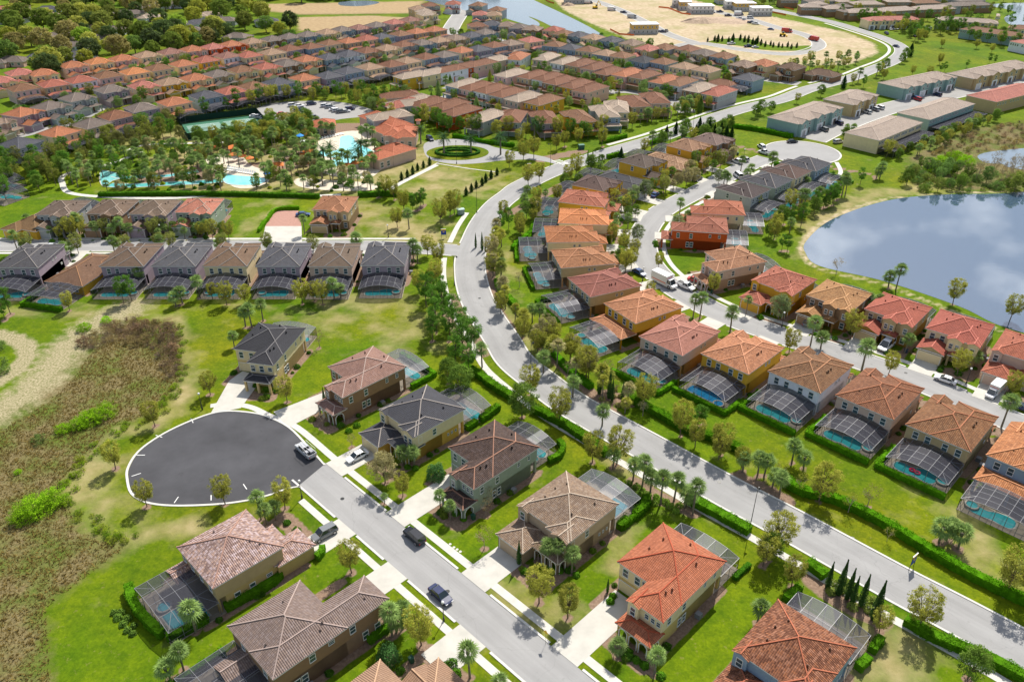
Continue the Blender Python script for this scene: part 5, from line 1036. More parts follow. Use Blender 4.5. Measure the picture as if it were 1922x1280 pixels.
def sabal(seed, h, nf=40, L=2.05):
    rg = random.Random(seed); b = MB(); top = Vector((rg.uniform(-.25, .25), rg.uniform(-.25, .25), h))
    for k in range(4): b.bar(Vector((0, 0, 0)).lerp(top, k / 4) * 1.0, Vector((0, 0, 0)).lerp(top, (k + 1) / 4), (.21 - .02 * k, .19 - .02 * k), 0, 8)
    b.bar(top - Vector((0, 0, .7)), top, (.26, .30), 0, 8); f = MB()
    for k in range(nf):
        el = R_(rg.uniform(-55, 80)) if k > 6 else R_(rg.uniform(50, 85)); az = k * 2.399 + rg.uniform(-.3, .3)
        d = Vector((math.cos(az) * math.cos(el), math.sin(az) * math.cos(el), math.sin(el))); side = d.cross(Vector((0, 0, 1))).normalized(); up = side.cross(d)
        p0 = top + d * .15; p1 = top + d * .8; f.bar(p0, p1, .02, 0, 3); l = L * rg.uniform(.8, 1.1)
        for j in range(9):
            a = R_((j - 4) * 19 + rg.uniform(-5, 5)); e = (d * math.cos(a) + side * math.sin(a)); w_ = (side * math.cos(a) - d * math.sin(a)) * .085
            m = p1 + e * (l - .8) * .6 + up * .08; t = p1 + e * (l - .8) * 1.15 - Vector((0, 0, .28 + .12 * abs(j - 4) / 4))
            f.face([p1, m - w_, t, m + w_])
    return b.mesh('trunk', [M['palmbark']]), f.mesh('crown', [M['palmleaf']])
for i, h in enumerate((4.4, 5.3, 6.6, 3.4)):
    a, b = sabal(100 + i, h); VEG['palm%d' % i] = protoT('sabal_palm' if i != 2 else 'tall_fan_palm', [('trunk', a, None), ('crown', b, C_PALM)], 'palm tree')
def date(seed, h, nf=44, L=3.9):
    rg = random.Random(seed); b = MB(); b.bar((0, 0, 0), (0, 0, h), (.38, .30), 0, 9); b.bar((0, 0, h - .8), (0, 0, h + .1), (.35, .55), 0, 9); f = MB()
    for k in range(nf):
        el = R_(rg.uniform(-30, 75)); az = k * 2.399; hd = Vector((math.cos(az), math.sin(az), 0)); side = Vector((-math.sin(az), math.cos(az), 0)); p = Vector((0, 0, h)); e = el; ps = [p]
        for s_ in range(6): p = p + (hd * math.cos(e) + Vector((0, 0, 1)) * math.sin(e)) * L / 6; e -= R_(13); ps.append(p)
        for s_ in range(6):
            a, c = ps[s_], ps[s_ + 1]; f.bar(a, c, .025, 0, 3)
            for q in range(4):
                m = a.lerp(c, q / 4)
                for sg in (-1, 1): 
                    tip = m + side * sg * .62 * (1 - s_ / 9) + (c - a) * .7 - Vector((0, 0, .16)); f.face([m, m + (c - a) * .16, tip])
    return b.mesh('trunk', [M['palmbark']]), f.mesh('crown', [M['palmleaf']])
a, b = date(120, 7.0); VEG['date'] = protoT('date_palm', [('trunk', a, None), ('crown', b, hx('51704a', .9))], 'palm tree')
def conic(seed, h, r, col, name, n=1500, size=.2, base=.15):
    rg = np.random.default_rng(seed); t = rg.uniform(0, 1, n) ** .8; th = rg.uniform(0, 2 * math.pi, n)
    rad = r * np.clip(np.minimum((1 - t) * 1.6, t * 6 + .5), 0, 1) * rg.uniform(.7, 1.05, n); P = np.stack([rad * np.cos(th), rad * np.sin(th), base + t * (h - base)], 1)
    V = leafcards(P, np.stack([np.cos(th), np.sin(th), np.full(n, .5)], 1), size, rg); core = MB()
    for k in range(5): core.bar((0, 0, base + h * .85 * k / 5), (0, 0, base + h * .85 * (k + 1) / 5), (r * .7 * (1 - k / 6), r * .7 * (1 - (k + 1) / 6)), 0, 7)
    tr = MB(); tr.bar((0, 0, 0), (0, 0, base + .3), .07)
    return protoT(name, [('trunk', tr.mesh('trunk', [M['bark']]), None), ('crown', quadmesh('crown', V, [M['leaf']], core), col)])
VEG['cypress'] = conic(130, 6.6, .55, C_CYP, 'italian_cypress'); VEG['conifer'] = conic(131, 3.4, .85, hx('39582a', .8), 'conical_shrub', 1100, .22); VEG['cedar'] = conic(132, 7.5, 1.7, hx('33532c', .8), 'cedar_tree', 2200, .32)
def blob(seed, r, h, col, name, n=900, size=.2, cat='shrub'):
    rg = np.random.default_rng(seed); q = rg.normal(0, 1, (n, 3)); q /= np.linalg.norm(q, axis=1)[:, None]; q[:, 2] = abs(q[:, 2]); k = rg.uniform(.7, 1.05, (n, 1)) * (1 + .12 * np.sin(q[:, :1] * 6 + seed))
    V = leafcards(q * k * (r, r, h), q, size, rg); t = thing(name, '', cat); t.location = (0, 0, -500)
    o = ob('foliage', quadmesh('foliage', V, [M['hedgeleaf']]), t); o.color = col; st = MB(); st.bar((0, 0, 0), (0, 0, h * .5), .05); st.build('stem', M['bark'], t); return freeze(t)
VEG['bush0'] = blob(140, .75, .8, hx('5c8a26', .85), 'garden_shrub', 500); VEG['bush1'] = blob(141, .6, .7, hx('7d9a3c', .85), 'grassy_shrub', 420, .26)
VEG['round'] = blob(142, 2.3, 3.9, hx('55804a', .85), 'round_bushy_tree', 3000, .3, 'tree'); 
def ragged(kind, seed, R, z1, ncl, per, size, col, name, clr=.22, nl=14):
    for i in range(2):
        cs, V = crown(seed + i, R, -.3, z1, ncl, per, size, clr, hollow=.15); V = V[V[:, :, 2].min(1) > -.05]
        VEG[kind + str(i)] = protoT(name, [('stem', trunk(seed + 5 + i, np.abs(cs), .3, .07, nlimb=nl, sub=3), None), ('foliage', quadmesh('foliage', V, [M['leaf']]), col)], 'shrub')
ragged('willow', 143, 3.6, 3.2, 110, 44, .22, C_WIL, 'bright_willow_shrub', .2); ragged('wilds', 153, 2.2, 2.2, 60, 34, .18, hx('7f9a55', .9), 'grey_green_shrub'); ragged('brush', 163, 2.6, 2.0, 60, 20, .15, hx('9c8268', .9), 'bare_brown_shrub', .3, 26)
NV = {}
DESC = dict(olive='olive street tree', dark='dark green tree', pine='young pine', oak='oak', bare='bare leafless tree', palm='sabal palm', date='date palm', cypress='slim dark cypress', conifer='small conical shrub', cedar='dark cedar', bush='low green shrub', round='round bushy tree', willow='bright green shrub', wilds='grey-green shrub', brush='brown thicket shrub')
TREES = []
def veg(kind, px, py, where, sc=1.0, bed=None, col=None, group=None, world=None, label=None):
    k0 = kind.rstrip('0123456789'); opts = [q for q in VEG if q.rstrip('0123456789') == k0] if kind == k0 else [kind]
    r = random.Random(int(px * 31 + py * 17)); kk = r.choice(opts); p = world or G(px, py); s = sc * r.uniform(.92, 1.08)
    t = dup(VEG[kk], (p[0], p[1], 0), r.uniform(0, 6.28), s, label or f'{DESC[k0]} {where}', group, dict(crown=col, foliage=col) if col else None)
    TREES.append(p)
    if bed: BEDS.append((p, bed))
    return t
def many(kind, pts, place_, sc=1.0, bed=None, col=None):
    """hand-placed trees; each label gives its place in the series from left to right"""
    srt = sorted(range(len(pts)), key=lambda i: pts[i][0]); n = len(pts)
    for rank, i in enumerate(srt):
        p = pts[i]; o = '' if n == 1 else (', ' + ORD[min(rank, 29)] + ' from left')
        veg(kind, p[0], p[1], place_ + o, (p[2] if len(p) > 2 else 1) * sc, bed, col, None if n == 1 else f'{DESC[kind.rstrip("0123456789")]}s {place_}')
many('olive', [(217, 880), (291, 800), (276, 951), (423, 946), (535, 955), (395, 741), (539, 755)], 'round the dark turning circle', .85, .9)
many('olive', [(1012, 1131), (1066, 1159, .85), (756, 932, .8), (660, 1075, .9), (791, 1210, .95)], 'in a front lawn of the near street', 1.0, .9)
many('dark', [(723, 907, 1.0)], 'with grey foliage in front of the yellow-tan house', 1.0, .8, hx('aaa47a', .95))
many('round', [(819, 896), (730, 1238, .85)], 'beside a near street house', .85, 1.2)
many('bare', [(606, 800, .8), (661, 840, .7), (917, 949, .9), (912, 968, .8), (909, 1030, 1), (600, 652, 1.1), (1010, 1052, .8), (1627, 953, 1.2)], 'on a lawn near the camera', 1, .9)
many('palm', [(756, 871), (778, 875), (827, 957, .8), (845, 975, .75), (1028, 1060), (1049, 1066), (1073, 1075), (1160, 1232), (1228, 1265), (1421, 1170), (440, 652, .9), (745, 1185), (757, 1178), (736, 1195), (882, 1272, 1.1), (940, 1300), (368, 1186, 1.1), (345, 1258), (320, 1275), (500, 985), (518, 975), (490, 975), (722, 945, .5)], 'beside the near street houses', .82, .8)
many('cypress', [(974, 1058, .95), (1140, 1111, .5), (652, 743, .7), (610, 760, .8)], 'beside a near street house', .9)
many('cypress', [(1552, 1103, .75), (1573, 1116, 1.1), (1589, 1124, 1), (1598, 1132, .8), (1615, 1137, .9), (1639, 1163, 1.1)], 'in the row behind the bottom right pool', 1.12)
many('olive', [(1456, 1034, 1.15), (1486, 1100, .8), (1724, 1179, 1.1), (1650, 1187, .7), (1432, 1062, .9), (996, 742, 1.1), (1049, 795, 1.1), (1112, 867), (1158, 870, 1.15)], 'along the boulevard sidewalk', 1.0, .8)
many('dark', [(1442, 1050, .9), (1816, 1274, .9), (980, 785, 1.25), (865, 745, 1.2), (842, 720, 1)], 'behind the boulevard sidewalk', 1.0, .8)
many('olive', [(1070, 678), (1099, 713, 1.2), (1208, 761, 1.1), (1277, 817, 1.15), (1352, 854, 1.1), (1537, 941, 1.15), (1888, 1117, 1.3), (1009, 665), (980, 636, .9), (945, 413), (930, 473), (925, 520), (940, 590, .9), (1080, 333, 1.3), (992, 350, 1.1), (1012, 342, 1)], 'on the house side of the boulevard', .95, .7)
many('palm', [(1188, 902), (1220, 928), (1265, 939), (1285, 952)], 'between the sidewalk and the sandy-roofed house', .95, .8)
many('palm', [(1393, 885), (1422, 891), (1434, 894), (1449, 916), (1463, 927), (1486, 868), (1508, 880)], 'in the cluster behind the russet-roofed houses', .92, .8)
many('palm', [(1762, 1018), (1776, 1013), (1798, 1030)], 'on the right lawn by the long hedge', 1.0, 1.1)
many('cypress', [(1124.5, 739.6, 1.05), (1143, 747.5, 1), (1148.5, 752, .8), (1168, 753, .8), (905, 470, .8), (893, 465, .7), (911, 473, .6), (825, 560, .7), (836, 580, 1), (840, 583, .6), (1103, 302, .7), (1112, 303, .7)], 'along the boulevard', 1.05)
many('bare', [(1139, 713, 1.1), (974.7, 540, 1), (1569, 515, 1.2), (1395, 885, .8)], 'behind the boulevard houses', 1)
many('pine', [(1309, 801, .6), (1318, 798, .55), (940, 437, .8), (955, 430, .8), (1000, 408, .7), (800, 575), (815, 590), (830, 600, 1.1), (850, 615), (870, 640, 1.1), (820, 625), (845, 640), (890, 655), (868, 665, 1.1), (830, 560, .8), (810, 558, .8), (856, 690), (880, 700, .9), (812, 640, .9)], 'beside the boulevard bend', 1.0, .9)
many('palm', [(941, 520), (999, 606), (1012, 612), (905, 690), (884, 660), (990, 380), (985, 395)], 'along the boulevard bend', .95, .7)
many('palm', [(1617, 696, 1.2), (1521, 648), (1540, 655), (1879, 803, 1.1), (1698, 662), (1822, 690), (1370, 624, 1.15), (1300, 600), (1313, 598), (1702, 640), (1627, 590), (1643, 598), (1400, 590, .7)], 'along the inner street', .95, .9)
many('olive', [(1667, 703, .85), (1481, 662, .9), (1796, 705, 1.05), (1337, 553, .9), (1597, 634, 1.2), (1895, 745, .9), (1236, 505, .8), (1220, 560, .7), (1260, 610, .7), (1190, 480, .8), (1175, 455, .7), (1225, 330, .9), (1245, 345, .8), (1370, 296, .8), (1300, 330, .8), (1325, 320, .8)], 'in a front yard of the inner street', .9, .9)
many('dark', [(1460, 601, 1.1), (1196, 455, .9), (1205, 330, .9), (1210, 372, 1), (1190, 378, .9), (1270, 440, .9), (1348, 345, .8)], 'in a front yard of the inner street', 1, .8, hx('8a9a6c', .95))
many('palm', [(1185, 398), (1177, 402), (1166, 395), (1408, 332), (1357, 352), (1363, 352), (1447, 320, 1.3), (1510, 357), (1390, 322), (1400, 345), (1275, 405), (1290, 428)], 'by the upper inner street', .95, .7)
many('olive', [(1788, 572, 1.0), (1895, 602, 1.0), (1417, 395, .8), (1452, 450, .9)], 'on the lake shore', 1.0, .7)
many('palm', [(1667, 540), (1681, 545), (1500, 400), (1507, 403), (1580, 367), (1586, 368), (1644, 337), (1651, 335)], 'on the grass by the lake', 1.0, .9)
many('pine', [(1467, 470, .6), (1477, 474, .6), (1554, 388, .8), (1564, 384, .8), (1570, 375, .7), (1614, 348, .7), (1545, 392, .7), (1470, 423, .6), (1560, 345, .5)], 'on the grass by the lake', 1.0, 1.2)
many('conifer', [(754, 338), (765, 333), (775, 327), (784, 320), (795, 315), (806.5, 310)], 'lining the path by the resort building', .95)
many('conifer', [(875, 366.6), (885, 360), (894, 353), (905, 348), (912, 341.6), (922, 335), (933, 329)], 'lining the path across the field', .95)
many('date', [(833.6, 290), (884, 288.7), (939.5, 290.6), (622, 308), (680, 302), (610, 316), (675, 315), (790, 270), (1003, 262), (655, 318)], 'at the resort entrance and pools', .95)
many('olive', [(956, 315), (982, 302, 1.2), (1002, 297, 1.2), (1060, 276), (1085, 270), (1044, 282), (975, 275), (746, 427, 1), (758, 397, 1), (828, 420, 1.3), (853, 403, 1.2), (845, 408, 1.1), (823, 500, 1.2), (803, 480), (787, 550, 1.0), (820, 535, 1.1), (1130, 276, 1.1), (740, 375), (725, 368)], 'round the field by the roundabout', .95, .8)
many('palm', [(1150, 880), (1205, 915), (1240, 945), (1300, 965), (1020, 700), (1075, 745), (1130, 800)], 'behind the boulevard sidewalk hedge', .9, .8)
many('palm', [(673, 483, 1.2), (776, 493, 1.1), (784, 495), (768, 430)], 'by the cross street corner', 1.0, .7)
many('pine', [(20, 590), (10, 600, .8), (233, 570), (248, 566), (783, 395, .8), (790, 392, .9), (775, 398, .8), (795, 385, .8), (712, 372, .7), (520, 190, .7)], 'behind the cross street houses', .85, 1.2)
many('palm', [(331, 575), (343, 570), (376, 560), (628, 563), (640, 560), (266, 536), (461, 613), (473, 615), (494, 603)], 'on the lawn behind the cross street', .95, .9)
many('olive', [(131, 583, .8), (426, 573), (461, 571, .9), (568, 570), (606, 570, 1.05), (590, 565, .8), (400, 562, .7)], 'on the lawn behind the cross street', .9, .8)
many('palm', [(35, 475), (48, 475), (125, 486), (135, 480), (215, 473), (225, 472), (305, 475), (57, 433), (63, 430), (150, 440), (230, 446), (410, 473), (373, 443), (381, 443), (390, 443), (572, 440), (505, 474)], 'along the cross street', .85, .7)
many('olive', [(53, 473), (148, 476), (240, 476), (303, 473), (325, 470), (503, 473), (589, 476), (123, 443), (200, 443), (293, 446), (310, 440), (420, 472)], 'along the cross street', .85, .7, hx('949c58', .95))
# scattered planting further away: nothing in the photo tells these apart
WATER = [o for o in bpy.data.objects if o.name.split('.')[0] in ('lake', 'upper_lake', 'far_pond')]
LAKES = [np.array([tuple(v.co)[:2] for v in o.data.vertices]) for o in WATER]
def scatter(poly, n, kinds, mind, label, group, sc=1.0, seed=1, col=None, avoid=True, cat=None):
    rg = np.random.default_rng(seed); poly = np.array(PX(poly)); lo, hi = poly.min(0), poly.max(0); got = []; hc = np.array([h[0] for h in HOUSES]); hr = np.array([h[1] for h in HOUSES])
    for _ in range(n * 30):
        if len(got) >= n: break
        p = rg.uniform(lo, hi)
        if not inside(p, poly): continue
        if got and np.min(np.hypot(*(np.array(got) - p).T)) < mind: continue
        if avoid and (np.hypot(*(hc - p).T) < hr * .93).any(): continue
        if any(pdist(p, l) < h + .8 for l, h in ROADS) or any(inside(p, L) for L in LAKES) or (len(KEEP) and any(inside(p, k) for k in KEEP)): continue
        got.append(p); k = kinds[rg.integers(len(kinds))]; cc_ = col[rg.integers(len(col))] if col else None; f_ = rg.uniform(.75, 1.2)
        base = label
        if len(label.split()) <= 14: base = ('large ' if f_ > 1.08 else 'small ' if f_ < .88 else '') + hue(cc_ or {'palm': C_PALM, 'pine': C_PINE, 'dark': C_DK, 'cedar': C_CYP}.get(k.rstrip('0123456789'), C_OL)) + ' ' + label.replace('small ', '').replace('big ', '')
        veg(k, p[0] * 10, p[1] * 10, '', sc * f_, None, cc_, group, tuple(p), base)
KEEP = []
def hue(c):
    r_, g_, b_ = c[:3]
    if r_ > g_ * 1.15: return 'brownish'
    if b_ > g_ * .5: return 'greyish'
    if r_ > g_ * .92: return 'olive'
    return 'fresh-green' if g_ > .35 else 'green' if g_ > .2 else 'dark-green'
scatter([(918, 440), (925, 520), (950, 590), (1010, 665), (1080, 725), (1160, 775), (1215, 790), (1205, 750), (1100, 700), (1040, 650), (975, 600), (950, 560), (940, 500), (950, 440)], 42, ['olive', 'olive', 'palm2', 'palm0', 'palm1', 'bare0'], 2.6, 'small tree in the planted verge between boulevard and pool houses', 'trees of the planted verge by the boulevard', .85, 31, [C_OL, C_OL2, hx('aaa47a', .95)])
scatter([(1240, 815), (1340, 850), (1480, 900), (1600, 960), (1700, 1020), (1690, 1032), (1590, 975), (1470, 922), (1330, 865), (1230, 830)], 14, ['olive', 'olive2', 'bare1'], 4, 'olive tree in the verge under the long clipped hedge', 'olive trees by the long clipped hedge', .85, 32, [C_OL])
scatter([(960, 440), (1010, 380), (1080, 335), (1130, 310), (1150, 320), (1090, 350), (1020, 400), (975, 450)], 16, ['olive', 'dark', 'palm0'], 3, 'small tree between the upper bend and the orange-roofed houses', 'trees at the upper bend', .85, 33)
scatter([(-60, 290), (60, 285), (115, 345), (100, 365), (40, 372), (-60, 400)], 34, ['olive', 'dark', 'pine', 'olive'], 4, 'tree at the left edge above the cross street', 'trees at the left edge above the cross street', 1.0, 34, [C_OL2, C_DK, C_PINE])
scatter([(20, 452), (60, 430), (380, 438), (480, 455), (480, 460), (20, 458)], 22, ['olive', 'dark', 'palm0'], 3, 'small front-yard tree of the upper cross street row', 'front-yard trees of the upper cross street row', .75, 35)
scatter([(1100, 395), (1180, 380), (1200, 405), (1180, 440), (1180, 480), (1195, 510), (1170, 520), (1150, 480), (1145, 430)], 18, ['olive', 'dark', 'palm0'], 2.8, 'small tree in front of the orange-roofed houses', 'trees in front of the orange-roofed houses', .8, 36)
scatter([(1200, 345), (1300, 300), (1380, 290), (1400, 305), (1330, 335), (1240, 370)], 18, ['olive', 'dark', 'palm0'], 2.8, 'small front-yard tree of the yellow houses', 'front-yard trees of the yellow houses', .85, 37, [C_OL2, C_DK, hx('aaa47a', .95)])
scatter([(1420, 430), (1450, 400), (1520, 370), (1570, 355), (1560, 390), (1490, 440), (1450, 470)], 14, ['dark', 'pine0', 'palm0', 'olive'], 3, 'tree on the grass behind the lake-side cages', 'trees behind the lake-side cages', .85, 38)
# ------------------------------------------------------------------ resort
PLAY = [tuple(p) for p in smooth(PX([(600, 262), (650, 247), (690, 250), (705, 275), (730, 300), (712, 322), (690, 335), (640, 333), (598, 320), (590, 290)]), 4, True)]
flat('pool_terrace', PLAY, 'terrace', .05, .05); PLAY2 = [tuple(p) for p in smooth(PX([(385, 300), (420, 288), (450, 290), (470, 310), (500, 322), (505, 340), (480, 352), (440, 352), (415, 330)]), 4, True)]
flat('pool_terrace', PLAY2, 'terrace', .052, .05); PLAY3 = [tuple(p) for p in smooth(PX([(560, 335), (640, 340), (700, 345), (700, 357), (620, 358), (560, 350)]), 4, True)]; flat('pool_terrace', PLAY3, 'terrace', .054, .05)
def basin(pts, label, z=.09, color=(.20, .62, .66, 1)):
    p = [tuple(q) for q in smooth(PX(pts), 4, True)]; t = thing('resort_pool', label, 'swimming pool', group='pools of the resort'); b = MB(); b.face([(*q, z) for q in p]); o = b.build('water', M['pool'], t); o.color = color
    A = np.array(p + p[:1]); cen = A.mean(0); dd = A - cen; Bq = A + dd / np.hypot(*dd.T)[:, None] * .45; c = MB()
    for i in range(len(A) - 1): c.face([(*A[i], z + .04), (*Bq[i], z + .04), (*Bq[i + 1], z + .04), (*A[i + 1], z + .04)]); c.face([(*Bq[i], z + .04), (*Bq[i], .0), (*Bq[i + 1], .0), (*Bq[i + 1], z + .04)])
    c.build('coping', M['concrete'], t); return t
basin([(640, 258), (660, 256), (668, 268), (680, 274), (700, 285), (694, 294), (670, 296), (662, 310), (640, 312), (612, 312), (618, 302), (632, 298), (600, 292), (598, 284), (632, 283), (638, 270)], 'largest resort pool, cross-shaped turquoise water between date palms')
basin([(415, 326), (440, 330), (480, 333), (500, 337), (490, 345), (460, 348), (430, 346), (418, 338)], 'long pale resort pool beside rows of deck chairs')
basin([(190, 322), (215, 325), (232, 333), (210, 340), (200, 350), (190, 345)], 'small resort pool at the left end of the lazy river', color=(.18, .5, .5, 1))
def ribbon_water(pts, w_, label):
    l = smooth(PX(pts), 5); b = MB(); ribbon(b, offset(l, -w_ / 2), offset(l, w_ / 2), .08); t = thing('lazy_river', label, 'swimming pool', group='pools of the resort'); o = b.build('water', M['pool'], t); o.color = (.10, .42, .42, 1)
    c = MB(); ribbon(c, offset(l, w_ / 2), offset(l, w_ / 2 + .4), .12, .12); ribbon(c, offset(l, -w_ / 2 - .4), offset(l, -w_ / 2), .121, .12); c.build('coping', M['concrete'], t)
ribbon_water([(205, 348), (250, 349), (300, 346), (350, 344), (400, 341), (425, 338)], 3.6, 'narrow lazy river, front branch through the palms')
ribbon_water([(215, 330), (235, 334), (265, 332), (310, 331), (345, 326), (372, 322)], 2.6, 'narrow lazy river, rear branch through the palms')
def low_building(name, ax, ay, bx, by, depth, ez, label, units, roof='R', wall='p', cupola=None):
    A = np.array(G(ax, ay, ez)); Bq = np.array(G(bx, by, ez)); d = Bq - A; L = float(np.hypot(*d)); ang = math.atan2(d[1], d[0]); t = thing(name, label, 'building', (A[0], A[1], 0), ang); rb, cb, wb, fb = MB(), MB(), MB(), MB()
    for i, (x0, x1, y0, y1) in enumerate(units):
        r = (x0 * L, y0, x1 * L, y1); hip(rb, r, ez - .01 * i, .42, cb); wb.box(r[0] + .5 + .02 * i, r[2] - .5 - .02 * i, r[1] + .5, r[3] - .5 - .02 * i, 0, ez - .12); fb.box(r[0] + .05, r[2] - .05, r[1] + .05, r[3] - .05, ez - .16 - .002 * i, ez - .03 - .011 * i)
    for nm, b, mt, c in (('roof', rb, M['roof'], RO[roof]), ('wall', wb, M['wall'], wcol(wall)), ('ridge_cap', cb, M['ridge'], ridge_of(RO[roof], 1.0)), ('fascia', fb, M['white'], None)): o = b.build(nm, mt, t); o.color = c or (1, 1, 1, 1)
    for k in range(int(L / 3.2)): win(t, 1.8 + k * 3.1, .497 + units[0][2], 1.7, 'F', 1.3, 1.9, near=False)
    if cupola:
        for cx_, cy_, cz_ in cupola:
            b = MB(); b.box(cx_ - .7, cx_ + .7, cy_ - .7, cy_ + .7, cz_ - 1.6, cz_); o = b.build('cupola', M['wall'], t); o.color = wcol(wall); b = MB(); hip(b, (cx_ - 1.2, cy_ - 1.2, cx_ + 1.2, cy_ + 1.2), cz_, .5); o2 = b.build('cupola_roof', M['roof'], o); o2.color = RO[roof]
    KEEP.append(np.array([at_local(t, -1, -1), at_local(t, L + 1, -1), at_local(t, L + 1, depth + 1), at_local(t, -1, depth + 1)])); return t
u38 = 5.058; RS = lambda x, y: (440 + x / u38, 180 + y / u38)
low_building('clubhouse', *RS(1370, 612), *RS(1735, 500), 14, 4.2, 'clubhouse with deep orange tile roof and cupola, nearest the entrance drive', [(.0, .55, 0, 8), (.35, 1, -.2, 12)], cupola=[(15, 6, 8.2)])
low_building('clubhouse', *RS(1400, 395), *RS(1720, 395), 16, 4.6, 'tall orange-roofed clubhouse hall with cupola, in the middle', [(.28, 1, 0, 15), (.0, .6, 2, 13)], cupola=[(14, 9, 9)])
low_building('clubhouse', *RS(1330, 360), *RS(1410, 395), 26, 4.2, 'long orange-roofed clubhouse wing running back to the left', [(-1.2, 1.1, 2, 12), (-4.2, 0, 8, 20)])
low_building('pool_pavilion', *RS(745, 305), *RS(970, 290), 12, 3.6, 'square open pavilion with orange hipped roof by the car park', [(0, 1, 0, 11)])
for i, (x, y) in enumerate(((512, 162), (560, 160))): pass
many('palm', [(590, 262), (597, 272), (606, 258), (615, 255), (625, 254), (592, 300), (598, 310), (605, 318), (612, 324), (622, 320), (634, 318), (645, 320), (655, 322), (668, 316), (676, 310), (690, 300), (698, 306), (704, 298), (710, 290), (715, 305), (702, 318), (690, 322), (660, 332), (640, 332), (625, 335), (606, 335), (680, 262), (690, 262), (700, 268), (590, 322)], 'round the cross-shaped resort pool', .95)
many('palm', [(421, 308), (430, 314), (450, 318), (396, 312), (402, 322), (412, 330), (380, 318), (388, 330), (500, 345), (508, 330), (470, 300), (480, 304), (448, 290), (400, 345), (415, 345)], 'round the pale resort pool', .95)
# tennis courts behind green wind screens
tc0 = [G(365, 258), G(500, 238), G(498, 217), G(345, 228)]; M['court'] = solid('court_surface', hx('86a897', .75), .9, .06, .6); M['court_green'] = solid('court_surround', hx('3f7a5e', .75), .9, .06, .6); M['greenscreen'] = solid('wind_screen_cloth', (.02, .06, .045, 1), .9)
TC = PX([(365, 265), (478, 250), (470, 218), (372, 226)]); ctr = np.mean(TC, 0); e1 = np.array(TC[1]) - TC[0]; e1 /= np.hypot(*e1); e2 = np.array([-e1[1], e1[0]])
def cr(a, b, c, d): return [tuple(ctr + e1 * x * .78 + e2 * y * .72) for x, y in ((a, c), (b, c), (b, d), (a, d))]
t = thing('tennis_court', 'green tennis courts behind dark green wind screens', 'tennis court'); KEEP.append(np.array(cr(-24, 24, -20, 22)))
for nm, q, m, z in (('surround', cr(-22, 22, -18, 20), 'court_green', .03), ('playing_surface', cr(-19, -1, -13, 13), 'court', .04), ('playing_surface', cr(1, 19, -13, 13), 'court', .04)):
    b = MB(); b.face([(*p, z) for p in q]); b.build(nm, M[m], t)
for cx_ in (-10, 10):
    b = MB()
    for a, bb, c, d in ((-5.5, -5.4, -11.9, 11.9), (5.4, 5.5, -11.9, 11.9), (-4.1, -4.0, -11.9, 11.9), (4, 4.1, -11.9, 11.9), (-5.5, 5.5, -11.95, -11.85), (-5.5, 5.5, 11.85, 11.95), (-4, 4, 6.35, 6.45), (-4, 4, -6.45, -6.35)): b.face([(*p, .052) for p in cr(cx_ + a, cx_ + bb, c, d)])
    b.build('court_lines', M['line'], t)
    n_ = MB(); p, q = ctr + e1 * (cx_ - 6), ctr + e1 * (cx_ + 6); n_.face([(*p, .05), (*q, .05), (*q, 1), (*p, 1)]); n_.bar((*p, 0), (*p, 1.05), .05); n_.bar((*q, 0), (*q, 1.05), .05); n_.build('net', M['screen_dark'], t)
fb_ = MB(); cs4 = cr(-22, 22, -18, 20)
for i in range(4):
    p, q = np.array(cs4[i]), np.array(cs4[(i + 1) % 4]); n = int(np.hypot(*(q - p)) / 4)
    fb_.face([(*p, .1), (*q, .1), (*q, 3), (*p, 3)], 0); fb_.face([(*q, .1), (*p, .1), (*p, 3), (*q, 3)][::1], 0)
    for k in range(n + 1): s_ = p + (q - p) * k / n; fb_.bar((*s_, 0), (*s_, 3.2), .05, 1)
fb_.f = [f for f in fb_.f]; fb_.build('wind_screen_fence', [M['greenscreen'], M['black']], t)
# parasols, cabanas, slide, deck chairs
def parasol(px, py, r, col, label, h=2.6, square=False):
    p = G(px, py); t = thing('parasol', label, 'parasol', (*p, 0), group='parasols of the resort'); b = MB(); b.bar((0, 0, 0), (0, 0, h + .7), .05); b.build('pole', M['white'], t); b = MB(); n = 4 if square else 8
    for k in range(n):
        a0, a1 = 2 * math.pi * k / n, 2 * math.pi * (k + 1) / n; A = (r * math.cos(a0), r * math.sin(a0), h); B_ = (r * math.cos(a1), r * math.sin(a1), h); b.face([A, B_, (0, 0, h + .8)]); b.face([A, (A[0], A[1], h - .2), (B_[0], B_[1], h - .2), B_])
    o = b.build('canopy', M['cloth'], t); o.color = col
OR = (.72, .20, .05, 1)
for i, (x, y, r) in enumerate(((370, 297, 1.9), (440, 302, 1.9), (394, 288, 3.2), (457, 305, 1.6), (471, 309, 1.6), (570, 254, 2.2), (582, 262, 2), (590, 318, 2.4), (650, 322, 2.4), (686, 313, 2.6), (616, 322, 2), (668, 318, 1.8), (580, 295, 2.4))): parasol(x, y, r, OR, 'orange parasol on the resort terraces, %s from the left' % ORD[sorted([370, 440, 394, 457, 471, 570, 582, 590, 650, 686, 616, 668, 580.5]).index(x) if x != 580 else 6])
parasol(503, 338, 1.4, (.02, .15, .55, 1), 'blue parasol at the end of the pale pool'); parasol(566, 275, 1.6, (.05, .3, .75, 1), 'blue canopy on the slide tower', 4.5)
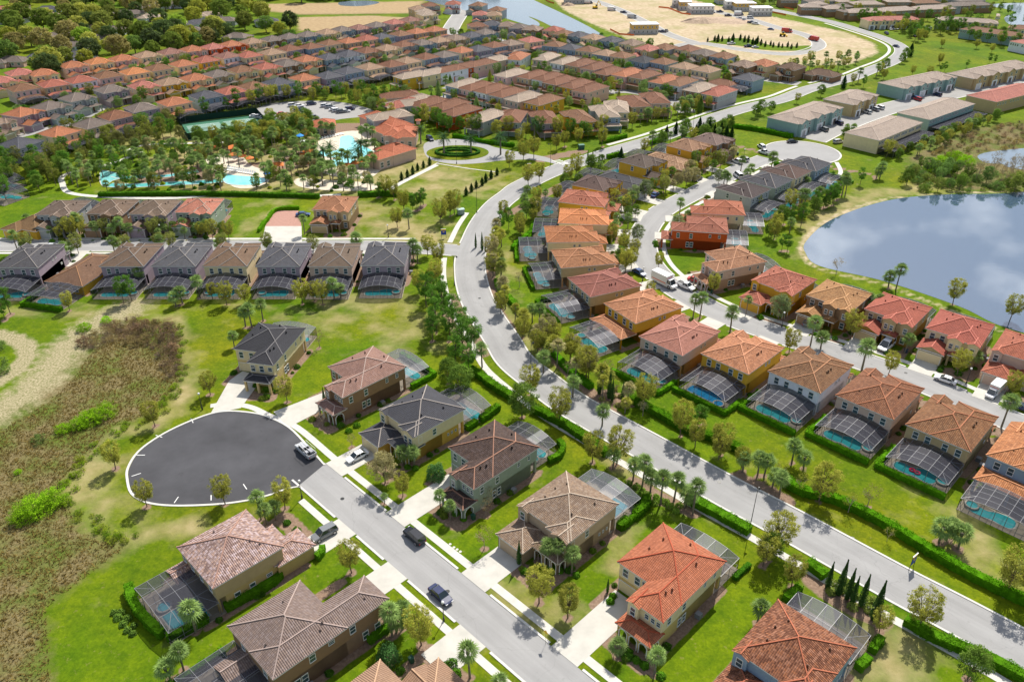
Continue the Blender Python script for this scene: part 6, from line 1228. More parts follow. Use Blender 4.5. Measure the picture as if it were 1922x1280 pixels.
def cabana(px, py, label, w_=5):
    p = G(px, py); t = thing('cabana_tent', label, 'cabana', (*p, 0), .3, 'cabana tents of the resort'); f = MB(); [f.bar((x, y, 0), (x, y, 2.6), .07) for x in (0, w_) for y in (0, w_ * .8)]; f.build('frame', M['white'], t)
    r = MB(); hip(r, (-.3, -.3, w_ + .3, w_ * .8 + .3), 2.6, .5); o = r.build('canopy', M['cloth'], t); o.color = OR; c = MB(); c.box(.05, .4, .05, w_ * .8, .2, 2.5); c.box(w_ - .4, w_ - .05, .05, w_ * .8, .2, 2.5); o = c.build('curtain', M['cloth'], t); o.color = (.6, .12, .03, 1)
cabana(432, 292, 'orange cabana tent by the white path, upper left'); cabana(510, 326, 'orange cabana tent beside the pale pool, right end', 4.5)
t = thing('water_slide', 'orange twisting water slide among the palms', 'water slide', (*G(575, 284), 0)); tw = MB(); [tw.bar((x, y, 0), (x, y, 4.2), .12) for x in (-1.5, 1.5) for y in (-1.5, 1.5)]; tw.box(-1.8, 1.8, -1.8, 1.8, 4.0, 4.2); tw.build('tower', M['white'], t)
sb = MB(); pr = None
for k in range(28): a_ = k * .32; q = (2 + 2.6 * math.cos(a_) - .05 * k, -1 - 2.2 * math.sin(a_) - .1 * k, 4.2 - .145 * k); (sb.bar(pr, q, .45, 0, 6) if pr else None); pr = q
o = sb.build('chute', M['plastic'], t); o.color = (.75, .22, .04, 1)
ch0 = thing('deck_chair', '', 'deck chair'); b = MB(); b.box(-.32, .32, -.6, .7, .28, .36); b.face([(-.32, .7, .36), (.32, .7, .36), (.32, 1.2, .8), (-.32, 1.2, .8)]); b.build('lounger_bed', M['white'], ch0); b = MB(); [b.bar((x, y, 0), (x, y, .28), .03) for x in (-.28, .28) for y in (-.5, .6)]; b.build('leg', M['white'], ch0); ch0.location = (0, 0, -500); freeze(ch0)
for r_ in range(2):
    for k in range(13): q = G(428 + k * 4.2, 316 + r_ * 5 + k * .9 - (k * .25 if r_ else 0)); dup(ch0, (*q, .05), .2, 1, 'white deck chair in the two rows beside the pale resort pool', 'deck chairs beside the pale pool')
for k in range(9): q = G(604 + k * 5, 262 - k * 1.1); dup(ch0, (*q, .05), 1.2, 1, 'white deck chair on the upper terrace of the cross-shaped pool', 'deck chairs on the upper terrace')
KEEP += [np.array(PLAY), np.array(PLAY2), np.array(park), np.array(loop)]
gG = 'trees scattered through the resort gardens'
GARD = [(120, 335), (160, 315), (210, 300), (280, 285), (350, 290), (400, 285), (440, 275), (500, 262), (560, 250), (590, 262), (590, 300), (600, 330), (700, 335), (700, 362), (560, 358), (400, 362), (200, 362), (120, 350)]
scatter(GARD, 105, ['palm0', 'palm1', 'palm2'], 3.4, 'sabal palm scattered through the resort gardens', 'sabal palms in the resort gardens', .95, 3)
scatter(GARD, 55, ['olive0', 'dark0', 'olive2', 'dark1', 'bare1'], 4.5, 'small leafy tree scattered through the resort gardens', gG, .85, 4, [C_OL2, C_DK, hx('aaa47a', .95), C_PINE])
scatter(GARD, 90, ['bush0', 'bush1'], 2.0, 'low shrub under the palms of the resort gardens', 'shrubs in the resort gardens', 1.4, 5, [hx('5c8a26', .85), hx('a3b030', .85), hx('47702a', .8)])
scatter([(60, 290), (140, 250), (230, 235), (345, 215), (345, 262), (260, 290), (160, 315), (100, 345), (10, 330)], 60, ['olive', 'dark', 'pine', 'olive'], 5, 'tree on the slope between the resort and the left houses', 'trees between the resort and the left houses', 1.0, 6, [C_OL2, C_DK, C_PINE, hx('8a8d55', .8)])
scatter([(480, 240), (520, 232), (600, 236), (620, 245), (590, 258), (540, 268), (470, 275), (400, 290), (370, 270)], 60, ['palm0', 'olive1', 'dark0'], 3.5, 'palm or small tree between the tennis courts and the car park', 'planting between tennis courts and car park', .95, 7)
scatter([(480, 190), (640, 178), (730, 190), (760, 225), (720, 228), (700, 205), (640, 190), (540, 190), (490, 200), (380, 222), (370, 214)], 34, ['olive', 'pine', 'dark'], 4.5, 'tree round the edge of the resort car park', 'trees round the resort car park', 1.0, 8)
scatter([(700, 232), (760, 240), (860, 255), (960, 262), (1100, 262), (1100, 250), (960, 245), (850, 238), (740, 222)], 46, ['olive', 'pine', 'olive', 'dark'], 4.5, 'tree in the belt between the roundabout and the brown-roofed houses', 'trees in the belt by the roundabout', 1.1, 9, [C_OL, C_PINE, C_DK])
scatter([(1100, 262), (1240, 232), (1340, 205), (1330, 195), (1230, 218), (1100, 250)], 24, ['olive', 'palm1', 'dark', 'olive'], 4, 'tree on the far verge of the boulevard before the junction', 'trees on the far verge of the boulevard', .95, 10)
scatter([(1170, 300), (1240, 275), (1330, 240), (1370, 248), (1345, 262), (1260, 290), (1190, 312), (1090, 345), (1080, 335)], 30, ['palm1', 'olive', 'dark', 'cedar', 'palm0'], 4, 'tree between the boulevard and the dark-roofed houses', 'trees between the boulevard and the dark-roofed houses', .95, 11)
many('cedar', [(1268, 252), (1285, 253), (1305, 258), (1318, 256), (1330, 252), (1340, 256), (1352, 256), (1362, 262), (1372, 262), (1312, 246), (1322, 262), (1240, 268), (1250, 262)], 'in the dark row by the court entrance', .8)
# between the far rows
scatter([(60, 215), (150, 185), (300, 130), (420, 95), (560, 75), (700, 60), (840, 62), (960, 80), (1120, 75), (1330, 110), (1430, 130), (1420, 160), (1260, 190), (1110, 165), (960, 130), (860, 125), (700, 130), (560, 140), (420, 165), (280, 205), (120, 235), (0, 290), (0, 240)], 240, ['dark', 'olive', 'dark', 'palm0', 'bush0', 'olive', 'olive', 'dark'], 4.0, 'small garden tree between the far house rows', 'small garden trees between the far house rows', .9, 12, [C_OL2, C_DK, C_PALM, C_PINE, C_OL])
scatter([(640, 215), (760, 165), (900, 120), (1060, 110), (1250, 150), (1360, 175), (1320, 215), (1240, 230), (1110, 240), (940, 240), (760, 225)], 110, ['palm1', 'dark', 'olive', 'cedar', 'dark', 'olive'], 4.0, 'palm or garden tree between the red-brown cluster houses', 'garden trees in the red-brown cluster', .9, 13, [C_PALM, C_PALM, C_DK, C_OL])
OAK = [(0, 0), (420, 0), (470, 12), (560, 45), (560, 66), (480, 75), (400, 92), (330, 100), (230, 118), (140, 130), (100, 150), (0, 150)]
scatter(OAK, 105, ['oak'], 11, 'big spreading oak in the old neighbourhood at the top left', 'oaks of the old neighbourhood', 1.0, 14, [C_OAK, hx('75883f', 1), hx('a3a84a', 1), hx('a39a66', 1), hx('5f7348', .95), hx('9ab848', 1), hx('b0b45a', 1)], True)
scatter([(0, -25), (961, -25), (900, -6), (560, 6), (400, 6), (0, 4)], 110, ['oak'], 8, 'distant dark oak along the top edge of the view', 'distant oaks along the top edge', 1.1, 15, [hx('5f7050', .9), hx('6a7650', .9)], False)
for i, (x, y, s_) in enumerate(((175, 115, 1.1), (90, 128, 1.0), (15, 120, 1.1), (300, 95, .9), (330, 92, 1), (370, 90, .8), (400, 84, .8), (70, 135, .7), (255, 102, 1), (285, 98, 1.1), (345, 88, 1), (500, 62, .9), (545, 58, 1), (530, 64, .7))): veg('oak', x, y, 'at the edge of the old neighbourhood, %s from the left' % ORD[sorted([175, 90, 15, 300, 330, 370, 400, 70, 255, 285, 345, 500, 545, 530]).index(x)], s_, None, (hx('5c6c48', .9), hx('86984a', .95), hx('74904a', .95))[i % 3], 'oaks at the edge of the old neighbourhood')
# right side: boulevard trees, big lawn, meadow thicket
scatter([(1395, 222), (1480, 200), (1560, 172), (1640, 140), (1690, 120), (1680, 106), (1720, 88), (1700, 120), (1600, 165), (1500, 195), (1420, 225)], 40, ['palm1', 'olive', 'dark', 'cedar'], 4, 'tree or palm on the court side of the boulevard', 'trees on the court side of the boulevard', .95, 16)
scatter([(1440, 140), (1510, 150), (1590, 132), (1640, 110), (1600, 108), (1520, 120)], 30, ['palm1', 'olive', 'dark'], 4, 'tree by the last houses before the building site', 'trees by the last houses before the building site', .8, 17)
scatter([(1500, 20), (1600, 40), (1690, 62), (1715, 80), (1735, 80), (1740, 60), (1620, 30), (1500, 8)], 44, ['olive', 'dark', 'pine'], 5, 'tree beside the far boulevard bend', 'trees beside the far boulevard bend', 1.1, 18)
scatter([(1740, 48), (1800, 58), (1922, 84), (1922, 96), (1850, 84), (1760, 66)], 34, ['olive', 'dark', 'pine'], 5, 'tree in the far belt at the top right', 'trees in the far belt at the top right', 1.1, 19)
many('olive', [(1767, 90), (1832, 92), (1763, 122), (1712, 142), (1743, 146), (1658, 150), (1860, 100)], 'standing on the big far lawn', .8)
many('pine', [(1765, 137, .6), (1772, 136, .6), (1814, 128, .5), (1856, 120, .6), (1866, 121, .6), (1620, 165, .7)], 'standing on the big far lawn', 1)
scatter([(1560, 245), (1580, 262), (1660, 300), (1700, 300), (1680, 285), (1590, 250)], 20, ['olive', 'palm0', 'dark'], 3.5, 'small tree at the corner of the cream townhouse row', 'trees by the cream townhouse row', .8, 20)
scatter([(1700, 285), (1760, 262), (1870, 215), (1870, 228), (1780, 270), (1720, 295)], 30, ['palm0', 'olive', 'dark'], 3, 'small palm or tree behind the lanai screens', 'planting behind the townhouse lanais', .75, 21)
scatter([(1690, 345), (1705, 318), (1760, 310), (1800, 322), (1860, 345), (1925, 352), (1925, 362), (1850, 362), (1740, 362)], 46, ['dark', 'wilds', 'olive', 'willow'], 3.0, 'tree of the dense thicket between lake and marsh', 'thicket trees between lake and marsh', .8, 22, [hx('6f8a3c', .95), hx('8a9a4c', .95), hx('7a9a55', .95)], False)
many('willow', [(1765, 312, 1.3), (1790, 300, 1.2), (1810, 308, 1.1), (1745, 322, 1.0), (1780, 325, 1.1)], 'in the thicket by the marsh', .95)
scatter([(1810, 335), (1870, 318), (1922, 320), (1922, 352), (1860, 352)], 26, ['bare0', 'bare1'], 3, 'bare grey tree at the marsh edge', 'bare trees at the marsh edge', 1.3, 23, None, False)
scatter([(1740, 290), (1790, 262), (1922, 225), (1922, 280), (1850, 285), (1800, 300)], 60, ['brush', 'wilds'], 3, 'brown and grey-green shrub of the far marsh', 'shrubs of the far marsh', .7, 24, [hx('9a8268', .9), hx('8a8c52', .9), hx('a3935f', .9)], False)
scatter([(1480, -6), (1922, -6), (1922, 60), (1760, 52), (1600, 26), (1500, 8)], 60, ['dark', 'olive', 'pine'], 5, 'tree between the far rows along the top right', 'trees between the far top right rows', 1.1, 41, [C_DK, C_OL2, C_PINE])
scatter([(1360, 0), (1480, 0), (1500, 14), (1440, 12), (1380, 4)], 24, ['dark', 'olive'], 5, 'tree behind the building site', 'trees behind the building site', 1.2, 42, [C_DK, C_OL2])
# marsh at the left
scatter([(140, 650), (190, 612), (250, 598), (330, 610), (335, 700), (320, 715), (295, 660), (220, 640), (160, 660)], 75, ['brush', 'brush', 'wilds'], 1.9, 'brown leafless shrub of the thicket in the meadow', 'brown thicket shrubs in the meadow', .72, 25, [hx('a08670', .8), hx('8d7a66', .8), hx('9a8c64', .85)], False)
many('willow', [(195, 782, 1.0), (170, 792, .9), (150, 803, .8), (120, 810, .6), (70, 960, 1.15), (100, 945, 1.0), (45, 975, .8), (35, 888, .3), (160, 620, .7), (200, 606, .6)], 'in the meadow', .85)
EDGE = smooth(PX([(345, 620), (342, 680), (325, 740), (285, 785), (215, 815), (165, 860), (130, 905), (140, 960), (200, 1000), (240, 1015)]), 9)
for i_, p_ in enumerate(EDGE[::1]): r_ = random.Random(i_); veg('wilds', p_[0] * 9, p_[1] * 9, '', r_.uniform(.28, .5), None, hx(r_.choice(('8fae2c', 'a0b040', '7fa030')), .9), 'reedy clumps along the meadow edge', (p_[0] + r_.uniform(-1.5, 1.5), p_[1] + r_.uniform(-1.5, 1.5)), 'low yellow-green clump on the edge between meadow and mown grass')
many('wilds', [(75, 830, .9), (0, 690, 1.4), (-6, 660, 1.4), (8, 700, 1)], 'in the meadow', .85)
# mulch beds, shrubs and small fittings round the near houses
AC = MB(); AC.box(-.45, .45, -.45, .45, 0, .9); ACM = AC.mesh('air_conditioner', [M['alu']]); BIN = MB(); loft0 = BIN.box(-.3, .3, -.35, .35, .05, 1.0); BIN.box(-.34, .34, -.4, .38, 1.0, 1.08); BINM = BIN.mesh('wheelie_bin', [M['plastic']])
NEARH = [o for o in bpy.data.objects if o.get('category') == 'house' and o.location[2] > -1 and o.get('group') in (g, gR, gP, gE) and o.location[1] < 330]
for hi_, o in enumerate(NEARH):
    gw_ = [c for c in o.children if c.name.startswith('ground_floor_wall')]
    if not gw_: continue
    vs = [v.co for v in gw_[0].data.vertices]; x0, x1, y0, y1 = min(v.x for v in vs), max(v.x for v in vs), min(v.y for v in vs), max(v.y for v in vs); r = random.Random(hi_)
    gds = [c.location.x for c in o.children if c.name.startswith('garage_door')]; gx = gds[0] if gds else -99
    WALLBEDS.append(([at_local(o, x1 + .5, y0), at_local(o, x1 + .5, y1)], .9)); WALLBEDS.append(([at_local(o, x0 - .5, y0 + 2), at_local(o, x0 - .5, y1)], .8))
    for fx0, fx1 in ((x0, gx - 2.8), (gx + 2.8, x1)):
        if fx1 - fx0 > 2 and gx > -50:
            WALLBEDS.append(([at_local(o, fx0, y0 - 1.2), at_local(o, fx1, y0 - 1.2)], 1.7))
            for k in range(3): kx = r.uniform(fx0 + .4, fx1 - .4); ky = y0 - r.uniform(.8, 2.4); p = at_local(o, kx, ky); veg('bush%d' % (k % 2), p[0] * 9 + k, p[1] * 9, '', r.uniform(.8, 1.3), None, hx(r.choice(('5a8a26', '7d8f3a', '4c7428')), .9), 'shrubs planted round the houses', p, 'shrub against the ' + ' '.join(o['label'].split()[:12]))
    for k in range(5):
        sx = r.choice((x0 - .7, x1 + .7)); p = at_local(o, sx, r.uniform(y0 + 1, y1 - 1)); veg('bush%d' % (k % 2), p[0] * 9, p[1] * 9, '', r.uniform(.7, 1.1), None, hx(r.choice(('4f7a22', '6a8a30', '4c7428')), .85), 'shrubs planted round the houses', p, 'shrub against the ' + ' '.join(o['label'].split()[:12]))
    p = at_local(o, x1 + .9 if hi_ % 2 else x0 - .9, y0 + (y1 - y0) * .62); q = ob('air_conditioner', ACM, None, (*p, 0), o.rotation_euler[2]); tag(q, 'air conditioner unit beside the ' + ' '.join(o['label'].split()[:10]), 'air conditioner', 'air conditioners beside the houses')
    if gds and o['group'] != gE and o['group'] != g:
        gy = min(c.location.y for c in o.children if c.name.startswith('garage_door')); n_ = 5
        while n_ < 13 and not any(pdist(np.array(at_local(o, gx, gy - n_)), l) < h_ - .2 for l, h_ in ROADS): n_ += .5
        if n_ < 13: drive([at_local(o, gx - 2.6, gy - n_), at_local(o, gx + 2.6, gy - n_), at_local(o, gx + 2.6, gy), at_local(o, gx - 2.6, gy)])
    if hi_ % 3 == 0:
        p = at_local(o, x1 + .8, y0 + 1.6); q = ob('wheelie_bin', BINM, None, (*p, 0), r.uniform(0, 1)); q.color = (.02, .08, .05, 1) if hi_ % 2 else (.03, .05, .10, 1); tag(q, 'rubbish bin beside the ' + ' '.join(o['label'].split()[:10]), 'bin', 'bins beside the houses')
# ------------------------------------------------------------------ hedges
HCACHE = {}
def hedge_mesh(line, wd, ht, dens=34, size=.24, seed=0):
    rg = np.random.default_rng(seed); l = np.asarray(line, float); seg = np.hypot(*np.diff(l, axis=0).T); L = seg.sum(); cum = np.r_[0, np.cumsum(seg)]
    n = int(L * (wd + 2 * ht) * dens); s_ = rg.uniform(0, L, n); i = np.clip(np.searchsorted(cum, s_) - 1, 0, len(seg) - 1); t = (s_ - cum[i]) / seg[i]
    base = l[i] + (l[i + 1] - l[i]) * t[:, None]; d = (l[i + 1] - l[i]) / seg[i][:, None]; nn = np.stack([-d[:, 1], d[:, 0]], 1)
    q = rg.uniform(0, wd + 2 * ht, n); side = np.where(q < ht, -1, np.where(q > ht + wd, 1, 0)); off = np.where(side == 0, q - ht - wd / 2, side * wd / 2)
    z = np.where(side == 0, ht, np.where(side < 0, q, wd + 2 * ht - q)); rnd = np.clip((z / ht - .75) * 4, 0, 1) * (side != 0); off = off * (1 - .15 * rnd)
    wob = 1 + .13 * np.sin(s_ * 1.7 + seed) + .09 * np.sin(s_ * 4.1) + .08 * np.sin(s_ * .55 + 2 * seed); P = np.concatenate([base + nn * (off * wob)[:, None], (z * (1 + .08 * np.sin(s_ * 2.3) + .10 * np.sin(s_ * .7 + seed)) + rg.normal(0, .05, n))[:, None]], 1)
    N = np.stack([nn[:, 0] * side, nn[:, 1] * side, (side == 0) * 1. + .3], 1); V = leafcards(P, N, size, rg)
    core = MB(); k = .86; a, b = offset(l, -wd / 2 * k), offset(l, wd / 2 * k)
    for j in range(len(l) - 1): core.face([(*a[j], ht * .9), (*b[j], ht * .9), (*b[j + 1], ht * .9), (*a[j + 1], ht * .9)]); core.face([(*a[j], 0), (*a[j], ht * .9), (*a[j + 1], ht * .9), (*a[j + 1], 0)]); core.face([(*b[j], 0), (*b[j + 1], 0), (*b[j + 1], ht * .9), (*b[j], ht * .9)])
    for j in (0, -1): core.face([(*a[j], 0), (*b[j], 0), (*b[j], ht * .9), (*a[j], ht * .9)])
    return quadmesh('hedge', V, [M['hedgeleaf']], core)
def hedge(pts, wd, ht, label, col=None, px=True, dens=34, size=.24, group='clipped hedges', parent_t=None):
    l = PX(pts) if px else pts
    if len(l) > 2 and not parent_t: l = smooth(l, 4)
    l = np.array(l, float); c = l.mean(0) if not parent_t else np.zeros(2)
    key = tuple(map(tuple, np.round(l - c, 2))) + (wd, ht)
    if key not in HCACHE: HCACHE[key] = hedge_mesh(l - c, wd, ht, dens, size, len(HCACHE))
    o = ob('hedge', HCACHE[key], None, (*c, 0)); o.color = col or C_HEDGE; tag(o, label, 'hedge', group)
    if parent_t: o.location = parent_t.location; o.rotation_euler = parent_t.rotation_euler
    return o
hedge([(1473, 907), (1503, 926), (1562, 941), (1635, 974), (1720, 1024), (1790, 1067), (1854, 1100), (1916, 1130), (1990, 1160)], 1.7, 1.7, 'long clipped hedge between the boulevard and the right lawn', hx('538a16', .92))
hedge([(1180, 752), (1206, 764), (1245, 785), (1277, 804), (1312, 817), (1352, 831), (1392, 849)], 1.8, 1.5, 'clipped hedge behind the cypresses on the house side of the boulevard')
hedge([(1005, 628), (1030, 655), (1060, 690), (1090, 715), (1110, 730)], 1.6, 1.3, 'hedge under the olive trees below the mustard house', hx('4f8a18', .95))
hedge([(932, 530), (940, 548), (960, 568), (978, 592)], 1.6, 1.4, 'short hedge at the boulevard bend opposite the cross street')
hedge([(1015, 428), (990, 445), (962, 470)][::-1], 1.5, 1.4, 'hedge at the top of the bend beside the slim cypresses', hx('4f8a18', .95))
hedge([(870, 692), (900, 708), (932, 732), (966, 752)], 1.9, 1.6, 'clipped hedge behind the yellow-tan house')
hedge([(1000, 771), (1049, 795), (1091, 822), (1139, 856)], 1.9, 1.6, 'clipped hedge behind the grey-green house')
hedge([(1288, 940), (1339, 965), (1406, 1002)], 1.9, 1.6, 'clipped hedge behind the cream terracotta-roofed house')
hedge([(1514, 1061), (1548, 1086)], 1.9, 1.5, 'short hedge block left of the six slim cypresses')
hedge([(1697, 1168), (1748, 1198), (1804, 1221), (1860, 1244), (1930, 1282)], 1.8, 1.5, 'clipped hedge along the sidewalk in the bottom right corner')
hedge([(244, 1105), (254, 1140), (284, 1175), (308, 1196)], 1.5, 1.6, 'bright hedge round the outer side of the pool by the meadow')
hedge([(314, 1200), (352, 1187), (392, 1163)], 1.3, 1.4, 'bright hedge in front of the pool by the meadow')
hedge([(424, 1146), (464, 1124), (506, 1101), (528, 1082)], 1.4, 1.5, 'bright hedge along the wall of the olive-tan house')
hedge([(690, 1206), (729, 1180)], 1.3, 1.2, 'short hedge along the wall of the long brown house'); hedge([(594, 1050), (604, 1042), (606, 1030)], 1.2, 1.2, 'small hedge beside the parked minivan')
hedge([(875, 808), (894, 795)], 1.3, 1.4, 'short hedge beside the yellow-tan house, near half'); hedge([(902, 792), (936, 768)], 1.4, 1.5, 'hedge beside the enclosure of the yellow-tan house')
hedge([(1030, 869), (1052, 857), (1056, 842), (1048, 832)], 1.2, 1.4, 'curved hedge beside the grey-green house pool')
hedge([(1161, 995), (1178, 980)], 1.5, 1.6, 'short hedge beside the greige house, near half'); hedge([(1190, 971), (1213, 953), (1211, 938)], 1.4, 1.6, 'hedge beside the greige house pool')
hedge([(1377, 1088), (1406, 1062)], .9, .9, 'low dark hedge beside the terracotta-roofed house', hx('4a8020', .9)); hedge([(1608, 1258), (1628, 1240)], 1.4, 1.5, 'short hedge beside the bottom right house'); hedge([(1634, 1226), (1652, 1202)], 1.3, 1.4, 'hedge at the corner of the bottom right pool'); hedge([(1474, 1129), (1500, 1107)], 1.4, 1.3, 'hedge behind the bottom right house')
hedge([(486, 436), (503, 414), (520, 396), (562, 393)], 1.0, 1.2, 'hedge round the brick-paved car park', hx('5a9018', .95)); hedge([(186, 369), (300, 367), (460, 368), (600, 372)], 1.6, 1.5, 'long hedge between the resort gardens and the cross street houses', hx('4f8020', .9)); hedge([(672, 369), (740, 367), (775, 374)], 1.9, 1.7, 'thick hedge behind the empty lot', hx('4f8020', .9))
hedge([(1369, 239), (1425, 247), (1487, 260)], 2, 1.8, 'hedge between the teal townhouses and the lawn', hx('4f8a18', .95), dens=20, size=.35); hedge([(1127, 270), (1152, 264), (1175, 258)], 1.8, 1.6, 'hedge on the far verge of the boulevard', dens=20, size=.35); hedge([(1140, 298), (1163, 292)], 1.8, 1.6, 'hedge on the near verge of the upper boulevard', dens=20, size=.35)
hedge([(1219, 273), (1236, 267)], 1.8, 1.8, 'short hedge by the dark-roofed houses', dens=20, size=.35); hedge([(850, 258), (880, 262), (905, 268), (965, 276)], 1.5, 1.5, 'hedge behind the roundabout', hx('4f8a18', .95), dens=20, size=.35); hedge([(1440, 336), (1420, 345)][::-1], 1.3, 1.3, 'hedge by the small cages on the lake side', dens=20)
hedge([(1452, 310), (1520, 318), (1600, 345)], 1.3, 1.2, 'hedge below the far turning circle', hx('4f8a18', .9), dens=16, size=.35); hedge([(520, 262), (480, 250), (440, 262)][::-1], 1.2, 1.4, 'hedge beside the tennis courts', dens=14, size=.4)
for i, (rx, ry) in enumerate(((8.6, 5.2), (5.4, 2.6))):
    e_ = ell((859, 287), rx, ry, 24); hedge([*e_, e_[0]], 1.1, .9, '%s ring hedge on the roundabout' % ('outer', 'inner')[i], hx('3f6a2a', .9), px=False, dens=22, size=.3)
mk = 0
for o in list(bpy.data.objects):
    if o.get('category') == 'pool enclosure' and o.get('label') and 'far' not in (o.get('group') or '') and o.location[2] > -100 and ('behind the' in o['label']):
        pts = [c.data for c in o.children if c.name.startswith('roof_screen')][0].vertices; w_ = max(v.co.x for v in pts); d_ = max(v.co.y for v in pts); lb = o['label'].replace('screened pool enclosure behind ', '')
        front = any(k in lb for k in ('pink rings', 'right of the white', 'white house with russet', 'bright blue', 'dusty pink', 'round-edged', 'muted red', 'at the bend', 'opposite the corner', 'brightest', 'salmon', 'lower row', 'low ochre', 'first in', 'third in'))
        if not front and 'row' not in lb: continue
        if 'upper row' in lb: continue
        mk += 1; lft = 'lower row' not in lb
        ln = [(-.9, d_ * .35), (-.9, d_ + .9), (w_ + .9, d_ + .9)] if ('bright blue' in lb or 'dusty pink' in lb) else [(w_ + .9, d_ * .15), (w_ + .9, d_ + .9), (-.4, d_ + .9)]
        if not lft: ln = [(-.3, d_ + .9), (w_ + .3, d_ + .9)]
        hedge(ln, 1.1, 1.25, 'hedge round the pool behind ' + short(lb), hx('568c18', .92) if lft else hx('467420', .85), px=False, parent_t=o, group='hedges round the private pools')
# low planting beds
many('bush', [(1195, 915), (1205, 922), (1215, 930), (1232, 934), (1240, 940), (1250, 944), (1228, 945), (1258, 952), (1268, 960), (1275, 950), (1200, 930), (1180, 908)], 'in the mulch bed by the sidewalk palms', 1.1, None, hx('7fa040', .95))
many('bush', [(1562, 1098), (1580, 1108), (1605, 1120), (1600, 1140), (1625, 1128), (1630, 1145), (1585, 1095), (1560, 1112), (1640, 1130)], 'between the six slim cypresses', 1.3, None, hx('8fa050', .95))
many('bush', [(1140, 760), (1150, 745), (1160, 762), (1175, 765), (1165, 745), (1130, 750), (1153, 733)], 'round the four slim cypresses', 1.1, None, hx('a3a068', .95))
many('bush', [(215, 1150), (222, 1160), (232, 1172), (240, 1183), (250, 1190), (228, 1150), (240, 1162), (252, 1175)], 'in the bed below the meadow pool', 1.0, None, hx('6f9040', .9))
many('bush', [(640, 800), (655, 810), (670, 800), (630, 795), (480, 725), (500, 732), (520, 735), (855, 965), (870, 975), (1050, 1072), (1035, 1068), (1082, 1080), (1195, 1240), (1210, 1250), (1180, 1225), (1240, 1270), (780, 880), (765, 878), (740, 875), (1145, 1130), (1150, 1120), (930, 905), (940, 897)], 'at the foot of a near house', 1.1, None, hx('5a8a26', .9))
# ------------------------------------------------------------------ street furniture
def lamp(px, py, label, tall=False, ang=0):
    p = G(px, py); t = thing('street_lamp', label, 'street lamp', (*p, 0), R_(ang), 'street lamps'); b = MB(); h = 8.6 if tall else 3.9
    b.bar((0, 0, 0), (0, 0, .7), .16, 0, 8); b.bar((0, 0, .7), (0, 0, h), (.08, .05), 0, 6)
    if tall: b.bar((0, 0, h), (.9, 0, h + .25), .04); b.bar((0, 0, h - .5), (.7, 0, h + .2), .03); b.bar((0, 0, h), (0, 0, h + .4), .03)
    b.build('post', M['black'], t); c = MB()
    if tall: c.bar((.9, 0, h + .25), (.9, 0, h - .1), (.12, .3), 0, 8); c.build('lamp_shade', M['black'], t)
    else:
        for k in range(4): a0, a1 = math.pi * k / 4, math.pi * (k + 1) / 4; c.bar((0, 0, h + .25 - .25 * math.cos(a0)), (0, 0, h + .25 - .25 * math.cos(a1)), (max(.25 * math.sin(a0), .02), max(.25 * math.sin(a1), .02)), 0, 10)
        c.build('globe', M['lampglass'], t)
for x, y, l, a in ((1407, 992, 'tall black street lamp on the boulevard sidewalk near the terracotta-roofed house', 60), (996, 708, 'tall black street lamp on the boulevard above the grey-green house', 60), (853, 536, 'tall black street lamp south of the cross street corner', 0), (895, 400, 'tall black street lamp north of the cross street corner', 20), (1033, 312, 'tall black street lamp at the zebra crossing', 200), (857, 308, 'tall black street lamp beside the roundabout', 90), (1300, 246, 'tall black street lamp on the upper boulevard', 90)): lamp(x, y, l, True, a)
for x, y, l in ((833, 1165, 'low lamp with white globe beside the black sedan'), (567, 935, 'low lamp with white globe where the dark asphalt ends'), (380, 769, 'low lamp with white globe above the turning circle'), (1813, 721, 'low lamp with white globe beside the white sedan'), (1467, 614, 'low lamp with white globe by the yellow garage'), (1206, 528, 'low lamp with white globe on the inner street bend'), (729, 446, 'low lamp with white globe on the empty lot'), (304, 446, 'low lamp with white globe by the upper row of the cross street'), (1395, 300, 'low lamp with white globe near the far turning circle')): lamp(x, y, l)
M['signblue'] = solid('sign_blue', (.01, .05, .35, 1), .5); M['signyel'] = solid('sign_yellow', (.80, .50, .01, 1), .5)
def banner(px, py, ang, label, h=1.5):
    p = G(px, py); t = thing('advertising_sign', label, 'sign', (*p, 0), R_(ang), 'blue and yellow signs'); b = MB(); [b.bar((x, 0, 0), (x, 0, 3.0), .05) for x in (-.75, .75)]; b.build('post', M['bronze'], t)
    b = MB(); b.box(-.75, .75, -.05, .05, 1.1, 2.5); pl = b.build('panel', M['signblue'], t); b = MB(); b.box(-.75, .75, -.055, .055, 2.5, 2.95); b.build('header_panel', M['signyel'], t)
    b = MB(); b.box(-.28, .28, -.06, .06, 1.9, 2.15); b.build('emblem', M['signyel'], pl); b = MB(); b.box(-.8, .8, -.08, .08, 2.96, 3.05); b.build('cap', M['white'], t)
banner(1710, 1066, 38, 'blue and yellow sign on two posts beside the long boulevard hedge'); banner(833, 447, 5, 'blue and yellow sign on the lawn at the cross street corner'); banner(993, 322, 20, 'blue sign on the lawn by the zebra crossing')
t = thing('warning_sign', 'yellow diamond warning sign between sidewalk and near street', 'sign', (*G(1024, 1208), 0), R_(-45)); b = MB(); b.bar((0, 0, 0), (0, 0, 3.0), .03); b.build('post', M['black'], t); b = MB(); b.face([(0, -.04, 2.2), (.42, -.04, 2.62), (0, -.04, 3.04), (-.42, -.04, 2.62)]); b.face([(0, .0, 2.2), (-.42, .0, 2.62), (0, .0, 3.04), (.42, .0, 2.62)]); b.build('plate', M['signyel'], t)
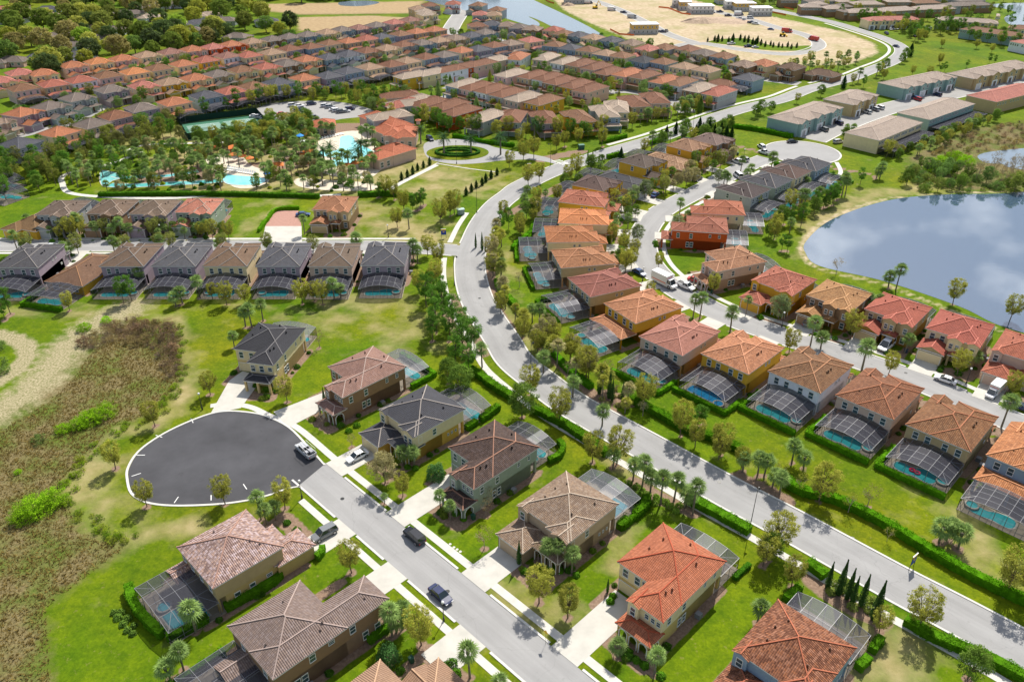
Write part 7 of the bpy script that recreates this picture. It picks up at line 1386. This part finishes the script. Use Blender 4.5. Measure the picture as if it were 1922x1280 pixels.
for px, py, l, c in ((865, 402, 'grey-green utility cabinet beside the upper boulevard sidewalk', (.25, .33, .30, 1)), (1091, 280, 'dark green utility cabinet on the far verge of the boulevard', (.04, .12, .09, 1))):
    t = thing('utility_cabinet', l, 'utility cabinet', (*G(px, py), 0), .3); b = MB(); b.box(-1.1, 1.1, -.8, .8, 0, 1.7); o = b.build('cabinet', M['plastic'], t); o.color = c; b = MB(); b.box(-1.2, 1.2, -.9, .9, 1.7, 1.82); o = b.build('lid', M['plastic'], t); o.color = tuple(x * 1.5 for x in c[:3]) + (1,)
# zebra crossing at the resort entrance
for k in range(5): a0 = np.array(G(1036 + k * 4.6, 303 + k * 1.6)); a1 = np.array(G(1052 + k * 4.6, 300.5 + k * 1.6)); nn = np.array([0, .28]); flat('crossing_stripe', [tuple(a0 - nn), tuple(a1 - nn), tuple(a1 + nn), tuple(a0 + nn)], 'line', .036)
for i, (u_, v_) in enumerate(((-100, 56), (-70, 55.4), (-38, 56.5))): flat('manhole_cover', [UV(u_ + a, v_ + b) for a, b in circle((0, 0), .38, 14)], 'black', .034)
for i, (x, y) in enumerate(((1060, 760), (1350, 905), (1600, 1010), (900, 560), (1700, 700))): c_ = G(x, y); flat('manhole_cover', [(c_[0] + a, c_[1] + b) for a, b in circle((0, 0), .38, 14)], 'black', .036)
for i, (x, y) in enumerate(((845, 1021), (852, 1027), (858, 1031), (864, 1035))): c_ = G(x, y); flat('stepping_stone', [(c_[0] + a, c_[1] + b) for a, b in circle((0, 0), .26, 8)], 'walk', .03)
# rooftop solar panels
# ------------------------------------------------------------------ vehicles
M['paint'] = solid('car_paint', None, .25, objcol=True, spec=.6); M['cargla'] = solid('car_glass', (.02, .03, .035, 1), .08, spec=.8); M['red'] = solid('tail_lamp', (.5, .02, .02, 1), .3); M['clear'] = solid('head_lamp', (.7, .7, .7, 1), .2)
def loft(b, secs, m=0, caps=True):
    """secs: list of rings (same length) of points"""
    n = len(secs[0])
    for i in range(len(secs) - 1):
        for j in range(n): k = (j + 1) % n; b.face([secs[i][j], secs[i][k], secs[i + 1][k], secs[i + 1][j]], m)
    if caps: b.face(secs[0][::-1], m); b.face(secs[-1], m)
def ring(x, hw, z0, z1): return [(x, -hw, z0 + .12), (x, -hw * .9, z0), (x, hw * .9, z0), (x, hw, z0 + .12), (x, hw, z1 - .16), (x, hw * .86, z1), (x, -hw * .86, z1), (x, -hw, z1 - .16)]
def vehicle(kind):
    t = thing({'sedan': 'parked_car', 'suv': 'parked_suv', 'pickup': 'pickup_truck', 'van': 'parked_van', 'box': 'box_truck', 'dump': 'dump_truck'}[kind], '', 'vehicle'); t.location = (0, 0, -500)
    P_ = dict(sedan=(4.7, .9, .92, 1.42, [(-1.75, .92), (-1.1, 1.40), (.35, 1.42), (1.15, .95)]), suv=(4.8, .95, 1.05, 1.75, [(-2.25, 1.0), (-2.05, 1.70), (.5, 1.76), (1.25, 1.08)]), pickup=(5.6, .97, 1.08, 1.82, [(-.65, 1.05), (-.45, 1.78), (.75, 1.8), (1.45, 1.1)]),
              van=(5.2, .98, 1.1, 2.0, [(-2.5, 1.05), (-2.45, 1.95), (.9, 2.0), (1.8, 1.12)]), box=(7.2, 1.05, 1.25, 2.3, [(1.35, 1.2), (1.38, 2.2), (2.3, 2.25), (2.9, 1.3)]), dump=(7.4, 1.15, 1.4, 2.6, [(1.7, 1.3), (1.72, 2.5), (2.6, 2.55), (2.9, 1.5)]))[kind]
    L, hw, belt, top, cab = P_; h = L / 2; body = MB(); z0 = .32
    xs = [(-h, .8, z0 + .25, belt - .12), (-h + .15, .95, z0, belt - .02), (-h + .8, 1, z0 - .04, belt), (0, 1, z0 - .06, belt + .02), (h - 1.2, 1, z0 - .04, belt - .04), (h - .3, .95, z0, belt - .2), (h, .8, z0 + .2, belt - .3)]
    loft(body, [ring(x, hw * k, a, c) for x, k, a, c in xs]); body.build('body', M['paint'], t)
    g = MB(); r = MB(); c = cab
    def cr_(x, z, k): return [(x, -hw * k, z), (x, hw * k, z)]
    lo = belt - .02
    A = [(c[0][0], -hw * .9, lo), (c[0][0], hw * .9, lo), (c[3][0], hw * .88, lo), (c[3][0], -hw * .88, lo)]; T_ = [(c[1][0], -hw * .72, c[1][1]), (c[1][0], hw * .72, c[1][1]), (c[2][0], hw * .72, c[2][1]), (c[2][0], -hw * .72, c[2][1])]
    for j in range(4): k = (j + 1) % 4; g.face([A[j], A[k], T_[k], T_[j]])
    g.build('windows', M['cargla'], t); e = .06
    r.face([(x, y, z + .01) for x, y, z in T_[::-1]]); r.face([(x, y, z - .02) for x, y, z in T_]); [r.bar(A[j], T_[j], .05) for j in range(4)]; mx = (c[1][0] + c[2][0]) / 2
    for s_ in (-1, 1): r.bar((mx, s_ * hw * .9, lo), (mx, s_ * hw * .73, (c[1][1] + c[2][1]) / 2), .045)
    r.build('roof_panel', M['paint'], t)
    R_w = .34 if kind in ('sedan',) else .4 if kind != 'dump' and kind != 'box' else .5
    for x in (-h * .62, h * .64):
        for s_ in (-1, 1):
            w1 = MB(); w1.bar((x, s_ * (hw - .22), R_w), (x, s_ * (hw + .01), R_w), R_w, 0, 16); wh = w1.build('wheel', M['rubber'], t); w2 = MB(); w2.bar((x, s_ * (hw - .05), R_w), (x, s_ * (hw + .03), R_w), R_w * .6, 0, 10); w2.build('rim', M['chrome'], wh)
    for s_ in (-1, 1):
        q = MB(); q.box(h - .18, h + .01, s_ * hw * .62 - .18, s_ * hw * .62 + .18, belt - .42, belt - .27); q.build('headlight', M['clear'], t)
        q = MB(); q.box(-h - .01, -h + .15, s_ * hw * .7 - .12, s_ * hw * .7 + .12, belt - .42, belt - .2); q.build('tail_light', M['red'], t)
    if kind == 'pickup':
        q = MB(); q.box(-h + .15, -.75, -hw * .82, hw * .82, belt + .0, belt + .03); q.build('load_bed', M['black'], t); q = MB()
        for s_ in (-1, 1): q.box(-h + .1, -.7, s_ * hw * .93 - .06, s_ * hw * .93 + .06, belt - .05, belt + .16)
        q.box(-h + .05, -h + .15, -hw * .9, hw * .9, belt - .05, belt + .16); q.build('bed_side', M['paint'], t)
    if kind == 'box':
        q = MB(); q.box(-h, 1.45, -hw - .08, hw + .08, .75, 3.1); q.build('cargo_box', M['white'], t); q = MB()
        for s_ in (-1, 1): q.box(-h + .3, 1.3, s_ * (hw + .1) - .012, s_ * (hw + .1) + .012, 1.15, 1.35)
        q.box(1.452, 1.47, -hw, hw, 2.45, 2.62); o = q.build('stripe', M['plastic'], t); o.color = (.70, .10, .02, 1)
    if kind == 'dump':
        q = MB(); loft(q, [ring(-h, 1.2, 1.2, 2.7), ring(1.3, 1.2, 1.1, 2.9)]); q.build('dump_body', M['paint'], t)
    return freeze(t)
CAR = {k: vehicle(k) for k in ('sedan', 'suv', 'pickup', 'van', 'box', 'dump')}
CC = dict(black=(.012, .014, .02, 1), white=(.75, .75, .76, 1), grey=(.18, .19, .20, 1), silver=(.45, .46, .48, 1), blue=(.03, .07, .20, 1), red=(.45, .03, .03, 1), teal=(.02, .09, .10, 1), navy=(.02, .03, .09, 1))
def car(kind, px, py, ang, col, label, group=None, sc=1.0):
    t = dup(CAR[kind], (*G(px, py, .3), .03), R_(ang), sc, label, group); c = CC[col]
    for o in t.children:
        if o.name.split('.')[0] in ('body', 'roof_panel', 'bed_side', 'dump_body'): o.color = c
    t['category'] = {'sedan': 'car', 'suv': 'suv', 'pickup': 'pickup', 'van': 'van', 'box': 'truck', 'dump': 'dump truck'}[kind]; return t
# dup() only knows remembered children; the copies' children are linked with their parents set, so .children works
bpy.context.view_layer.update()
VC = 'vehicles on the near streets'
pk = car('pickup', 574, 848, 133, 'silver', 'silver pickup with loaded white rack at the edge of dark asphalt', VC)
rk = MB(); [rk.bar((x, -.9, 1.1), (x, -.9, 2.1), .035) for x in (-2.4, -.8, .9)]; [rk.bar((x, .9, 1.1), (x, .9, 2.1), .035) for x in (-2.4, -.8, .9)]; [rk.bar((-2.5, y, 2.1), (1.1, y, 2.1), .035) for y in (-.9, -.3, .3, .9)]; rk.build('ladder_rack', M['white'], pk)
tb_ = MB(); tb_.box(-2.3, -1.0, -.7, .1, 1.12, 1.6); tb_.box(-1.8, -1.0, .2, .75, 1.12, 1.45); ld = tb_.build('tool_boxes', M['chrome'], None); ld.parent = pk
car('sedan', 671, 858, 222, 'white', 'white sedan on the driveway of the yellow-tan house', VC); car('suv', 609, 1003, 222, 'grey', 'dark grey minivan on the driveway of the olive-tan house', VC); car('suv', 778, 1008, 133, 'black', 'black suv parked on the upper side of the near street', VC); car('sedan', 827, 1118, -47, 'navy', 'dark navy sedan parked beside the low globe lamp', VC)
car('sedan', 1774, 714, 140, 'white', 'white sedan parked on the inner street by a globe lamp', VC); car('box', 1866, 737, 222, 'white', 'white box truck with red stripe backed up to a garage', VC, .9); car('van', 1663, 651, 225, 'white', 'white camper van on a driveway facing the inner street', VC, 1.15); car('sedan', 1912, 764, -38, 'navy', 'dark blue sedan cut by the right edge', VC); car('suv', 1518, 607, 48, 'grey', 'grey suv on the driveway of the brown lake-shore house', VC)
car('pickup', 1287, 539, -48, 'white', 'white pickup parked on the inner street curve', VC); car('sedan', 1306, 527, -30, 'red', 'red car under the tree of the pink-beige house', VC); car('box', 1247, 533, -52, 'white', 'large white delivery truck on the inner street curve', VC, 1.1); car('sedan', 1200, 513, -55, 'blue', 'blue car behind the terracotta-roofed row', VC)
VF = 'vehicles in the middle distance'
car('sedan', 1487, 267, 8, 'black', 'black sedan at the upper rim of the far turning circle', VF); car('suv', 1429, 277, 100, 'white', 'white suv at the left rim of the far turning circle, upper', VF); car('pickup', 1435, 288, 130, 'white', 'white pickup at the left rim of the far turning circle, lower', VF); car('suv', 1384, 305, 130, 'white', 'white suv on the driveway left of the far turning circle', VF); car('suv', 1395, 301, 130, 'silver', 'silver suv beside the white one near the far turning circle', VF); car('van', 1385, 331, 100, 'white', 'white van on the upper inner street', VF); car('suv', 1309, 337, 45, 'black', 'black suv in the shade beside the yellow shuttered house', VF); car('sedan', 1229, 367, 60, 'blue', 'dark blue car below the low grey house', VF)
car('sedan', 174, 436, 75, 'teal', 'dark teal car on a driveway of the upper row', VF); car('sedan', 95, 464, 175, 'silver', 'silver car on the cross street at the left', VF); car('sedan', 464, 464, 0, 'white', 'white car on the cross street below the car park', VF); car('sedan', 569, 404, 5, 'blue', 'blue-grey car on the brick-paved car park', VF); car('sedan', 130, 225, 20, 'navy', 'dark car on a driveway above the resort slope', VF); car('sedan', 1682, 88, -60, 'navy', 'dark car on the far boulevard bend', VF); car('suv', 807, 262, -60, 'navy', 'dark blue suv at the top of the entrance drive', VF)
for i, (x, y, c) in enumerate(((478, 219, 'white'), (488, 221, 'silver'), (498, 223, 'white'), (514, 225, 'white'), (536, 233, 'silver'), (550, 199, 'white'), (562, 200, 'white'), (566, 205, 'silver'), (560, 209, 'blue'), (572, 213, 'white'), (611, 200, 'white'), (620, 202, 'silver'), (627, 207, 'white'), (633, 209, 'white'), (641, 211, 'grey'), (649, 210, 'white'), (657, 206, 'navy'), (585, 196, 'navy'), (529, 215, 'red'), (590, 222, 'grey'))):
    car('suv' if i % 3 else 'sedan', x, y, 15 + (i * 37) % 9, c, f'{c} car on the resort car park, {ORD[sorted([478, 488, 498, 514, 536, 550, 562, 566, 560, 572, 611, 620, 627, 633, 641, 649, 657, 585, 529, 590]).index(x)]} from the left', 'cars on the resort car park')
XT = [(1040, 634, 'white'), (1085, 619, 'silver'), (1112, 610, 'white'), (880, 696, 'navy'), (797, 732, 'grey'), (1308, 555, 'blue'), (1322, 562, 'red'), (1435, 536, 'navy'), (878, 802, 'silver')]
for i, (x, y, c) in enumerate(XT): car('suv', 1280 + x / q3, y / q3, 110 if i != 8 else 20, c, f'{c} car in front of the townhouses, {ORD[sorted(q[0] for q in XT).index(x)]} from the left', 'cars in front of the townhouses')
for i, x in enumerate((298, 320, 345, 352, 515, 570, 600, 610, 262, 490, 270, 530)): q = W3(x, (235, 233, 231, 229, 230, 222, 232, 225, 262, 288, 268, 285)[i]); car('sedan', q[0], q[1], 80, ('white', 'silver', 'white', 'blue', 'black', 'white', 'white', 'grey', 'navy', 'black', 'navy', 'silver')[i], f'car by the salmon-roofed far townhouses, {ORD[sorted([298, 320, 345, 352, 515, 570, 600, 610, 262, 490, 270, 530]).index(x)]} from the left', 'cars by the salmon-roofed far townhouses')
SV = 'vehicles on the building site'; S3 = lambda x, y: (1300 + x / 4.206, y / 4.206)
for i, (k, x, y, a, c) in enumerate((('dump', 745, 255, -40, 'red'), ('dump', 952, 318, 120, 'red'), ('pickup', 305, 350, 20, 'white'), ('pickup', 437, 370, 20, 'navy'), ('sedan', 495, 377, 20, 'white'), ('sedan', 618, 236, -30, 'blue'), ('pickup', 462, 183, -30, 'navy'), ('pickup', 497, 192, -30, 'white'), ('van', 455, 147, -10, 'white'), ('pickup', 370, 153, 10, 'white'), ('pickup', 405, 165, 60, 'silver'), ('pickup', 280, 128, 0, 'navy'), ('sedan', 155, 103, 0, 'navy'), ('pickup', 215, 98, 0, 'navy'), ('box', 365, 122, 0, 'navy'))):
    q = S3(x, y); car(k, q[0], q[1], a, c, f'{c} {dict(dump="dump truck", pickup="pickup", sedan="car", van="van", box="truck")[k]} on the building site, {ORD[sorted([745, 952, 305, 437, 495, 618, 462, 497, 455, 370, 405, 280, 155, 215, 365]).index(x)]} from the left in its right half', SV)
S4 = lambda x, y: (1000 + x / 4.206, y / 4.206)
for i, (k, x, y, a, c) in enumerate((('box', 625, 85, -25, 'white'), ('pickup', 718, 103, -30, 'navy'), ('dump', 785, 143, -25, 'silver'), ('pickup', 1020, 255, -10, 'navy'), ('pickup', 1052, 252, 60, 'grey'), ('box', 440, 30, 0, 'navy'), ('van', 115 + 10, 310, 20, 'white'))):
    q = S4(x, y); car(k, q[0], q[1], a, c, f'{c} work vehicle on the left half of the building site, {ORD[sorted([625, 718, 785, 1020, 1052, 440, 125]).index(x)]} from the left', SV)
# ------------------------------------------------------------------ building site
M['block'] = solid('concrete_block', (.42, .42, .42, 1), .9, .1, 1); M['sheath'] = solid('yellow_sheathing', (.55, .36, .10, 1), .8, .1, 1); M['membrane'] = solid('white_roof_membrane', (.75, .75, .75, 1), .7, .05, 1); M['net'] = solid('orange_safety_net', (.75, .16, .04, 1), .8); M['dirt'] = solid('dug_earth', (.42, .31, .22, 1), .95, .2, .6)
def shell(px, py, w_, d_, ang, label, yellow=True, hip_=False):
    t = thing('unfinished_building', label, 'unfinished building', (*G(px, py), 0), R_(ang), 'unfinished buildings'); b = MB(); b.box(0, w_, 0, d_, 0, 3); b.build('block_wall', M['block'], t)
    b = MB(); b.box(.02, w_ - .02, .02, d_ - .02, 3, 5.8); b.build('upper_wall', M['sheath'] if yellow else M['membrane'], t); b = MB()
    hip(b, (-.4, -.4, w_ + .4, d_ + .4), 5.8, .16) if hip_ else b.box(-.3, w_ + .3, -.3, d_ + .3, 5.8, 6.3); b.build('roof', M['membrane'], t)
    for k in range(int(w_ / 3)): win(t, 1.6 + k * 3, -.003, 1.5, 'F', .9, 1.4, near=False); win(t, 1.6 + k * 3, .017, 4.3, 'F', .9, 1.2, near=False)
shell(1186, 65, 18, 9, 4, 'unfinished building with yellow sheathing and white roof, alone by the site road'); shell(1060, 8, 17, 10, 2, 'unfinished yellow building at the top left of the site')
shell(1262, 15, 10, 12, -8, 'unfinished white-topped building, left of the top group', False, True); shell(1275, 20, 9, 12, -5, 'unfinished building with yellow upper wall in the left group'); shell(1296, 27, 18, 12, 2, 'unfinished white building at the front of the left group', False, True); shell(1310, -4, 16, 14, 0, 'unfinished white building behind the left group', False, True)
shell(1347, 9, 14, 14, 0, 'unfinished building with yellow walls at the back of the middle group'); shell(1362, 18, 16, 14, -4, 'unfinished white building in the middle group', False, True); shell(1380, 22, 16, 12, 2, 'unfinished yellow-walled building in the middle group', True, True); shell(1412, 31, 15, 10, 3, 'unfinished white two-storey building, right end of the site group', False, True)
def net(pts, label):
    l = PX(pts); b = MB()
    for i in range(len(l) - 1): b.face([(*l[i], .1), (*l[i + 1], .1), (*l[i + 1], 1.1), (*l[i], 1.1)]); b.bar((*l[i], 0), (*l[i], 1.2), .05)
    b.bar((*l[-1], 0), (*l[-1], 1.2), .05); tag(b.build('safety_fence', M['net']), label, 'fence', 'orange safety fences')
net([(1022, 0), (1030, 5), (1040, 8)], 'orange safety fence at the top left of the site'); net([(1145, 57), (1155, 62), (1163, 66), (1190, 68)], 'orange safety fence beside the lone yellow building'); net([(1236, 15), (1255, 17), (1280, 27), (1296, 29)], 'orange safety fence before the left group'); net([(1447, 24), (1460, 27), (1475, 30)], 'orange safety fence at the right group'); net([(1470, 15), (1490, 20)], 'orange fence by the far boulevard')
def heap(px, py, r, h, label):
    rg = np.random.default_rng(int(px)); n = 22; b = MB(); c = G(px, py); R0 = [(c[0] + r * 1.5 * math.cos(2 * math.pi * k / n) * rg.uniform(.85, 1.1), c[1] + r * math.sin(2 * math.pi * k / n) * rg.uniform(.85, 1.1)) for k in range(n)]; R1 = [(c[0] + (x - c[0]) * .5, c[1] + (y - c[1]) * .5) for x, y in R0]; hh = [h * rg.uniform(.6, 1) for _ in range(n)]
    for k in range(n): j = (k + 1) % n; b.face([(*R0[k], 0), (*R0[j], 0), (*R1[j], hh[j]), (*R1[k], hh[k])]); b.face([(*R1[k], hh[k]), (*R1[j], hh[j]), (*c, h * 1.05)])
    tag(b.build('dirt_heap', M['dirt']), label, 'dirt heap', 'earth heaps on the site')
heap(1313, 42, 9, 2.6, 'long brown earth heap, left of the dug area'); heap(1335, 38, 12, 1.8, 'low earth heap in the middle of the dug area'); heap(1370, 41, 12, 1.4, 'flat earth heap at the right of the dug area'); heap(1065, 11, 4, 2, 'sandy earth heap beside the top left yellow building')
t = thing('excavator', 'yellow excavator beside the site road', 'excavator', (*G(1117, 17), 0), .5); b = MB(); b.box(-1.6, 1.6, -1.4, -.8, 0, .9); b.box(-1.6, 1.6, .8, 1.4, 0, .9); b.build('track', M['black'], t); b = MB(); b.box(-1.8, 1.4, -1.2, 1.2, .95, 2.0); b.build('body', M['signyel'], t); b = MB(); b.box(.2, 1.4, -1.1, 0, 2.0, 3.1); b.build('cab', M['cargla'], t); b = MB(); b.bar((1.2, .3, 1.8), (3.2, .3, 5.5), .3); b.bar((3.2, .3, 5.5), (5.2, .3, 3.0), .2); b.bar((5.2, .3, 3.0), (4.8, .3, 2.0), .45); b.build('boom_arm', M['signyel'], t)
t = thing('wheel_loader', 'yellow loader on the sand beside the red dump truck', 'loader', (*G(1469, 69), 0), -.4); b = MB(); b.box(-2, 1.5, -.9, .9, .8, 2.0); b.build('body', M['signyel'], t); b = MB(); b.box(-.6, .6, -.8, .8, 2.0, 3.0); b.build('cab', M['cargla'], t); b = MB(); b.box(2.2, 3, -1.3, 1.3, .2, 1.0); b.bar((1.2, -.7, 1.5), (2.4, -.7, .7), .15); b.bar((1.2, .7, 1.5), (2.4, .7, .7), .15); b.build('bucket', M['signyel'], t)
for x in (-1.3, 1.1):
    for s_ in (-1, 1): b = MB(); b.bar((x, s_ * .9, .75), (x, s_ * 1.35, .75), .75, 0, 12); b.build('wheel', M['rubber'], t)
# the strip of staked trees on the site
lawn = [tuple(p) for p in smooth(PX([(1330, 80), (1355, 74), (1400, 73), (1440, 84), (1480, 88), (1518, 86), (1520, 92), (1495, 96), (1430, 94), (1390, 87)]), 4, True)]; flat('site_lawn', lawn, 'ground', .03)
many('conifer', [(1328, 79, 1), (1341, 78, 1.2), (1347, 79, 1.6), (1355, 78, 1.2), (1367, 81, 1.2), (1375, 79, 1.7), (1389, 76, 1.3), (1397, 79, 1.3), (1404, 80, 1.4), (1412, 84, 1.3), (1417, 86, 1.4), (1421, 82, 1.5), (1428, 85, 1.2), (1436, 88, 1.1), (1446, 86, 1), (1451, 89, 1), (1461, 89, 1), (1468, 90, .9), (1478, 89, 1.1), (1485, 92, 1.1), (1495, 90, 1.1)], 'staked on the site lawn', .95)
# dry grass tufts of the meadow, uncountable
def tufts():
    rg = np.random.default_rng(99); pts = []; poly = marsh_in = np.array(marsh); lo, hi = np.array([-190, 60]), np.array([-60, 195])
    P = rg.uniform(lo, hi, (90000, 2)); P = P[inside(P, poly)]; P = P[(pdist(P, smooth(PX([(250, 575), (180, 610), (120, 660), (60, 730), (-40, 790)]))) > 7)]
    n = len(P); k = 3; c = np.repeat(P, k, 0) + rg.normal(0, .12, (n * k, 2)); a = rg.uniform(0, 6.28, n * k); h = rg.uniform(.15, .5, n * k); w_ = rg.uniform(.04, .12, n * k); ln = rg.normal(0, .22, (n * k, 2))
    v = np.stack([np.c_[c[:, 0] - w_ * np.cos(a), c[:, 1] - w_ * np.sin(a), np.zeros(n * k)], np.c_[c[:, 0] + w_ * np.cos(a), c[:, 1] + w_ * np.sin(a), np.zeros(n * k)], np.c_[c + ln, h]], 1).reshape(-1, 3)
    me = bpy.data.meshes.new('dry_grass'); m = n * k; me.vertices.add(3 * m); me.vertices.foreach_set('co', v.reshape(-1)); me.loops.add(3 * m); me.loops.foreach_set('vertex_index', np.arange(3 * m)); me.polygons.add(m); me.polygons.foreach_set('loop_start', np.arange(0, 3 * m, 3)); me.materials.append(M['leaf']); me.update(calc_edges=True)
    o = ob('dry_grass', me); o.color = hx('968450', .85); o['label'] = 'dry tan grass of the meadow left of the turning circle'; o['category'] = 'grass'; o['kind'] = 'stuff'
tufts()
# ------------------------------------------------------------------ finish
for k, (l, h) in enumerate(ROADS[:4]): edgeline('kerb', l, h, k)
for k in (5, 6, 7, 8, 9): edgeline('kerb', ROADS[k][0], ROADS[k][1], k, .6)
ground_mesh()
for o in [q for q in bpy.data.objects if q.parent is None and q.location[2] < -400]:
    for c in list(o.children_recursive): bpy.data.objects.remove(c)
    bpy.data.objects.remove(o)
